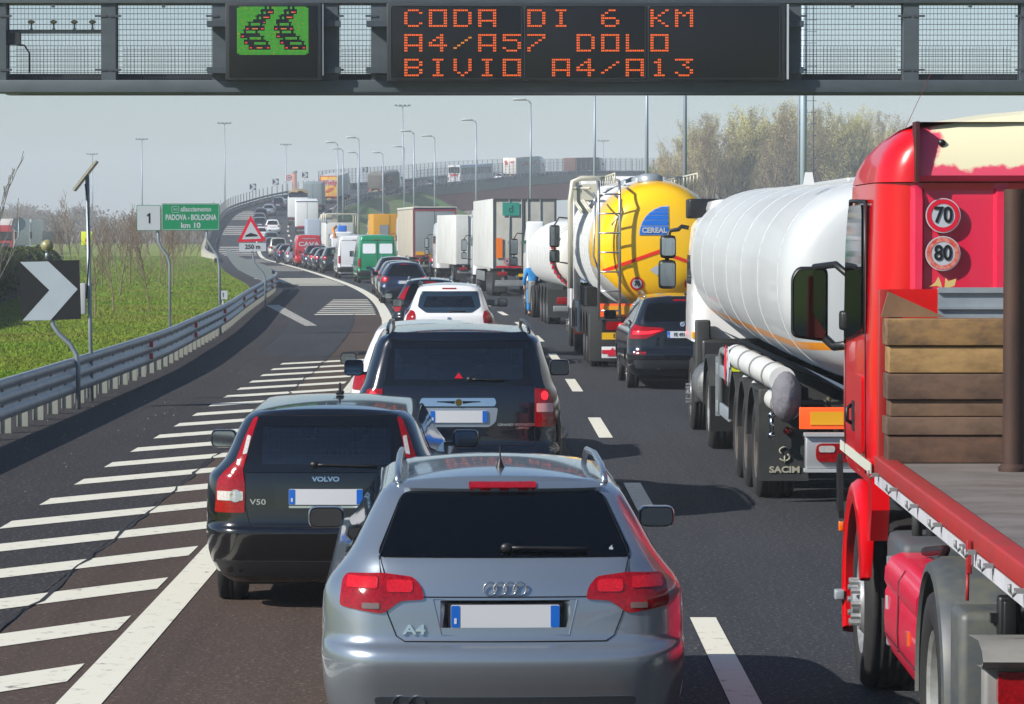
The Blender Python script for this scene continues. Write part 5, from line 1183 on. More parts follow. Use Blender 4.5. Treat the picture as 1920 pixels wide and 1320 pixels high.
decal('hazard_diamond', SIGNW, [(-.04, 2.02), (.10, 1.92), (-.04, 1.82), (-.18, 1.92)], .012)
for x in (-.42, .62):
    o = decal('limit_sticker', SIGNR, disc(x, 1.66, .13, 20), .014); decal('sticker_face', SIGNW, disc(x, 1.66, .092, 18), .022, o); text('sticker_number', '70', .12, INK, o, (x, 0, 1.66), .9, .001, .004, proj=pj(.03))
decal('round_emblem', PLATEB, disc(-1.05 + .05, 1.42 - .05, .09, 16), .014)
LAD = mat('bright_steel', 'aab0b6', .3, .8)
g = MB(); 
for x in (-1.16, -.76): g.tube([(x, .1, 3.62), (x, -.12, 3.4), (x, -.15, .98)], .026, 8)
for z in np.arange(1.15, 3.5, .37): g.cyl((-1.16, -.14, z), (-.76, -.14, z), .018, 6)
g.tube([(-1.16, .1, 3.62), (-1.16, .9, 3.66)], .026, 8); g.tube([(-.76, .1, 3.62), (-.76, .9, 3.66)], .026, 8); g.build('ladder', LAD, YT)
g = MB(); g.tube([(-1.30, -.05, 3.1), (-1.22, -.1, 3.3), (-1.22, .8, 3.4)], .02, 6); g.tube([(-1.22, -.1, 3.3), (-1.26, -.12, 2.2), (-1.16, -.12, 1.9)], .02, 6); g.build('hand_rail', LAD, YT)
g = MB()
for s in (-1, 1):
    for z in (3.78,): g.tube([(s * .8, .9, z), (s * .8, 9, z)], .02, 6)
    for y in np.arange(.9, 9.2, .9): g.cyl((s * .8, y, 3.6), (s * .8, y, 3.78), .015, 5)
g.build('top_rail', mat('cream_steel', 'b8b6a8', .5, .2), YT)
for y in (1.2, 3.2, 5.4, 7.6): g = MB(); g.lathe([(.25, 0), (.25, .1), (.15, .16), (.001, .17)], 'z', 14, (-.1, y, 3.62)); g.build('manhole_lid', STEEL, YT)
g = MB(); g.tube([(-1.33, 9.5, 1.4), (-1.34, 9.5, 3.3), (-1.28, 9.5, 3.75), (-1.1, 9.5, 3.82), (-.4, 9.5, 3.82)], .06, 8); g.tube([(-1.28, 9.5, 3.6), (-1.28, 1.2, 3.5)], .03, 6); g.build('front_hoop', mat('cream_steel'), YT)
for k in range(6): g = MB(); g.box(-1.30, -.95, 8.6 - k * .9, 8.66 - k * .9, 3.3, 3.62); g.tube([(-1.28, 8.6 - k * .9, 3.3), (-1.05, 8.4 - k * .9, 2.95)], .03, 5); g.build('walkway_bracket', mat('cream_steel'), YT)
g = MB(); g.tube([(1.16, .6, 3.35), (1.28, -.1, 2.9), (1.30, -.1, 2.2)], .05, 8); g.build('right_strut', STEELD, YT)
g = MB(); g.box(-1.15, 1.15, -.06, -.02, 1.03, 1.28, .005); o = g.build('marker_board', ORANGE, YT)
g = MB(); g.box(-1.07, 1.07, -.07, -.062, 1.07, 1.24); g.build('board_centre', mat('board_orange', 'e09a10', .5), o)
for s in (-1, 1):
    g = MB(); g.box(s * .76 - .34, s * .76 + .34, -.1, .1, .74, .98, .02); o = g.build('lamp_box', BLACKP, YT)
    g = MB(); g.prism(rrect(s * .76 - .26, s * .76 + .26, .78, .94, .04), -.12, -.1); g.build('tail_light', REDL, o); g = MB(); g.cyl((s * .76 + .02, -.14, .86), (s * .76 + .02, -.11, .86), .05, 12); g.build('brake_lamp', REDLIT, o)
g = MB(); g.box(-1.10, -.35, -.14, -.12, .60, .73); o = g.build('number_plate', PLATEY, YT); text('plate_text', 'ES 482', .11, INK, o, (-.72, -.142, .665), 1.1, .001, .003)
g = MB(); g.box(-1.1, 1.1, -.12, -.06, .24, .46, .01); o = g.build('bumper_board', mat('board_white', 'c4c6c8', .5), YT)
g = MB(); g.prism([(-1.1, .40), (-.75, .40), (-.75, .33), (-1.1, .33)], -.13, -.122); g.prism([(-1.0, .29), (-.8, .29), (-.9, .45)], -.136, -.13); g.prism([(-.6, .40), (-.48, .40), (-.48, .33), (-.6, .33)], -.13, -.122); g.build('red_marks', SIGNR, o)
for y in (2.0, 3.3, 4.6):
    for s in (-1, 1): truck_wheel(YT, s * 1.06, y, .5, .38, s); fender(YT, s, .80, 1.30, y, .58, .5, 8, 172)
for s in (-1, 1):
    g = MB(); g.box(s * 1.0 - .29, s * 1.0 + .29, 1.25, 1.30, .12, 1.05, .02); g.box(s * 1.05 - .24, s * 1.05 + .24, 1.30, 1.6, 1.0, 1.06); g.build('mudflap', FLAP, YT)
    truck_wheel(YT, s * 1.0, 9.6, .5, .5, s); fender(YT, s, .75, 1.28, 9.6, .6, .52, 0, 180); truck_wheel(YT, s * 1.07, 13.2, .5, .34, s, True)
    g = MB(); g.box(s * 1.0 - .27, s * 1.0 + .27, 8.85, 8.9, .25, .95); g.build('mudflap', FLAP, YT)
    g = MB(); g.box(s * 1.0 - .22, s * 1.0 + .22, 10.8, 12.2, .45, .95, .05); g.build('fuel_tank', STEELD, YT)
g = MB(); g.box(-1.27, -1.2, 7.2, 8.6, .5, 1.15, .02); o = g.build('side_panel', mat('panel_grey', '9ca0a3', .5), YT); g = MB(); g.box(-1.28, -1.272, 7.4, 8.4, .62, 1.02); g.build('panel_inset', BLACKP, o)
g = MB(); g.box(-1.28, -1.1, 8.75, 8.8, .42, .58); g.build('orange_reflector', ORANGE, YT)
g = MB(); g.tube([(-.95, 8.6, .9), (-.95, 8.6, 1.45), (-.98, 8.6, 1.55), (-1.15, 8.6, 1.57)], .07, 12); g.build('exhaust_stack', CHROME, YT)
chassis(YT, .1, 15, .42, .8)
g = MB(); g.box(-.7, .7, 1.5, 5.6, .6, 1.25); g.build('bogie', UNDER, YT)
g = MB(); g.box(-1.15, -.5, 5.5, 10.6, 1.1, 1.5); g.build('frame_skirt', UNDER, YT)
cab(YT, 12.3, 2.46, 3.7, WHITEP, .9, 2.1, True, True, 2.9)
g = MB(); g.box(-1.25, -1.18, 11.9, 12.3, .9, 3.75, .02); g.build('side_fairing', WHITEP, YT)
YT.location = (XP(1236, 62.2), 62.2, 0); YT.rotation_euler = (0, 0, R(1.15))
# ribbed milk tanker beyond it
MT = empty('tanker_lorry', (0, 0, 0), 0, 'ribbed white tanker with a dashed red line, driver in blue beside it', 'tanker')
TM = Tank(smooth_secs([(0, 1.95, .7, .6), (.1, 1.95, 1.0, .82), (.4, 1.95, 1.18, .96), (1.0, 1.95, 1.24, 1.0), (10.5, 1.95, 1.24, 1.0), (11, 1.95, 1.1, .9)], 40), 2.15)
TM.mesh([a[0] for a in TM.secs], 48).build('tank', mat('milk_white', 'cfcfc9', .3, coat=.4, noise=(.6, .5, 'b5b2a4')), MT, autosmooth=50)
for y in np.arange(.5, 10.6, .7): g = MB(); pts = [tuple(Vector((0, y, 1.95)) + (Vector(q) - Vector((0, y, 1.95))) * 1.01) for q in TM.ring(y, 36)]; g.tube(pts + [pts[0]], .035, 5, False); g.build('tank_rib', mat('rib_white'), MT)
for k in range(12):
    t = R(150 + k * 8); r0 = (1.252 * math.cos(t), .55, 1.95 + 1.02 * math.sin(t)); g = MB(); g.box(r0[0] - .03, r0[0] + .03, .2, .45, r0[2] - .05, r0[2] + .05); g.build('red_dash', SIGNR, MT)
for y in (2.0, 3.3, 4.6):
    for s in (-1, 1): truck_wheel(MT, s * 1.06, y, .5, .38, s); fender(MT, s, .8, 1.28, y, .58, .5, 8, 172)
for s in (-1, 1):
    truck_wheel(MT, s * 1.0, 9.0, .5, .5, s); truck_wheel(MT, s * 1.07, 12.4, .5, .34, s, True)
    g = MB(); g.box(s * 1.0 - .27, s * 1.0 + .27, 1.25, 1.3, .2, 1.0); g.build('mudflap', FLAP, MT)
    g = MB(); g.box(s * 1.15 - .1, s * 1.15 + .1, 9.8, 11.6, .4, 1.1, .04); g.build('side_box', STEELD, MT)
    g = MB(); g.box(s * .9 - .2, s * .9 + .2, .0, .08, .6, .8, .02); g.build('tail_light', REDL, MT)
g = MB(); g.box(-1.2, 1.2, .0, .1, .4, .56, .02); g.build('under_run_bar', STEELD, MT)
chassis(MT, .1, 14, .42, .75); cab(MT, 11.5, 2.44, 2.85, WHITEP, .8, 2.0, True, False, 2.5)
g = MB(); g.box(-1.24, -.7, 11.2, 11.5, 1.0, 2.95, .06); g.build('side_fairing', WHITEP, MT)
place(MT, 1118, 91.0, R(1.2))
# ------------------------------------------------------------------ red flatbed lorry
RT = empty('flatbed_lorry', (3.2, 14, 0), R(-1.0), 'red flatbed lorry with 70 and 80 stickers on the back of its faded cab', 'lorry')
def y_(Y): return Y - 14
RED = mat('cab_red', 'c4000b', .28, .0, coat=.4, spec=.35, noise=(1.5, .3, '9c020c')); REDF = mat('faded_cab_red', 'c6143a', .38, 0, coat=.35, noise=(2.2, .6, 'c42c44')); REDD = mat('deck_red', '9c1f1c', .5, noise=(3, .6, '7d2a22'), bump=(20, .15))
m = bpy.data.materials.new('roof_patch'); m.use_nodes = True; n = m.node_tree; p = n.nodes['Principled BSDF']; tc = n.nodes.new('ShaderNodeTexCoord'); sx = n.nodes.new('ShaderNodeSeparateXYZ'); n.links.new(tc.outputs['Object'], sx.inputs[0])
tn = n.nodes.new('ShaderNodeTexNoise'); tn.inputs['Scale'].default_value = 9; tn.inputs['Detail'].default_value = 5; n.links.new(tc.outputs['Object'], tn.inputs['Vector'])
def mth(op, a, b):
    k = n.nodes.new('ShaderNodeMath'); k.operation = op
    for i, v in enumerate((a, b)):
        if isinstance(v, (int, float)): k.inputs[i].default_value = v
        else: n.links.new(v, k.inputs[i])
    return k.outputs[0]
e1 = mth('SUBTRACT', sx.outputs[2], 3.06); e2 = mth('MULTIPLY', mth('SUBTRACT', sx.outputs[0], -.90), .9); e = mth('MINIMUM', e1, e2)
e = mth('ADD', e, mth('MULTIPLY', mth('SUBTRACT', tn.outputs[0], .5), .16)); mr = n.nodes.new('ShaderNodeMapRange'); mr.inputs[1].default_value = -.012; mr.inputs[2].default_value = .012; n.links.new(e, mr.inputs[0])
mx = n.nodes.new('ShaderNodeMix'); mx.data_type = 'RGBA'; n.links.new(mr.outputs[0], mx.inputs[0]); mx.inputs[6].default_value = (*lin('d04560'), 1); mx.inputs[7].default_value = (*lin('d6cfae'), 1); n.links.new(mx.outputs[2], p.inputs['Base Color']); p.inputs['Roughness'].default_value = .4
ROOFP = m
# cab shell: plan outline at a set of heights
def cabring(z, xl, yr, c, yf, nose):
    pts = [(-xl + c, yr)]
    for i in range(7): t = math.pi / 2 * i / 6; pts.append((-xl + c * (1 - math.sin(t)), yr + c * 1.35 * (1 - math.cos(t))))
    pts += [(-xl - .01, yf - .7), (-xl, yf - .35), (-xl + .08, yf - .12), (-xl + .3, yf)]
    return [(x, y, z) for x, y in pts] + [(-x, y, z) for x, y in pts[::-1]]
g = MB(); rows = [cabring(z, xl, y_(18.22) + dy, c, y_(20.45) + df, 0) for z, xl, dy, c, df in (
    (1.24, 1.22, .0, .15, .02), (1.3, 1.24, .0, .18, .02), (1.5, 1.25, 0, .20, .03), (1.9, 1.25, 0, .20, .03), (2.3, 1.235, 0, .20, -.03), (2.7, 1.225, 0, .20, -.12), (2.96, 1.22, 0, .20, -.2))]
g.grid(rows, True, True); g.add(rows[0], [tuple(range(len(rows[0])))]); g.build('cab', RED, RT, autosmooth=50)
g = MB(); rows = [cabring(z, xl, y_(18.20) + dy, c, y_(20.3) + df, 0) for z, xl, dy, c, df in ((2.965, 1.225, .0, .20, -.1), (3.05, 1.21, 0, .20, -.25), (3.13, 1.18, .01, .20, -.5), (3.20, 1.13, .02, .20, -.8), (3.26, 1.07, .03, .22, -1.1), (3.30, .98, .06, .24, -1.4))]
g.grid(rows, True, True); g.add(rows[-1], [tuple(range(len(rows[-1])))]); g.build('side_deflector', RED, RT, autosmooth=50)
g = MB(); g.box(-1.025, -1.005, y_(18.10), y_(18.3), 2.96, 3.30); g.build('deflector_gap', mat('dark_red', '3d0a12', .6), RT)
# pale repainted roof hood, from the deflector to the far side
g = MB(); rows = []
for x, zt in ((-1.0, 3.275), (-.6, 3.335), (-.3, 3.36), (-.29, 3.365), (.2, 3.38), (1.0, 3.375)):
    rows.append([(x, y_(18.17), 2.97), (x, y_(18.14), 3.0), (x, y_(18.17), 3.2), (x, y_(18.26), zt - .01), (x, y_(18.6), zt + .02), (x, y_(19.6), zt - .02)])
g.grid(rows, True); g.build('roof_hood', ROOFP, RT, autosmooth=40)
g = MB(); g.cyl((-.875, y_(18.155), 3.18), (-.875, y_(18.18), 3.185), .020, 14); g.build('grommet', BLACKP, RT)
g = MB(); g.tube([(-.325, y_(18.135), 2.99), (-.33, y_(18.14), 3.12), (-.31, y_(18.19), 3.26)], .006, 5); g.tube([(-.08, y_(18.20), 3.30), (-.05, y_(18.17), 3.22)], .003, 4); g.build('hood_crease', mat('crease_cream', 'b5a97e', .5), RT)
g = MB(); g.box(.2, 1.1, y_(18.4), y_(18.8), 3.34, 3.37, .01); g.build('roof_marker', mat('dark_red'), RT)
g = MB(); g.tube([(-1.05, y_(18.7), 3.22), (-.85, y_(19.0), 3.6)], .0022, 4); g.build('antenna', mat('antenna_red', '7a3038', .5), RT)
# rear wall with pressed ribs
g = MB(); prof = [(-1.045, 0), (-1.02, .05), (-.98, .05), (-.965, .015), (-.58, .015), (-.565, .05), (-.515, .05), (-.50, .02), (-.33, .02), (-.315, .055), (-.29, .055), (-.275, .02), (.1, .02), (.12, .06), (.2, .06), (.22, .02), (.9, .02), (.95, 0)]
rows = [[(x, y_(18.225) - d * k, z) for x, d in prof] for z, k in ((1.2, 1), (2.86, 1), (2.93, .2), (2.96, .2))]
g.grid(rows, True); g.build('rear_wall', REDF, RT, autosmooth=30)
limit_disc(RT, -.865, y_(18.175), 2.777, .092, '70', .125); limit_disc(RT, -.865, y_(18.175), 2.565, .092, '80', .12, True)
g = MB(); g.prism([(-.94, 2.38), (-.91, 2.40), (-.89, 2.435), (-.875, 2.40), (-.87, 2.375), (-.90, 2.385)], y_(18.168), y_(18.172)); g.prism([(-.855, 2.375), (-.85, 2.43), (-.835, 2.41), (-.79, 2.425), (-.80, 2.385), (-.83, 2.375)], y_(18.168), y_(18.172)); g.build('torn_decal', mat('decal_cream', 'c2b06c', .6), RT)
# door, glass, white stripe, handle
for s in (-1, 1):
    X = s * 1.252
    g = MB(); g.prism(rpoly([(y_(18.72), 2.12), (y_(19.9), 2.02), (y_(19.8), 2.60), (y_(19.6), 2.84), (y_(18.72), 2.84)], .07), X - .02, X + .004 if s > 0 else X + .03, 'yz'); o = g.build('side_window', GLASS, RT)
    g = MB(); g.tube([(X, y_(18.68), 2.10), (X, y_(18.68), 2.86), (X, y_(19.65), 2.87), (X, y_(19.98), 2.0)], .014, 6); g.build('window_seal', BLACKP, o)
    g = MB(); g.box(min(X, X + s * .006), max(X, X + s * .006), y_(18.25), y_(20.3), 1.325, 1.385); g.build('white_stripe', mat('stripe_white', 'b9bcae', .5), RT)
g = MB(); g.grid([[(-1.262 if abs(k) < 2 else -1.24, y_(18.62 + .02 * i), 1.42 + .0 * k) for k in (0, 1)] for i in range(2)], False)
g = MB(); g.tube([(-1.25, y_(18.62), 1.30), (-1.256, y_(18.62), 2.05), (-1.25, y_(18.66), 2.85)], .004, 4); g.tube([(-1.256, y_(19.95), 1.30), (-1.256, y_(19.95), 2.0)], .004, 4); g.build('door_gap', mat('dark_red'), RT)
g = MB(); g.prism(rrect(y_(19.25), y_(19.45), 1.50, 1.68, .03), -1.262, -1.24, 'yz'); g.tube([(-1.262, y_(19.44), 1.54), (-1.29, y_(19.42), 1.56), (-1.29, y_(19.42), 1.63), (-1.262, y_(19.44), 1.65)], .012, 6); g.build('door_handle', BLACKP, RT)
g = MB(); g.prism(rrect(y_(18.72), y_(19.15), 1.40, 1.85, .04), -1.268, -1.25, 'yz'); g.build('locker_door', RED, RT, autosmooth=30)
# mirror
g = MB(); g.tube([(-1.2, y_(20.2), 2.40), (-1.28, y_(20.4), 2.48), (-1.40, y_(20.6), 2.46)], .022, 8); g.tube([(-1.2, y_(20.3), 1.98), (-1.28, y_(20.5), 1.96), (-1.34, y_(20.6), 2.02)], .028, 8)
c = (-1.43, 2.225); sh_ = rpoly([(c[0] - .115, 2.02), (c[0] + .115, 1.99), (c[0] + .115, 2.46), (c[0] - .075, 2.46), (c[0] - .115, 2.40)], .05, 4)
g.grid([[(c[0] + (x - c[0]) * k, y_(Y), c[1] + (z - c[1]) * k) for x, z in sh_] for Y, k in ((20.56, .94), (20.565, 1), (20.6, 1.02), (20.68, .92), (20.74, .6), (20.75, .1))], True, True); o = g.build('mirror', BLACKP, RT)
g = MB(); g.prism([(c[0] + (x - c[0]) * .88, c[1] + (z - c[1]) * .93) for x, z in sh_], y_(20.555), y_(20.562)); g.build('mirror_glass', mat('dim_mirror', '5d666c', .04, 1), o)
g = MB(); g.box(-1.29, -1.20, y_(19.9), y_(20.05), 2.08, 2.2, .02); g.build('hinge_block', BLACKP, RT)
g = MB(); g.prism([(y_(20.2), .95), (y_(20.3), 1.3), (y_(20.42), 1.25), (y_(20.4), .95), (y_(20.2), .9)], -1.27, -1.24, 'yz'); g.build('wind_deflector', BLACKP, RT)
# front wing and step
g = MB(); n_ = 16; rows = []
for i in range(n_ + 1):
    a = R(-24 + 188 * i / n_); cy, cz = math.cos(a), math.sin(a); r0 = .575
    xi = -1.12 - .10 * max(0, (i - 8) / 8)
    prof = [(xi, r0), (min(-1.2, xi), r0), (-1.265, r0 - .01), (-1.285, r0 + .03), (-1.275, r0 + .10), (-1.235, r0 + .13 - .03 * max(0, (i - 9) / 7)), (xi, r0 + .13 - .04 * max(0, (i - 9) / 7))]
    rows.append([(x, y_(19.2) + rr * cy, .52 + rr * cz * (1.0 if cz > 0 else 1)) for x, rr in prof])
g.grid(rows, True); g.build('front_wing', RED, RT, autosmooth=60)
g = MB(); g.prism([(y_(18.5), 1.0), (y_(18.5), 1.30), (y_(18.28), 1.30), (y_(18.24), 1.12), (y_(18.34), .94), (y_(18.52), .92)], -1.25, -1.15, 'yz'); g.build('wing_extension', RED, RT)
g = MB(); g.box(-1.30, -1.265, y_(19.86), y_(19.93), .85, .91, .01); g.build('amber_marker', AMBER, RT); g = MB(); g.box(-1.33, -1.27, y_(19.75), y_(19.85), .44, .50, .01); g.build('side_step', STEEL, RT)
for s in (-1, 1):
    truck_wheel(RT, s * 1.07, y_(19.2), .51, .33, s, True, 'b4b8bb')
    truck_wheel(RT, s * 1.0, y_(15.2), .52, .52, s, rim='b9bbb8')
# deck
WD = mat('deck_ply', '6f6a66', .7, noise=(2.2, .9, '57504a', (1, 1.6, 1)), bump=(25, .25, .004))
g = MB(); g.box(-1.17, 1.17, y_(8.2), y_(17.95), 1.385, 1.43); g.build('deck', WD, RT)
for x, Y in ((-.55, 16.2), (-.35, 14.4), (.1, 15.3)): g = MB(); g.prism([(x + .10 * math.cos(t), y_(Y) + .035 * math.sin(t)) for t in np.linspace(0, 6.2, 16)], 1.431, 1.433, 'xy'); g.build('wood_knot', mat('knot', '4a3320', .8), RT)
for s in (-1, 1):
    g = MB(); a, b = sorted((s * 1.165, s * 1.265)); g.box(a, b, y_(8.2), y_(17.95), 1.355, 1.45, .012); g.build('side_rail', REDD, RT)
    g = MB(); a, b = sorted((s * 1.18, s * 1.262)); g.box(a, b, y_(8.2), y_(17.95), 1.293, 1.353); g.build('white_band', mat('chalky_white', 'b5b6bc', .6, noise=(5, .6, '8f9094')), RT)
for Y in (10.2, 11.1, 12.0, 12.9, 13.45, 13.7, 14.7, 15.7, 16.7, 17.7):
    g = MB(); g.box(-1.30, -1.265, y_(Y) - .025, y_(Y) + .025, 1.352, 1.368); g.tube([(-1.285, y_(Y), 1.368), (-1.31, y_(Y), 1.34), (-1.32, y_(Y), 1.36), (-1.32, y_(Y), 1.385)], .008, 6); g.build('lashing_hook', STEELD, RT)
g = MB(); g.box(-1.292, -1.27, y_(13.53), y_(13.57), 1.26, 1.40, .004); g.tube([(-1.285, y_(13.55), 1.27), (-1.29, y_(13.52), 1.15)], .008, 6); g.build('strap_winch', mat('winch_red', '8f1a1c', .5), RT)
# headboard and posts
g = MB(); g.box(-1.25, -1.195, y_(17.88), y_(17.96), 1.43, 2.37, .006); g.build('corner_post', REDD, RT); g = MB(); g.box(1.195, 1.25, y_(17.88), y_(17.96), 1.43, 2.37, .006); g.build('corner_post', REDD, RT)
g = MB(); g.box(-1.19, -.92, y_(17.93), y_(17.97), 2.20, 2.37); g.build('corner_plate', RED, RT)
g = MB(); g.box(-.92, 1.18, y_(17.93), y_(17.97), 2.21, 2.375); g.box(-.92, 1.18, y_(17.91), y_(17.93), 2.35, 2.38); g.box(-.92, 1.18, y_(17.91), y_(17.93), 2.26, 2.275); g.build('headboard', STEEL, RT)
g = MB(); g.cyl((-.62, y_(17.05), 1.43), (-.62, y_(17.05), 2.91), .057, 20); g.lathe([(.08, 1.43), (.08, 1.45), (.06, 1.47)], 'z', 20, (-.62, y_(17.05), 0)); g.build('stake', mat('rusty_stake', '4a342a', .65, .3, noise=(4, .8, '2b2220', (1, 1, .3))), RT, autosmooth=40)
# locker under the deck, tanks, wing over the drive wheels
g = MB(); rows = []
for Y in (16.02, 16.03, 16.8, 17.58, 17.6):
    rows.append([(-1.02, y_(Y), .95), (-1.14, y_(Y), .95), (-1.20, y_(Y), .925), (-1.235, y_(Y), .87), (-1.24, y_(Y), .80), (-1.225, y_(Y), .765), (-1.235, y_(Y), .74), (-1.24, y_(Y), .6), (-1.235, y_(Y), .5), (-1.19, y_(Y), .40), (-1.10, y_(Y), .36)])
g.grid(rows, True); g.add(rows[0], [tuple(range(11))]); g.add(rows[-1], [tuple(range(11))]); o = g.build('side_skirt', REDF, RT, autosmooth=35)
g = MB(); g.tube([(-1.20, y_(16.85), .925), (-1.238, y_(16.85), .87), (-1.243, y_(16.85), .6), (-1.237, y_(16.85), .5)], .005, 5); g.tube([(-1.243, y_(16.04), .52), (-1.243, y_(17.58), .52)], .004, 5); g.build('skirt_gap', mat('dark_red'), o)
g = MB(); g.box(-1.25, -1.238, y_(16.3), y_(16.36), .60, .67); g.build('amber_marker', AMBER, o); g = MB(); g.box(-1.247, -1.238, y_(17.4), y_(17.45), .66, .73); g.build('skirt_latch', SIGNW, o)
g = MB(); g.box(-1.1, -.5, y_(16.1), y_(17.5), .45, .88, .03); g.build('battery_box', FLAP, RT); g = MB(); g.box(-1.15, -.6, y_(17.55), y_(18.4), .5, 1.0, .05); g.build('intake_housing', mat('grey_housing', '43494f', .6), RT)
for x in (-1.02, -.94, -.86, -.78): g = MB(); g.tube([(x, y_(18.0), .95), (x, y_(18.0), 1.22)], .03, 10); g.build('air_hose', FLAP, RT)
for z in (.44, .86): g = MB(); g.box(-1.22, -.9, y_(17.60), y_(17.68), z, z + .06); g.build('skirt_bracket', STEEL, RT)
g = MB(); g.tube([(-1.05, y_(17.3), .98), (-1.0, y_(16.8), 1.04), (-1.08, y_(16.4), 1.0), (-1.0, y_(16.1), 1.02)], .025, 8); g.build('air_line', BLACKP, RT)
fm = mat('wing_grey', '3f454b', .5, noise=(7, .7, '5b5b4e'))
for s in (-1, 1):
    g = MB(); rows = []
    for i in range(17):
        a = R(-8 + 188 * i / 16); cy, cz = math.cos(a), math.sin(a); r0 = .585
        rows.append([(s * x, y_(15.2) + rr * cy, .53 + rr * cz) for x, rr in ((.72, r0), (1.18, r0), (1.25, r0 - .03), (1.268, r0 - .02), (1.26, r0 + .02), (1.2, r0 + .05), (.72, r0 + .05))])
    g.grid(rows, True, True); g.build('mudguard', fm, RT, autosmooth=40)
g = MB(); g.box(-1.24, -.75, y_(14.2), y_(14.56), .25, 1.02, .04); g.build('rear_flap', fm, RT)
g = MB(); g.box(-1.08, -.98, y_(14.12), y_(14.2), .86, 1.10, .015); g.box(-1.06, -1.00, y_(14.10), y_(14.13), .88, 1.08, .008); g.box(-1.11, -.95, y_(14.14), y_(14.19), .98, 1.02); g.build('chock_holder', BLACKP, RT)
g = MB(); rows = [[(x, y_(Y), z) for Y, z in ((13.9, .96), (13.55, .98), (13.42, .95), (13.38, .91), (13.42, .88), (13.6, .87))] for x in (-1.24, -1.2, -.6, .6, 1.2, 1.24)]; g.grid(rows, True); g.build('bumper_cap', mat('cap_grey', '7c7c7a', .6, noise=(3, .7, '5b5c5a')), RT, autosmooth=40)
g = MB(); g.box(-1.22, 1.22, y_(13.5), y_(13.62), .50, .88, .02); g.build('rear_bumper', mat('cap_grey'), RT)
for s in (-1, 1):
    g = MB(); x = s * .98; g.prism(rrect(x - .19, x + .19, .72, .86, .02), y_(13.44), y_(13.5)); o = g.build('tail_light', REDL, RT); g = MB(); g.box(x - .03, x + .17, y_(13.432), y_(13.442), .735, .845, .004); g.build('lamp_segment', AMBER, o)
g = MB(); g.box(-1.13, -.72, y_(13.44), y_(13.5), .50, .64, .01); o = g.build('plate_frame', BLACKP, RT); g = MB(); g.box(-1.08, -.75, y_(13.43), y_(13.438), .52, .615); o2 = g.build('number_plate', SIGNW, o); text('plate_text', 'AS', .09, INK, o2, (-.99, y_(13.427), .567), .9, .001, .002)
g = MB(); g.box(-.99, -.93, y_(13.05), y_(13.1), .3, .80, .005); g.box(-.99, -.6, y_(13.05), y_(13.1), .74, .80, .005); g.build('rear_frame', mat('bluegrey_steel', '8b9fae', .45, .3), RT)
chassis(RT, y_(8.5), y_(20.2), .42, .95)
g = MB(); g.box(-1.1, 1.1, y_(18.3), y_(20.6), .35, 1.0, .05); g.build('cab_base', UNDER, RT)
# stacked timbers, each a thing of its own
zs_ = [(1.432, 1.582), (1.585, 1.682), (1.685, 1.775), (1.778, 1.917), (1.922, 2.066), (2.071, 2.215)]
tl = ['thick dark timber at the bottom of the pile on the red flatbed', 'thin brown timber second from the bottom of the pile on the flatbed', 'narrow brown timber third from the bottom of the pile on the flatbed', 'stained timber in a shaded tone third from the top of the pile on the flatbed', 'light tan timber second from the top of the pile on the flatbed', 'tan timber with a dark stain on top of the pile on the flatbed']
tc_ = [('5a4030', '35261d'), ('665040', '453428'), ('6b5440', '4a382a'), ('60493a', '382b22'), ('9a7c4e', '6e5434'), ('86683f', '40312a')]  # sun and shade painted in: upper beams lighter, lower ones darker
for k, ((z0, z1), lb, (c1, c2)) in enumerate(zip(zs_, tl, tc_)):
    O = Vector((3.2, 17.72, z0)); g = MB(); j = [0, .01, -.012, .006, -.004, .01][k]; w_ = 1.16
    g.box(-w_ - j, w_ - j, -.11 - j, .10, 0, z1 - z0, .006)
    o = g.build('timber_beam', mat('timber_%d' % k, c1, .8, noise=(3.2, 1, c2, (1, 3, 2.2)), bump=(18, .5, .006)), None); o.location = O; tag(o, lb, 'timber', 'timbers piled on the flatbed')
g = MB(); g.prism([(-1.18, 2.22), (-.83, 2.22), (-1.14, 2.36)], .0, .03); o = g.build('plank_offcut', mat('offcut', '7d5f45', .8, noise=(3, .7, '5c4433')), None); o.location = (3.2, 17.80, 0); tag(o, 'triangular brown offcut leaning behind the timber pile', 'plank')
# ------------------------------------------------------------------ overhead gantry
GY = 66.0
GT = empty('sign_gantry', (0, GY, 0), 0, 'grey steel motorway gantry with mesh panels spanning the whole road', 'gantry')
def gbox(mb, x0, x1, y0, y1, dy0=0, dy1=.5, bev=0):
    """box from photograph-measured edges, on the gantry's plane"""
    X0, X1 = XP(x0, GY), XP(x1, GY); Z1, Z0 = ZP(y0, GY), ZP(y1, GY); mb.box(X0, X1, dy0, dy1, Z0, Z1, bev)
g = MB(); gbox(g, -8, 2000, 150, 174, -.05, .55, .02); g.build('lower_beam', GANTRYM, GT)
g = MB(); gbox(g, -8, 2000, -22, 7, -.05, .55, .02); g.build('upper_beam', GANTRYM, GT)
for a, b in ((-8, 13), (191, 218), (399, 428), (606, 634), (697, 727), (1470, 1501), (1693, 1721), (1913, 1940)):
    g = MB(); gbox(g, a, b, 7, 150, 0, .5); g.build('upright', GANTRYM, GT)
g = MB(); gbox(g, -8, 2000, 136, 150, .55, 1.4); o = g.build('walkway', mat('walk_dark', '1c2228', .7), GT)
g = MB(); gbox(g, -8, 2000, 150, 172, 1.4, 1.9); g.build('rear_beam', GANTRYM, GT)
WR = mat('wire_dark', '2e353c', .7, .1)
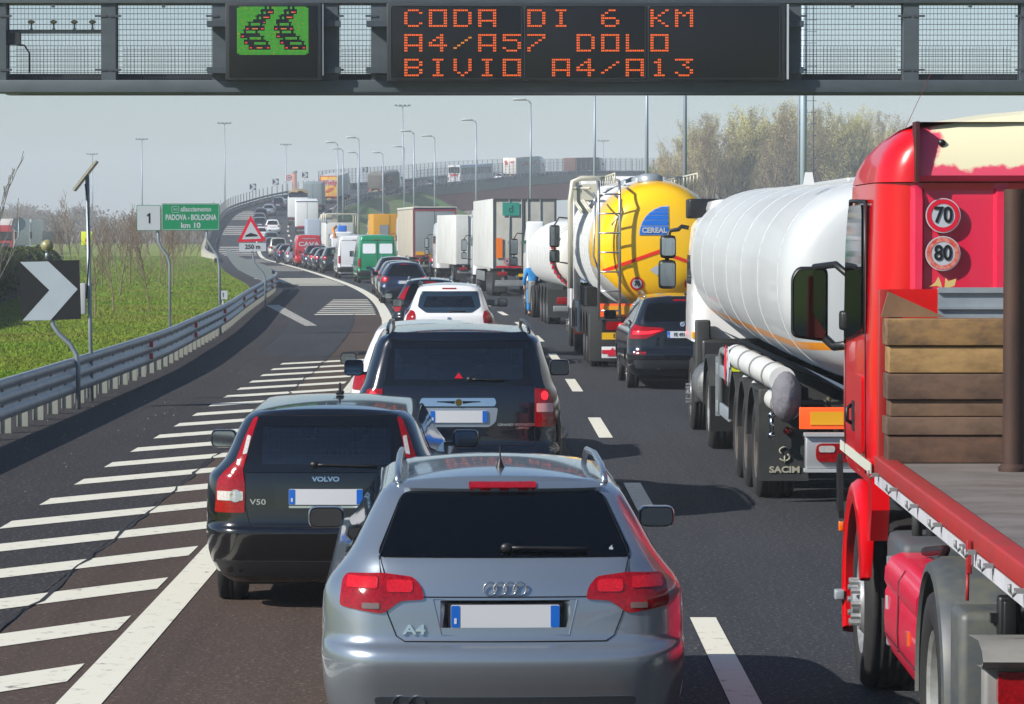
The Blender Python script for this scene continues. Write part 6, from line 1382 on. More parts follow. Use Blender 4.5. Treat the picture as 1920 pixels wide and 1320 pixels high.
for k, (a, b) in enumerate(((13, 191), (218, 399), (634, 697), (1501, 1693), (1721, 1913))):
    g = MB(); X0, X1 = XP(a, GY), XP(b, GY); Z0, Z1 = ZP(150, GY), ZP(7, GY)
    x = X0 + .04
    while x < X1: g.box(x - .0032, x + .0032, .30, .306, Z0, Z1); x += .075
    z = Z0 + .06
    while z < Z1: g.box(X0, X1, .306, .312, z - .0055, z + .0055); z += .108
    g.box(X0, X0 + .02, .28, .32, Z0, Z1); g.box(X1 - .02, X1, .28, .32, Z0, Z1); g.build('mesh_panel', WR, GT); g = MB()
    z = Z0 + .15
    while z < Z0 + .75: g.box(X0, X1, 1.30, 1.31, z - .004, z + .004); z += .108
    x = X0 + .02
    while x < X1: g.box(x - .003, x + .003, 1.311, 1.318, Z0 + .1, Z0 + .75); x += .07
    g.build('safety_net', WR, GT)
    for zz in (ZP(30, GY), ZP(131, GY)):
        for xx in (X0, X1): g = MB(); g.box(xx - .12, xx + .12, -.02, .02, zz - .02, zz + .02); g.build('clip', mat('clip_dark', '3a4046', .6), GT)
    if k < 2 or k > 2: g = MB(); xm = (X0 + X1) / 2; g.box(xm - .035, xm + .035, -.03, .02, ZP(14, GY), ZP(5, GY)); g.build('clip', mat('clip_dark'), GT)
for a in (399, 606, 697, 1470):
    for y in (40, 127): g = MB(); gbox(g, a - 8, a + 34, y, y + 11, -.25, .0); g.build('bracket', mat('bracket_dark', '3d464e', .55, .2), GT)
# leg stands beyond the right shoulder
g = MB(); xr = XP(1960, GY) + 3.4; g.box(xr - .35, xr + .35, 0, .7, -.1, ZP(-22, GY), .03); g.box(XP(1940, GY), xr, 0, .5, ZP(172, GY), ZP(150, GY)); g.box(XP(1940, GY), xr, 0, .5, ZP(5, GY), ZP(-22, GY)); g.build('leg', GANTRYM, GT)
# sensors on a cross bar
g = MB(); gbox(g, 13, 191, 54, 61, .35, .42); g.build('sensor_bar', STEELD, GT)
s0 = None
for px_ in (56, 98, 137, 171):
    t = empty('traffic_sensor', (XP(px_, GY), GY + .38, ZP(54, GY)), 0, {56: 'leftmost round-topped sensor on the gantry bar', 98: 'second round-topped sensor from the left on the gantry bar', 137: 'yellowest round-topped sensor, third on the gantry bar', 171: 'rightmost round-topped sensor, next to the gantry upright'}[px_], 'sensor', 'sensors on the gantry bar')
    g = MB(); g.cyl((0, 0, 0), (0, 0, .13), .018, 8); g.box(-.03, .03, -.02, .02, 0, .03); g.build('stem', STEEL, t); g = MB(); g.sphere((0, -.02, .16), .075, 14, 8, (1, 1, .5)); g.lathe([(.05, -.10), (.045, -.06)], 'y', 12, (0, 0, .15)); g.build('head', mat('sensor_cream', 'a59b77', .5), t)
g = MB(); g.tube([(XP(30, GY) , .2, ZP(82, GY)), (XP(45, GY), .2, ZP(84, GY)), (XP(54, GY), .2, ZP(98, GY)), (XP(54, GY), .2, ZP(136, GY))], .02, 6); g.build('cable', INK, GT); g = MB(); gbox(g, 13, 38, 61, 83, .1, .3); g.build('junction_box', mat('walk_dark'), GT)
SB = mat('sign_case', '23282c', .45, noise=(1, .4, '1b2023')); SF = mat('sign_face', '0a0b0c', .35, spec=.4)
LEDO = mat('led_orange', '30100a', .5, emit=(1.0, .15, .012), es=.78); LEDG = mat('led_green', '0a200a', .5, emit=(.10, .62, .04), es=.5); LEDY = mat('led_amber', '20200a', .5, emit=(1.0, .32, .02), es=.62); LEDR = mat('led_red', '200505', .5, emit=(1.0, .02, .05), es=1.0)
S2 = empty('message_sign', (XP(1098, GY), GY - .4, ZP(155, GY)), 0, 'wide black message sign with three lines of orange dot letters', 'message sign')
def L2(root, mb, x0, x1, y0, y1, d0, d1, bev=0):
    O = root.location; mb.box(XP(x0, GY) - O.x, XP(x1, GY) - O.x, d0, d1, ZP(y1, GY) - O.z, ZP(y0, GY) - O.z, bev)
g = MB(); L2(S2, g, 727, 1469, 8, 154, 0, .38, .02); g.build('case', SB, S2)
for a, b in ((735, 978), (984, 1208), (1214, 1458)):
    g = MB(); L2(S2, g, a, b, 14, 149, -.012, .0, .006); g.build('display', SF, S2)
    g = MB(); X0, X1, Z0, Z1 = XP(a, GY) - S2.location.x, XP(b, GY) - S2.location.x, ZP(149, GY) - S2.location.z, ZP(14, GY) - S2.location.z
    pl = rrect(X0, X1, Z0, Z1, .06, 4); g.tube([(x, -.018, z) for x, z in pl + [pl[0]]], .009, 4, False); g.build('display_rim', SB, S2)
g = MB(); L2(S2, g, 1471, 1475, 10, 150, .02, .1); g.build('hinge_strip', SIGNW, S2)
F5 = {'A': '01110100011000110001111111000110001', 'B': '11110100011000111110100011000111110', 'C': '01110100011000010000100001000101110', 'D': '11110100011000110001100011000111110', 'I': '01110001000010000100001000010001110', 'K': '10001100101010011000101001001010001', 'L': '10000100001000010000100001000011111',
      'M': '10001110111010110001100011000110001', 'O': '01110100011000110001100011000101110', 'V': '10001100011000110001100010101000100', '1': '00100011000010000100001000010001110', '3': '11111000100010000010000011000101110', '4': '00010001100101010010111110001000010', '5': '11111100001111000001000011000101110',
      '6': '00110010001000011110100011000101110', '7': '11111000010001000100010001000010000', '/': '00000000010001000100010001000000000'}
F5['A'] = '11111100011000110001111111000110001'; F5['O'] = '11111100011000110001100011000111111'
for li, (line, y0) in enumerate((('CODA DI 6 KM', 20.5), ('A4/A57 DOLO', 66.5), ('BIVIO A4/A13', 112.5))):
    slots = {0: [0, 1, 2, 3, 5, 6, 8, 10, 11], 1: [0, 1, 2, 3, 4, 5, 7, 8, 9, 10], 2: [0, 1, 2, 3, 4, 6, 7, 8, 9, 10, 11]}[li]
    for chx, (ch, sl) in enumerate(zip(line.replace(' ', ''), slots)):
        g = MB(); bits = F5[ch]
        for r_ in range(7):
            for c_ in range(5):
                if bits[r_ * 5 + c_] == '1':
                    x = 760 + 45.75 * sl + c_ * 6.9; y = y0 + r_ * 4.85; L2(S2, g, x - .0, x + 2.4, y, y + 2.9, -.03, -.012); L2(S2, g, x + 3.2, x + 5.6, y, y + 2.9, -.03, -.012)
        g.build('lit_letter', LEDY if (ch == '/' and li == 1) else LEDO, S2)
S1 = empty('message_sign', (XP(516, GY), GY - .4, ZP(152, GY)), 0, 'square black sign with a green screen showing two queues of cars', 'message sign')
g = MB(); L2(S1, g, 427, 606, 8, 152, 0, .38, .02); g.build('case', SB, S1); g = MB(); L2(S1, g, 434, 598, 13, 147, -.012, 0, .006); g.build('display', SF, S1)
g = MB(); L2(S1, g, 607, 609, 10, 143, .02, .1); g.build('hinge_strip', SIGNW, S1)
NX, NZ = 62, 38; grid = [['G'] * NX for _ in range(NZ)]
def px_set(x, y, c):
    if 0 <= x < NX and 0 <= y < NZ: grid[y][x] = c
def draw_car(cx, yb, w, hh):
    for k in range(hh):              # cabin
        sh_ = int((hh - k) * .55); 
        for x in range(cx - w // 2 + 2 + sh_, cx + w // 2 - 1 - sh_ + 1): px_set(x, yb - 3 - k, 'K' if (k == hh - 1 or x <= cx - w // 2 + 3 + sh_ or x >= cx + w // 2 - 2 - sh_ or k == 0) else 'G')
    for y in range(yb - 3, yb + 1):
        for x in range(cx - w // 2, cx + w // 2 + 1): px_set(x, y, 'K')
    for x in list(range(cx - w // 2 + 1, cx - w // 2 + 3)) + list(range(cx + w // 2 - 2, cx + w // 2)): px_set(x, yb - 1, 'R')
    for x in range(cx - 2, cx + 3): px_set(x, yb - 1, 'Y')
for colx in (((26, 5, 11), (23, 9, 11), (19, 13, 11), (15, 18, 16), (11, 24, 17), (15, 29, 18), (19, 33, 18)), ((46, 5, 11), (43, 9, 11), (39, 13, 11), (40, 18, 16), (42, 24, 17), (46, 29, 18), (50, 33, 18))):
    for cx, yb, w_ in colx: draw_car(cx, yb, w_, 4)
random.seed(5)
for code, mm, nm in (('G', LEDG, 'green_lights'), ('Y', LEDY, 'amber_lights'), ('R', LEDR, 'red_lights')):
    g = MB()
    for y in range(NZ):
        if code == 'R' or code == 'Y':
            for x in range(NX):
                if grid[y][x] == code or (code == 'Y' and grid[y][x] == 'G' and random.random() < .04):
                    if grid[y][x] == 'G': grid[y][x] = 'Y'
                    X = 449 + x * 2.145; Z = 15 + y * 2.37; L2(S1, g, X, X + 1.6, Z, Z + 1.9, -.02, -.012)
        else:
            for x in range(NX):
                if grid[y][x] == 'G' and not ((x < 2 or x > NX - 3) and (y < 1 or y > NZ - 2)):
                    X = 449 + x * 2.145; Z = 15 + y * 2.37; L2(S1, g, X, X + 1.45, Z, Z + 2.0, -.02, -.012)
    o = g.build(nm, mm, S1, fix=False); o['kind'] = 'stuff'
# ------------------------------------------------------------------ roadside signs
POST = mat('sign_post', '8c969c', .5, .5)
def signroot(nm, x, y, Y, label, cat='sign', z=0): p = at(x, y, Y); return empty(nm, (p.x, Y, z), 0, label, cat)

def one(root, cx, y, cz, h):
    w = h * .13; g = MB(); g.prism([(cx - w * .2, cz - h / 2), (cx + w * .9, cz - h / 2), (cx + w * .9, cz + h / 2), (cx + w * .1, cz + h / 2), (cx - w * 1.5, cz + h * .30), (cx - w * 1.5, cz + h * .18), (cx - w * .2, cz + h * .27)], y - .003, y + .001); g.build('number', INK, root)
# big chevron
a = signroot('chevron_sign', 147, 767, 48.8, 'large black and white chevron arrow sign pointing right on an S-bent post')
lx = lambda px_: XP(px_, 48.8) - a.location.x; lz = lambda py_: ZP(py_, 48.8)
g = MB(); g.tube([(0, 0, 0), (0, 0, lz(690)), (lx(142), 0, lz(665)), (lx(130), 0, lz(645)), (lx(108), 0, lz(625)), (lx(98), 0, lz(608)), (lx(97), 0, lz(520))], .036, 10); g.build('post', POST, a)
g = MB(); g.add([(lx(36), -.05, lz(490)), (lx(149), -.05, lz(487.5)), (lx(152), -.05, lz(598)), (lx(40), -.05, lz(602)), (lx(36), -.03, lz(490)), (lx(149), -.03, lz(487.5)), (lx(152), -.03, lz(598)), (lx(40), -.03, lz(602))], [(0, 1, 2, 3), (4, 7, 6, 5), (0, 4, 5, 1), (1, 5, 6, 2), (2, 6, 7, 3), (3, 7, 4, 0)]); o = g.build('panel', mat('panel_black', '0c0f12', .5), a)
g = MB(); g.prism([(lx(38), lz(491)), (lx(91), lz(490)), (lx(146), lz(542)), (lx(95), lz(600)), (lx(42), lz(601)), (lx(93), lz(544))], -.056, -.052); g.build('chevron', mat('chevron_white', 'a3adb5', .4, noise=(2, .3, '8f9aa5')), o)
g = MB(); g.cyl((lx(88), -.05, lz(470)), (lx(88), .05, lz(470)), .02, 8); g.cyl((lx(88), 0, lz(485)), (lx(88), 0, lz(474)), .03, 8); g.build('beacon_stem', POST, a); g = MB(); g.lathe([(.001, -.07), (.06, -.06), (.09, -.02), (.095, .03), (.001, .04)], 'y', 20, (lx(88), 0, lz(461))); g.build('beacon', mat('beacon_lens', '8f8a62', .4, noise=(60, .6, '6d6a4a')), a)
a = signroot('solar_panel_post', 172, 752, 51, 'tall grey post carrying a tilted solar panel and a white box', 'solar panel post')
lx = lambda px_: XP(px_, 51) - a.location.x; lz = lambda py_: ZP(py_, 51)
g = MB(); g.tube([(0, 0, 0), (lx(168), 0, lz(600)), (lx(164), 0, lz(328))], .033, 10); g.build('post', POST, a)
g = MB(); mt = Matrix.Translation((lx(161), 0, lz(330))) @ Matrix.Rotation(-R(52), 4, 'Y'); g.box(-.29, .29, -.16, .16, -.014, .014, 0, mt); g.build('solar_panel', mat('solar_back', 'a8a58f', .5), a); g = MB(); g.box(-.27, .27, -.15, .15, .0145, .018, 0, mt); g.build('solar_cells', mat('cells', '14203a', .2), a)
g = MB(); g.box(lx(150), lx(161), -.08, .04, lz(589), lz(531), .01); g.build('battery_box', mat('box_white', 'a5aaab', .5), a)
g = MB(); g.tube([(lx(161), -.06, lz(345)), (lx(166), -.07, lz(380)), (lx(168), -.06, lz(470)), (lx(163), -.08, lz(560))], .012, 5); g.build('cable', INK, a)
def distance_sign(root, cx, z0, z1, w, m, y=-.05): 
    g = MB(); g.prism(rrect(cx - w / 2, cx + w / 2, z0, z1, .03), y - .012, y + .012); return g.build('panel', m, root)
a = signroot('number_sign', 319, 674, 67, 'pale square sign with a black 1 left of the green sign')
lx = lambda px_: XP(px_, 67) - a.location.x; lz = lambda py_: ZP(py_, 67)
g = MB(); g.tube([(0, 0, 0), (lx(318), 0, lz(495)), (lx(313), 0, lz(478)), (lx(303), 0, lz(466)), (lx(297), 0, lz(452)), (lx(294), 0, lz(400))], .030, 10); g.build('post', POST, a)
g = MB(); g.prism(rrect(lx(257), lx(302), lz(432.5), lz(384.5), .02), -.06, -.04); o = g.build('panel', SIGNG, a); g = MB(); g.prism(rrect(lx(258), lx(301), lz(431.5), lz(385.5), .02), -.065, -.061); o = g.build('panel_face', SIGNW, a); one(o, lx(280), -.068, lz(409), .21)
a = signroot('direction_sign', 413, 628, 83, 'green motorway sign reading PADOVA - BOLOGNA km 10')
lx = lambda px_: XP(px_, 83) - a.location.x; lz = lambda py_: ZP(py_, 83)
g = MB(); g.tube([(0, 0, 0), (lx(411), 0, lz(500)), (lx(408), 0, lz(480)), (lx(396), 0, lz(462)), (lx(388), 0, lz(448)), (lx(387), 0, lz(400))], .036, 10); g.build('post', POST, a)
o = None; g = MB(); g.prism(rrect(lx(303.5), lx(412.5), lz(432), lz(381.5), .05), -.06, -.04); o = g.build('panel', SIGNG, a)
pl = rrect(lx(305), lx(411), lz(430.5), lz(383), .04); g = MB(); g.tube([(x, -.062, z) for x, z in pl + [pl[0]]], .006, 4, False); g.build('border', SIGNW, o)
text('lettering', 'allacciamento', .175, SIGNW, o, (lx(368), -.063, lz(392.5)), .82, .001, .003); text('lettering', 'PADOVA - BOLOGNA', .195, SIGNW, o, (lx(358.5), -.063, lz(408)), .68, .001, .006); text('lettering', 'km 10', .19, SIGNW, o, (lx(358), -.063, lz(423)), 1.05, .001, .005)
pl = rrect(lx(323), lx(336), lz(398.5), lz(387), .03); g = MB(); g.tube([(x, -.062, z) for x, z in pl + [pl[0]]], .005, 4, False); g.build('border', SIGNW, o); text('lettering', 'A13', .08, SIGNW, o, (lx(329.5), -.063, lz(393)), .8, .001, .001)
a = signroot('number_plate_sign', 418.5, 612, 89, 'small white plate with a black 1 just above the guardrail'); lx = lambda px_: XP(px_, 89) - a.location.x; lz = lambda py_: ZP(py_, 89)
g = MB(); g.cyl((0, .03, 0), (0, .03, lz(548)), .02, 8); g.build('post', POST, a); g = MB(); g.box(lx(411), lx(426), -.01, .01, lz(561), lz(545)); o = g.build('panel', SIGNW, a); one(o, 0, -.013, lz(553), .12)
a = signroot('warning_sign', 498, 580, 107, 'red-edged triangular bump warning sign with a 250 m plate'); lx = lambda px_: XP(px_, 107) - a.location.x; lz = lambda py_: ZP(py_, 107)
g = MB(); g.tube([(0, 0, 0), (lx(497), 0, lz(522)), (lx(493), 0, lz(512)), (lx(482), 0, lz(500)), (lx(476), 0, lz(490)), (lx(473), 0, lz(470)), (lx(472), 0, lz(420))], .035, 10); g.build('post', POST, a)
g = MB(); g.prism(rpoly([(lx(445), lz(454)), (lx(499), lz(452)), (lx(470), lz(404))], .05), -.06, -.045); o = g.build('panel', SIGNR, a)
g = MB(); g.prism(rpoly([(lx(454), lz(449)), (lx(490), lz(447.5)), (lx(470.5), lz(415))], .02), -.066, -.062); g.build('panel_face', SIGNW, o)
g = MB(); g.prism([(lx(460), lz(444)), (lx(484), lz(443)), (lx(482), lz(440)), (lx(475), lz(438)), (lx(471), lz(436.5)), (lx(467), lz(438)), (lx(461), lz(441))], -.071, -.068); g.build('bump_symbol', INK, o)
g = MB(); g.box(lx(448.5), lx(499), -.06, -.045, lz(471), lz(455.5)); o = g.build('distance_plate', SIGNW, a); text('lettering', '250 m', .20, INK, o, (lx(474), -.064, lz(463)), 1.0, .001, .006)
# signs on the ramp
def chev(px_, Y, label, off, dz=2.5, s=.9):
    p = rp(Y, off); r = empty('chevron_sign', p, 0, label, 'sign'); x = XP(px_, Y) - p[0]
    g = MB(); g.tube([(0, 0, 0), (0, 0, dz - .9), (x, 0, dz - .4)], .04, 6); g.build('post', POST, r)
    g = MB(); g.box(x - s / 2, x + s / 2, -.05, -.02, dz - s / 2, dz + s / 2); o = g.build('panel', mat('panel_navy', '18233f', .5), r)
    g = MB(); h = s / 2; g.prism([(x - h, dz + h), (x, dz + h), (x + h, dz), (x, dz - h), (x - h, dz - h), (x, dz)], -.062, -.055); g.build('chevron', SIGNW, o); return r
chev(474, 456, 'leftmost small chevron sign on the ramp parapet, topped by an amber lamp', leftoff(456) - .3, 2.55)
chev(516, 473, 'second small chevron sign from the left on the ramp parapet', leftoff(473) - .3, 2.6)
chev(571, 492, 'small chevron sign right of the brick chimney on the ramp', leftoff(492) - .3, 2.9)
chev(684, 528, 'small chevron sign above the white advertising trailer', leftoff(528) - .3, 2.9)
def roundsign(px_, Y, label, off, dz, s):
    p = rp(Y, off); r = empty('speed_sign', p, 0, label, 'sign'); x = XP(px_, Y) - p[0]
    g = MB(); g.tube([(0, 0, 0), (0, 0, dz - .8), (x, 0, dz - .4)], .04, 6); g.build('post', POST, r); g = MB(); g.prism(disc(x, dz, .45, 20), -.05, -.03); o = g.build('panel', SIGNR, r); g = MB(); g.prism(disc(x, dz, .32, 20), -.06, -.055); g.build('panel_face', SIGNW, o); text('number', s, .42, INK, o, (x, -.066, dz), .9, .001, .01)
roundsign(541, 480, 'round red-edged 90 sign beside the brick chimney', leftoff(480) - .3, 2.9, '90'); roundsign(730, 489, 'round red-edged 80 sign in front of the dump trailer', rightoff(489) + .4, 2.3, '80')
# back of a round sign, far message board and hazard marker on the other carriageway
a = signroot('round_sign', 22, 480, 140, 'back of a round grey sign on a bent pole above the hedge'); p = at(35, 420, 140); x = p.x - a.location.x
g = MB(); g.tube([(0, 0, 0), (0, 0, 1.7), (x * .3, 0, 2.0), (x, 0, 2.4), (x, 0, 3.2)], .025, 6); g.build('post', POST, a); g = MB(); g.prism(disc(x, p.z, .30, 24), -.01, .01); g.build('panel', mat('sign_back', '4f6068', .6, .2), a)
a = signroot('message_board', 100, 470, 300, 'dark message board seen across the far carriageway', 'message board'); p = at(102, 445, 300)
g = MB(); g.box(-1.0, 1.0, -.2, .2, p.z - .55, p.z + .55, .03); g.build('case', mat('board_dark', '343b3e', .6), a)
for s in (-.8, .8): g = MB(); g.cyl((s, .1, -.1), (s, .1, p.z + .5), .06, 6); g.build('post', POST, a)
a = signroot('hazard_marker', 163, 470, 200, 'bright yellow hazard marker board behind the solar panel post'); p = at(163, 447, 200)
g = MB(); g.box(-.34, .34, -.03, .03, p.z - .42, p.z + .42, .02); o = g.build('panel', mat('hivis'), a); g = MB(); g.prism([(-.15, p.z - .2), (.15, p.z - .2), (0, p.z + .05)], -.04, -.032); g.build('red_mark', SIGNR, o); g = MB(); g.cyl((0, .05, -.1), (0, .05, p.z), .04, 6); g.build('post', POST, a)
# oncoming lorries on the far carriageway, seen from the front
def oncoming(px_, Y, label, pm, H=3.8, W=2.5):
    p = at(px_, 450, Y); r = empty('lorry', (p.x, Y, -.05), 0, label, 'lorry'); h = W / 2
    g = MB(); rows = [[(x * s, yy, z) for x, yy in rrect(-h, h, 0, 2.2, .2, 3)] for z, s in ((.5, 1), (1.4, 1), (2.6, .98), (H - .2, .94), (H, .8))]; g.grid(rows, True, True); g.add(rows[-1], [tuple(range(len(rows[-1])))]); g.build('cab', pm, r, autosmooth=40)
    g = MB(); g.prism(rrect(-h * .88, h * .88, 1.55, 2.5, .1), -.03, .02); g.build('windscreen', GLASS, r); g = MB(); g.box(-h * .7, h * .7, -.03, .02, .75, 1.3, .05); g.build('grille', BLACKP, r)
    g = MB(); g.box(-h, h, 2.4, 12, 1.0, 3.9, .03); g.build('cargo_box', BOXW, r)
    for s in (-1, 1):
        g = MB(); g.box(s * .95 - .15, s * .95 + .15, -.04, .01, .6, .8, .03); g.build('headlight', CLEARL, r)
        for y in (1.2, 9): truck_wheel(r, s * 1.05, y, .5, .35, s, True)
        g = MB(); g.box(s * 1.5 - .12, s * 1.5 + .12, .2, .3, 1.7, 2.5, .04); g.box(min(s * 1.2, s * 1.5), max(s * 1.2, s * 1.5), .22, .27, 2.4, 2.45); g.build('mirror', BLACKP, r)
oncoming(33, 372, 'white and blue cabbed lorry coming the other way beyond the hedge', paint('pale_blue', '9fb2c8', .2, .3)); oncoming(3, 352, 'red cabbed lorry at the far left edge of the view', REDP, 3.2)
# ------------------------------------------------------------------ lamps
LP = mat('lamp_pole', '8f9ba6', .5, .5); LH = mat('lamp_head', 'a8afb3', .4)
def lamp(px_, py_, Y, label, ground=0, r=.10, group='single-arm lamps'):
    p = at(px_, py_, Y); t = empty('street_lamp', (p.x, Y, ground - .1), 0, label, 'street lamp', group); H = p.z - ground + .1
    g = MB(); g.tube([(0, 0, 0), (0, 0, H * .6), (0, 0, H - .25)], [r, r * .75, r * .5], 8); g.tube([(0, 0, H - .3), (-.1, 0, H - .1), (-.4, 0, H)], .05, 6); g.build('pole', LP, t)
    g = MB(); rows = [[(x, y * k, H + z) for y, z in ((-.14, 0), (-.12, .09), (0, .13), (.12, .09), (.14, 0), (0, -.06))] for x, k in ((-1.25, .3), (-1.15, .8), (-.8, 1), (-.45, .9), (-.3, .4))]; g.grid(rows, True, True); g.build('lamp_head', LH, t)
for px_, py_, Y, lb in ((995, 187, 233, 'street lamp rising behind the trailer with the teal placard'), (893, 225, 277, 'street lamp standing in front of the coach'), (815, 255, 324, 'street lamp left of the coach on the viaduct'), (718, 286, 391, 'street lamp in front of the dump trailer'), (671, 286, 394, 'street lamp with a low head right of the advertising trailer'), (758, 275, 366, 'street lamp standing close beside the tall floodlight mast'),
        (776, 246, 307, 'thin tall street lamp just right of the floodlight mast'), (633, 267, 346, 'leftmost of the three slim lamps over the advertising trailer'), (643, 279, 373, 'middle of the three slim lamps over the advertising trailer'), (673, 258, 330, 'tallest slim lamp above the advertising trailer')):
    lamp(px_, py_, Y, lb)
for px_, Y, lb, r in ((1115, 190, 'tall pole left of the yellow tanker, its head hidden behind the gantry', .10), (1213, 150, 'tall pole rising behind the yellow dome, its head hidden by the gantry', .105), (1285, 110, 'tall pole right of the yellow dome in front of the poplars', .085)):
    lamp(px_, 430 - 9.3 * 6100 / Y, Y, lb, 0, r)
def mast(px_, py_, Y, label, heads=4):
    p = at(px_, py_, Y); t = empty('floodlight_mast', (p.x, Y, -.1), 0, label, 'floodlight mast', 'high floodlight masts'); H = p.z
    g = MB(); g.tube([(0, 0, 0), (0, 0, H)], [.22, .10], 6); g.build('pole', LP, t); g = MB(); g.box(-1.1, 1.1, -.06, .06, H - .05, H + .05); g.box(-.06, .06, -1.0, 1.0, H - .05, H + .05); g.build('crossbar', LP, t)
    for k in range(heads): x = -1.1 + 2.2 * k / (heads - 1); g = MB(); g.box(x - .25, x + .25, -.35, .1, H + .05 - .0 * k, H + .28, .05); g.build('floodlight', mat('flood', '66727d', .5), t)
for px_, py_, Y, lb in ((421, 231, 620, 'floodlight mast above the green motorway sign, second from the left'), (266, 261, 680, 'floodlight mast left of the green sign'), (173, 289, 760, 'low leftmost floodlight mast behind the solar panel'), (536, 271, 760, 'floodlight mast above the chevrons of the ramp'), (755, 198, 540, 'tallest floodlight mast, above the dump trailer'), (1131, 264, 780, 'short floodlight mast above the brown crate lorry')): mast(px_, py_, Y, lb)
a = empty('steel_mast', (XP(1506, 130), 130, 0), 0, 'thick pale steel mast in front of the poplars', 'mast'); g = MB(); g.cyl((0, 0, -.1), (0, 0, 14), .13, 14); g.build('pole', mat('mast_pale', '9fb0ba', .5, .3), a); g = MB(); g.cyl((-.19, .05, -.1), (-.19, .05, 14), .035, 8); g.build('conduit', LP, a)
a = empty('ladder_mast', (XP(1524, 170), 170, 0), 0, 'thin pole with climbing rungs right of the thick mast', 'mast'); g = MB(); g.cyl((0, 0, -.1), (0, 0, 16), .035, 6); g.build('pole', mat('rung_dark', '5c6a76', .6, .3), a); g = MB(); g.cyl((-.32, .3, -.1), (-.32, .3, 16), .025, 5); g.build('stay', mat('rung_dark'), a)
for k in range(24): g = MB(); g.cyl((-.32, 0, 1 + k * .6), (.16, 0, 1 + k * .6), .018, 5); g.build('rung', mat('rung_dark'), a)
a = empty('brick_chimney', (XP(552.5, 820), 820, 0), 0, 'pale brick chimney above the straw-loaded lorry', 'chimney'); g = MB(); g.tube([(0, 0, -.1), (0, 0, ZP(321, 820))], [.75, .55], 16); g.build('stack', mat('pink_brick', 'a8694e', .8, noise=(1, .6, '8d5a46')), a); g = MB(); g.lathe([(.6, 0), (.68, .1), (.68, .5), (.6, .6)], 'z', 16, (0, 0, ZP(321, 820) - .5)); g.build('rim', CONC, a)
# ------------------------------------------------------------------ driver in blue beside the milk tanker
PX_, PY_ = XP(1000, 101.5), 101.5
pe = empty('person', (PX_, PY_, 0), R(8), 'person in bright blue work clothes standing beside the ribbed white tanker, seen from behind', 'person')
def skin(name, pts, edges, rad, m, par, sub=2):
    me = bpy.data.meshes.new(name); me.from_pydata(pts, edges, []); o = bpy.data.objects.new(name, me); col.objects.link(o)
    md = o.modifiers.new('s', 'SKIN'); md.use_smooth_shade = True; sv = me.skin_vertices[0].data
    for i, r_ in enumerate(rad): sv[i].radius = r_ if isinstance(r_, tuple) else (r_, r_); sv[i].use_root = (i == 0)
    ms_ = o.modifiers.new('u', 'SUBSURF'); ms_.levels = sub; ms_.render_levels = sub
    dg = bpy.context.evaluated_depsgraph_get(); m2 = bpy.data.meshes.new_from_object(o.evaluated_get(dg)); bpy.data.objects.remove(o); bpy.data.meshes.remove(me)
    m2.materials.clear(); m2.materials.append(m); m2.polygons.foreach_set('use_smooth', [True] * len(m2.polygons)); o = bpy.data.objects.new(name, m2); col.objects.link(o); o.parent = par; return o
SK = mat('skin', 'b07a5c', .6); BLU = mat('work_blue', '1c82c4', .8, noise=(6, .5, '1670ad'), bump=(9, .5, .02)); DK = mat('dark_cloth', '1a1d24', .9)
pts = [(0, 0, .96), (0, 0, 1.15), (0, 0, 1.38), (0, 0, 1.50), (0, .01, 1.57), (0, .02, 1.66), (0, .02, 1.74), (-.10, 0, .88), (-.12, -.01, .50), (-.13, .03, .10), (-.13, -.10, .05), (.10, 0, .88), (.13, .02, .50), (.14, .06, .10), (.14, -.06, .05), (-.19, 0, 1.43), (-.27, .0, 1.15), (-.25, .10, .92), (-.24, .14, .84), (.19, 0, 1.43), (.27, .05, 1.17), (.22, .20, 1.0), (.20, .27, .95)]
ed = [(0, 1), (1, 2), (2, 3), (3, 4), (4, 5), (5, 6), (0, 7), (7, 8), (8, 9), (9, 10), (0, 11), (11, 12), (12, 13), (13, 14), (2, 15), (15, 16), (16, 17), (17, 18), (2, 19), (19, 20), (20, 21), (21, 22)]
rd = [.13, .12, .14, .06, .055, .085, .07, .085, .058, .042, .04, .085, .058, .042, .04, .055, .042, .032, .028, .055, .042, .032, .028]
skin('body', pts, ed, rd, SK, pe)
skin('jacket', [(0, 0, .93), (0, 0, 1.15), (0, 0, 1.38), (0, 0, 1.50), (-.20, 0, 1.43), (-.28, 0, 1.15), (-.26, .09, .95), (.20, 0, 1.43), (.28, .05, 1.17), (.24, .18, 1.02)], [(0, 1), (1, 2), (2, 3), (2, 4), (4, 5), (5, 6), (2, 7), (7, 8), (8, 9)], [(.19, .15), (.17, .14), (.19, .14), .08, .085, .065, .055, .085, .065, .055], BLU, pe)
skin('trousers', [(0, 0, .95), (-.10, 0, .84), (-.13, -.01, .50), (-.135, .03, .14), (.10, 0, .84), (.135, .02, .50), (.145, .06, .14)], [(0, 1), (1, 2), (2, 3), (0, 4), (4, 5), (5, 6)], [(.16, .14), .11, .085, .075, .11, .085, .075], BLU, pe)
g = MB(); g.lathe([(.185, 1.0), (.195, 1.02), (.195, 1.08), (.185, 1.10)], 'z', 20); g.v = [(x, y * .8, z) for x, y, z in g.v]; g.build('belt', DK, pe)
g = MB(); g.sphere((0, .0, 1.70), .10, 14, 10, (.85, .95, 1.0)); g.build('hair', mat('hair_dark', '241a14', .8), pe)
for s, y in ((-1, -.02), (1, .02)): g = MB(); g.box(s * .135 - .05, s * .135 + .05, y - .12, y + .14, -.0, .09, .03); g.build('shoe', DK, pe)
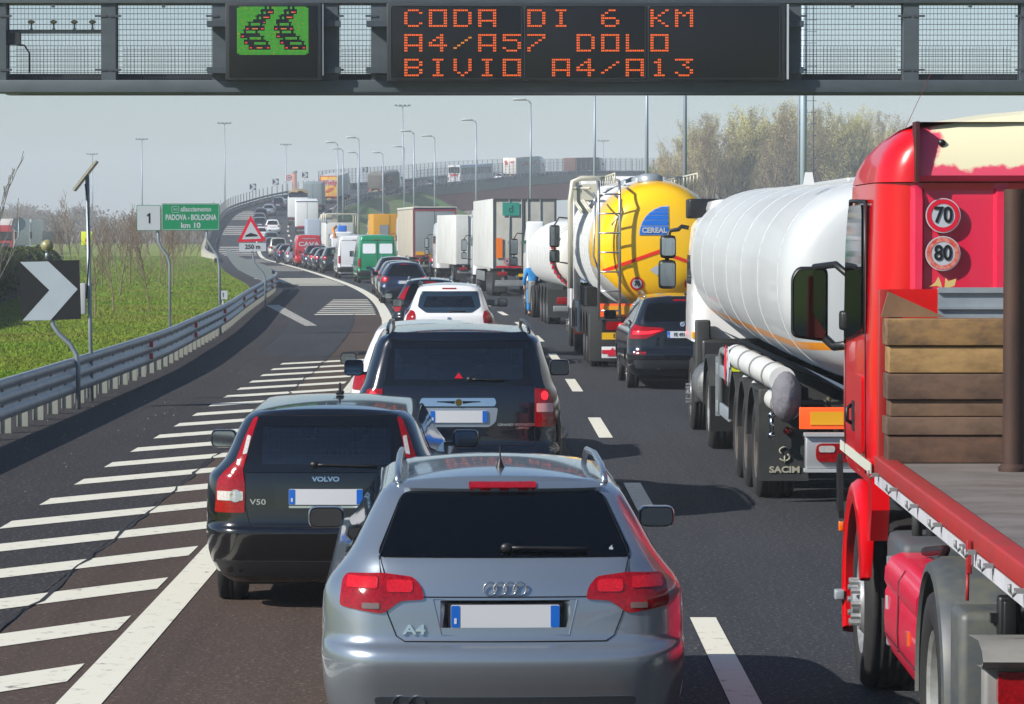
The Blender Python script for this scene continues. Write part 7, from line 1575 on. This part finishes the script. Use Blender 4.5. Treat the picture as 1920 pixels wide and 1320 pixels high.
for hx, hy, hz_, s in ((-.24, .15, .83, -1), (.20, .29, .94, 1)):
    for k in range(4): g = MB(); x = hx + (k - 1.5) * .017; g.tube([(x, hy, hz_), (x, hy + .015, hz_ - .045), (x, hy + .03, hz_ - .075 + .006 * abs(k - 1.5))], [.009, .008, .006], 6); g.build('finger', SK, pe)
    g = MB(); g.tube([(hx + s * -.03, hy, hz_ + .02), (hx - s * .045, hy + .03, hz_ - .01), (hx - s * .04, hy + .05, hz_ - .035)], [.011, .009, .007], 6); g.build('thumb', SK, pe)
# ------------------------------------------------------------------ vegetation
def tree_mesh(seed, H, spread, nbr, ntw, upright, leafn, leafs, trunk_r, base=.2, levels=3, forks=1):
    rnd = random.Random(seed); tr = MB(); lf = []; 
    tips = []
    def branch(p, d, L, r, lev):
        n = 4 if lev < 2 else 3; pts = [p]; rs = [r]
        for i in range(n):
            d = (d + Vector((rnd.gauss(0, .10), rnd.gauss(0, .10), rnd.gauss(.03, .05)))).normalized(); p = p + d * (L / n); pts.append(p); rs.append(max(.008, r * (1 - .75 * (i + 1) / n)))
        tr.tube(pts, rs, 6 if lev == 0 else (4 if lev == 1 else 3), False)
        if lev >= levels: tips.extend(pts[2:]); return
        k = nbr if lev == 0 else ntw
        for j in range(k):
            t = (base if lev == 0 else .15) + (1 - (base if lev == 0 else .15)) * (j + rnd.random() * .8) / k; i = min(n - 1, int(t * n)); q = pts[i].lerp(pts[i + 1], t * n - i)
            az = rnd.uniform(0, 2 * math.pi); out = Vector((math.cos(az), math.sin(az), 0)); dd = (d * upright + out * (1 - upright) + Vector((0, 0, upright * .5))).normalized()
            Lb = L * (spread if lev == 0 else .55) * (1 - .55 * t if lev == 0 else 1 - .3 * t) * rnd.uniform(.7, 1.2)
            branch(q, dd, Lb, rs[i] * .55, lev + 1)
    for f in range(forks):
        a = 2 * math.pi * f / max(1, forks); branch(Vector((.25 * math.cos(a) * (forks > 1), .25 * math.sin(a) * (forks > 1), -.1)), Vector((.12 * math.cos(a) * (forks > 1), .12 * math.sin(a) * (forks > 1), 1)).normalized(), H, trunk_r, 0)
    lv = []; lfc = []
    for p in tips:
        for k in range(leafn):
            q = p + Vector((rnd.gauss(0, .18), rnd.gauss(0, .18), rnd.gauss(0, .18))) * (H / 12); a = rnd.uniform(0, 6.28); s = leafs * rnd.uniform(.6, 1.3)
            u = Vector((math.cos(a), math.sin(a) * .6, rnd.uniform(-.5, .5))) * s; v = Vector((-math.sin(a) * .5, rnd.uniform(-.5, .5), .9)) * s; b = len(lv)
            lv += [tuple(q - u), tuple(q + v * .8), tuple(q + u), tuple(q - v * .8)]; lfc.append((b, b + 1, b + 2, b + 3))
    return tr, lv, lfc
def tree_proto(nm, mt, ml, *a, **k):
    tr, lv, lf = tree_mesh(*a, **k); o = tr.build('trunk', mt, None, fix=False); me = o.data; bpy.data.objects.remove(o); m2 = None
    if lf:
        m2 = bpy.data.meshes.new('crown'); m2.from_pydata(lv, [], lf); m2.materials.append(ml)
    return me, m2
def plant(nm, proto, loc_, s, rz, label, cat, group, sz=1, parts=('trunk', 'crown')):
    r = empty(nm, loc_, rz, label, cat, group); r.scale = (s, s, s * sz)
    for pn, me in zip(parts, proto):
        if me is None: continue
        o = bpy.data.objects.new(pn, me); col.objects.link(o); o.parent = r
    return r
def leafmat(k, c, c2):
    m = mat(k, c, .8, noise=(.35, .9, c2)); p = m.node_tree.nodes['Principled BSDF']; return m
BARK = mat('poplar_bark', '75695a', .9, noise=(.6, .6, '5b5046')); LEAF = leafmat('young_leaf', 'b4ae6c', '9c9668'); LEAF2 = leafmat('brown_bud', '9a8468', 'a89a60')
pops = [tree_proto('p', BARK, LEAF if i % 3 != 2 else LEAF2, 11 + i, 10.5, .62, 15, 7, .66 if i % 2 else .58, 4, .062, .22, .12, 3, 2) for i in range(4)]
prof = [(1238, 318), (1252, 298), (1268, 275), (1288, 256), (1310, 240), (1332, 224), (1352, 224), (1372, 214), (1396, 208), (1420, 210), (1444, 206), (1468, 202), (1490, 206), (1515, 212), (1540, 214), (1562, 210), (1588, 208), (1612, 216), (1636, 222), (1658, 238), (1682, 252), (1706, 268)]
rnd = random.Random(4)
for i, (px_, py_) in enumerate(prof):
    Y = 470 + rnd.uniform(-35, 60); p = at(px_, py_ + 4, Y); H = p.z
    plant('poplar_tree', pops[i % 4], (p.x, Y, -.1), H / 13.2, rnd.uniform(0, 6), 'tall poplar with thin yellow-green spring leaves in the row behind the white tanker', 'poplar', 'poplars in the row on the right')
for i in range(16):
    px_ = 1250 + i * 29; Y = 500 + rnd.uniform(0, 90); p = at(px_ + rnd.uniform(-9, 9), prof[min(21, int(i * 1.35))][1] + 34, Y)
    plant('poplar_tree', pops[(i * 3 + 1) % 4], (p.x, Y, -.1), p.z / 14.0, rnd.uniform(0, 6), 'tall poplar with thin yellow-green spring leaves in the row behind the white tanker', 'poplar', 'poplars in the row on the right')
# shrubs under the poplars
def shrub_mesh(seed, n, rx, rz, s):
    rn = random.Random(seed); v = []; f = []
    blobs = [(rn.uniform(-.6, .6) * rx, rn.uniform(-.4, .4) * rx, rn.uniform(.2, .7) * rz, rn.uniform(.35, .6)) for _ in range(7)]
    for i in range(n):
        bx, by, bz, br_ = rn.choice(blobs); d = Vector((rn.gauss(0, 1), rn.gauss(0, 1), rn.gauss(0, 1))).normalized() * br_ * rn.uniform(.5, 1.05) ** .5; q = Vector((bx + d.x * rx, by + d.y * rx, max(.02, bz + d.z * rz)))
        a = rn.uniform(0, 6.28); k = s * rn.uniform(.6, 1.4); u = Vector((math.cos(a), math.sin(a), rn.uniform(-.6, .6))) * k; w = Vector((rn.uniform(-.5, .5), rn.uniform(-.5, .5), .9)) * k; b = len(v); v += [tuple(q - u), tuple(q + w), tuple(q + u), tuple(q - w)]; f.append((b, b + 1, b + 2, b + 3))
    me = bpy.data.meshes.new('foliage'); me.from_pydata(v, [], f); return me
for i in range(14):
    me = shrub_mesh(50 + i % 4, 700, 2.5, 3.0, .16); me.materials.append(LEAF2 if i % 2 else LEAF); p = at(1230 + i * 34, 440, 440 + rnd.uniform(0, 30)); o = bpy.data.objects.new('shrub', me); col.objects.link(o); o.location = (p.x, p.y, -.1); o.scale = (1, 1, rnd.uniform(.8, 1.7)); tag(o, 'brownish bush at the foot of the poplar row', 'bush', 'bushes below the poplars')
# saplings on the left verge
SBK = mat('sapling_bark', '7b6a58', .9, noise=(3, .6, '5a4c40')); BUD = leafmat('red_bud', '5e3c36', '6f5242'); BUD2 = leafmat('olive_bud', '6f6442', '5d5236')
sap = [tree_proto('s', SBK, BUD if i % 2 == 0 else BUD2, 31 + i, 3.2, .42, 14, 5, .52, 2, .014, .036, .32, 2) for i in range(5)]
SP = [(178, 590, 410), (213, 579, 418), (281, 579, 432), (224, 550, 385), (191, 531, 400), (308, 542, 415), (324, 531, 395), (297, 526, 405), (237, 526, 400), (243, 528, 390), (256, 509, 395), (334, 510, 400), (343, 507, 405), (219, 525, 410), (268, 515, 400), (200, 512, 398), (312, 507, 398), (232, 502, 396), (285, 503, 402), (351, 500, 408), (246, 497, 400), (327, 496, 402), (210, 497, 402), (300, 494, 404), (365, 495, 410), (182, 500, 396), (272, 491, 404), (340, 490, 408), (262, 500, 398), (318, 500, 404), (133, 520, 356), (120, 505, 395), (150, 508, 402), (106, 515, 398)]
for i, (px_, yb, yt) in enumerate(SP):
    Y = 16440 / (yb - 428.5); H = ZP(yt, Y)
    labels = {0: 'sapling with a pale trunk nearest the solar panel post', 2: 'nearest sapling right of the others, beside the sign post', 30: 'tallest leafless sapling between the chevron and the solar post'}
    plant('sapling_tree', sap[i % 5], (XP(px_, Y), Y, -.07), H / 3.6, rnd.uniform(0, 6), labels.get(i, 'bare reddish-twigged sapling in the planted rows on the grass verge'), 'sapling', 'saplings on the grass verge')
# bare branches at the left edge
bt = tree_proto('b', mat('grey_twig', '6f6a66', .9), None, 77, 3.4, .5, 7, 3, .7, 0, .01, .016, .3, 2)
p = at(-6, 600, 85); plant('bare_tree', bt, (XP(-22, 85), 85, -.05), ZP(300, 85) / 3.7, 1.0, 'leafless tree reaching in from the left edge above the hedge', 'bare tree', None)
# hedge
g = MB(); rn = random.Random(9); HG = mat('hedge_green', '2c3a14', .9, noise=(1.4, .9, '48501e')); rows = []
hp = [(-16.5, 88, 2.0), (-18.5, 110, 1.95), (-21.0, 135, 1.9), (-23.6, 165, 1.75)]
def hpos(t): 
    k = t * 3; i = min(2, int(k)); f_ = k - i; return [hp[i][j] * (1 - f_) + hp[i + 1][j] * f_ for j in range(3)]
v = []; f = []
for i in range(52000):
    x, y, h_ = hpos(rn.random()); side = rn.random(); a = rn.uniform(0, math.pi); rr = .85 + .25 * math.sin(y * 1.7) * .3 + rn.gauss(0, .06); q = Vector((x + rr * math.cos(a) * 1.0, y + rn.gauss(0, .3), max(.02, h_ * (.35 + .65 * math.sin(a)) * (.95 + .08 * math.sin(y * .9)) * (rn.random() ** .35 if rn.random() < .5 else 1))))
    s = rn.uniform(.03, .075); t = rn.uniform(0, 6.28); u = Vector((math.cos(t), math.sin(t), rn.uniform(-.5, .5))) * s; w = Vector((rn.uniform(-.5, .5), rn.uniform(-.3, .3), .9)) * s; b = len(v); v += [tuple(q - u), tuple(q + w), tuple(q + u), tuple(q - w)]; f.append((b, b + 1, b + 2, b + 3))
g.add(v, f); g.cur = 1
rows = []
for i in range(30):
    x, y, h_ = hpos(i / 29); rows.append([(x + .75 * math.cos(a), y, h_ * .92 * math.sin(a) + .02) for a in np.linspace(0, math.pi, 9)])
g.grid(rows, True); o = g.build('hedge', [HG, mat('hedge_core', '1d2410', 1)], None, fix=False); tag(o, 'dark clipped hedge running behind the chevron sign', 'hedge')
# far woods along the left skyline
fw = MB(); rn = random.Random(21); FW = mat('far_twigs', '6b635a', .9); 
def twig_clump(mb, X, Y, H, W):
    for k in range(26):
        x = X + rn.gauss(0, W * .35); h_ = H * (1 - .5 * abs(x - X) / W) * rn.uniform(.7, 1.05); dx = rn.gauss(0, W * .15); mb.tube([(x, Y + rn.uniform(-3, 3), 0), (x + dx * .3, Y, h_ * .55), (x + dx, Y, h_)], [.16, .10, .04], 3, False)
        for j in range(5): z = h_ * rn.uniform(.35, .95); mb.tube([(x + dx * z / h_, Y, z), (x + dx + rn.gauss(0, W * .2), Y + rn.uniform(-1, 1), z + h_ * rn.uniform(.08, .2))], [.07, .03], 3, False)
fv = []; ff = []
for i in range(150):
    px_ = -30 + i * 4.2 + rn.uniform(-6, 6); Y = rn.uniform(600, 900); hh = 28 + 14 * math.sin(px_ * .05) + (16 if 40 < px_ < 95 else 0) + rn.uniform(-8, 8); hh = min(hh, 62); H = 2.7 + hh * Y / 6100
    if px_ > 470: H *= .6
    X = XP(px_, Y); twig_clump(fw, X, Y, H, 5)
    for k in range(90):
        q = Vector((X + rn.gauss(0, 2.6), Y + rn.gauss(0, 2), H * rn.uniform(.1, .92))); s = rn.uniform(.15, .34); a = rn.uniform(0, 6.28); u = Vector((math.cos(a), 0, math.sin(a))) * s; w = Vector((-math.sin(a), 0, math.cos(a))) * s; b = len(fv); fv += [tuple(q - u), tuple(q + w), tuple(q + u), tuple(q - w)]; ff.append((b, b + 1, b + 2, b + 3))
fw.add(fv, ff); o = fw.build('distant_wood', FW, None, fix=False); tag(o, kind='stuff')
# far right fill behind the poplars
# grass blades on the verge
rn = np.random.default_rng(3); N = 150000
Yg = 38 + (330 - 38) * rn.random(N) ** 2.1; xr_ = np.array([a[1] for a in RAILX]); yr_ = np.array([a[0] for a in RAILX]); left = -960 / 6100 * Yg - 1.0; right = np.interp(Yg, yr_, xr_) - 1.15
U = rn.random(N); Xg = left + (right - left) * U; h = rn.uniform(.025, .06, N) * (1 + .25 * (np.sin(Xg * 1.3) * np.sin(Yg * .4) > .5)); a = rn.uniform(0, 6.28, N); wd = .004 + .00014 * Yg; lean = rn.normal(0, .04, (N, 2))
P0 = np.stack([Xg - wd * np.cos(a), Yg - wd * np.sin(a), np.full(N, -.06)], 1); P1 = np.stack([Xg + wd * np.cos(a), Yg + wd * np.sin(a), np.full(N, -.06)], 1); P2 = np.stack([Xg + lean[:, 0], Yg + lean[:, 1], h - .05], 1)
vs = np.stack([P0, P1, P2], 1).reshape(-1, 3); me = bpy.data.meshes.new('grass'); me.vertices.add(3 * N); me.vertices.foreach_set('co', vs.ravel()); me.loops.add(3 * N); me.loops.foreach_set('vertex_index', np.arange(3 * N)); me.polygons.add(N); me.polygons.foreach_set('loop_start', np.arange(0, 3 * N, 3)); me.polygons.foreach_set('loop_total', np.full(N, 3)); me.update()
me.materials.append(mat('grass_blade', '608020', .9, spec=.1, noise=(.12, .9, '74782c'))); o = bpy.data.objects.new('grass', me); col.objects.link(o); tag(o, kind='stuff')
# grit and litter on the shoulder
g = MB(); r2 = random.Random(2)
for i in range(220):
    Y = 30 + 90 * r2.random() ** 1.6; x = railx(Y) + r2.uniform(-.9, 1.8) ** 1; s = r2.uniform(.005, .014); g.add([(x - s, Y, .005), (x, Y - s, .005), (x + s, Y, .006), (x, Y + s, .005), (x, Y, .005 + s)], [(0, 1, 4), (1, 2, 4), (2, 3, 4), (3, 0, 4)])
o = g.build('grit', mat('grit_pale', '6f695e', .8, noise=(3, .9, '928d80')), None, fix=False); tag(o, kind='stuff')
HAZE_D = 0.0005
# ------------------------------------------------------------------ haze
hb = MB(); hb.box(-1400, 1400, -120, 2600, -1.2, 60)
hz_m = bpy.data.materials.new('haze'); hz_m.use_nodes = True; n = hz_m.node_tree; n.nodes.clear()
oo = n.nodes.new('ShaderNodeOutputMaterial'); vv = n.nodes.new('ShaderNodeVolumePrincipled')
vv.inputs['Color'].default_value = (.84, .92, 1.0, 1); vv.inputs['Density'].default_value = HAZE_D; vv.inputs['Anisotropy'].default_value = -.15
n.links.new(vv.outputs[0], oo.inputs['Volume'])
h = hb.build('haze', hz_m, fix=False); tag(h, kind='stuff')
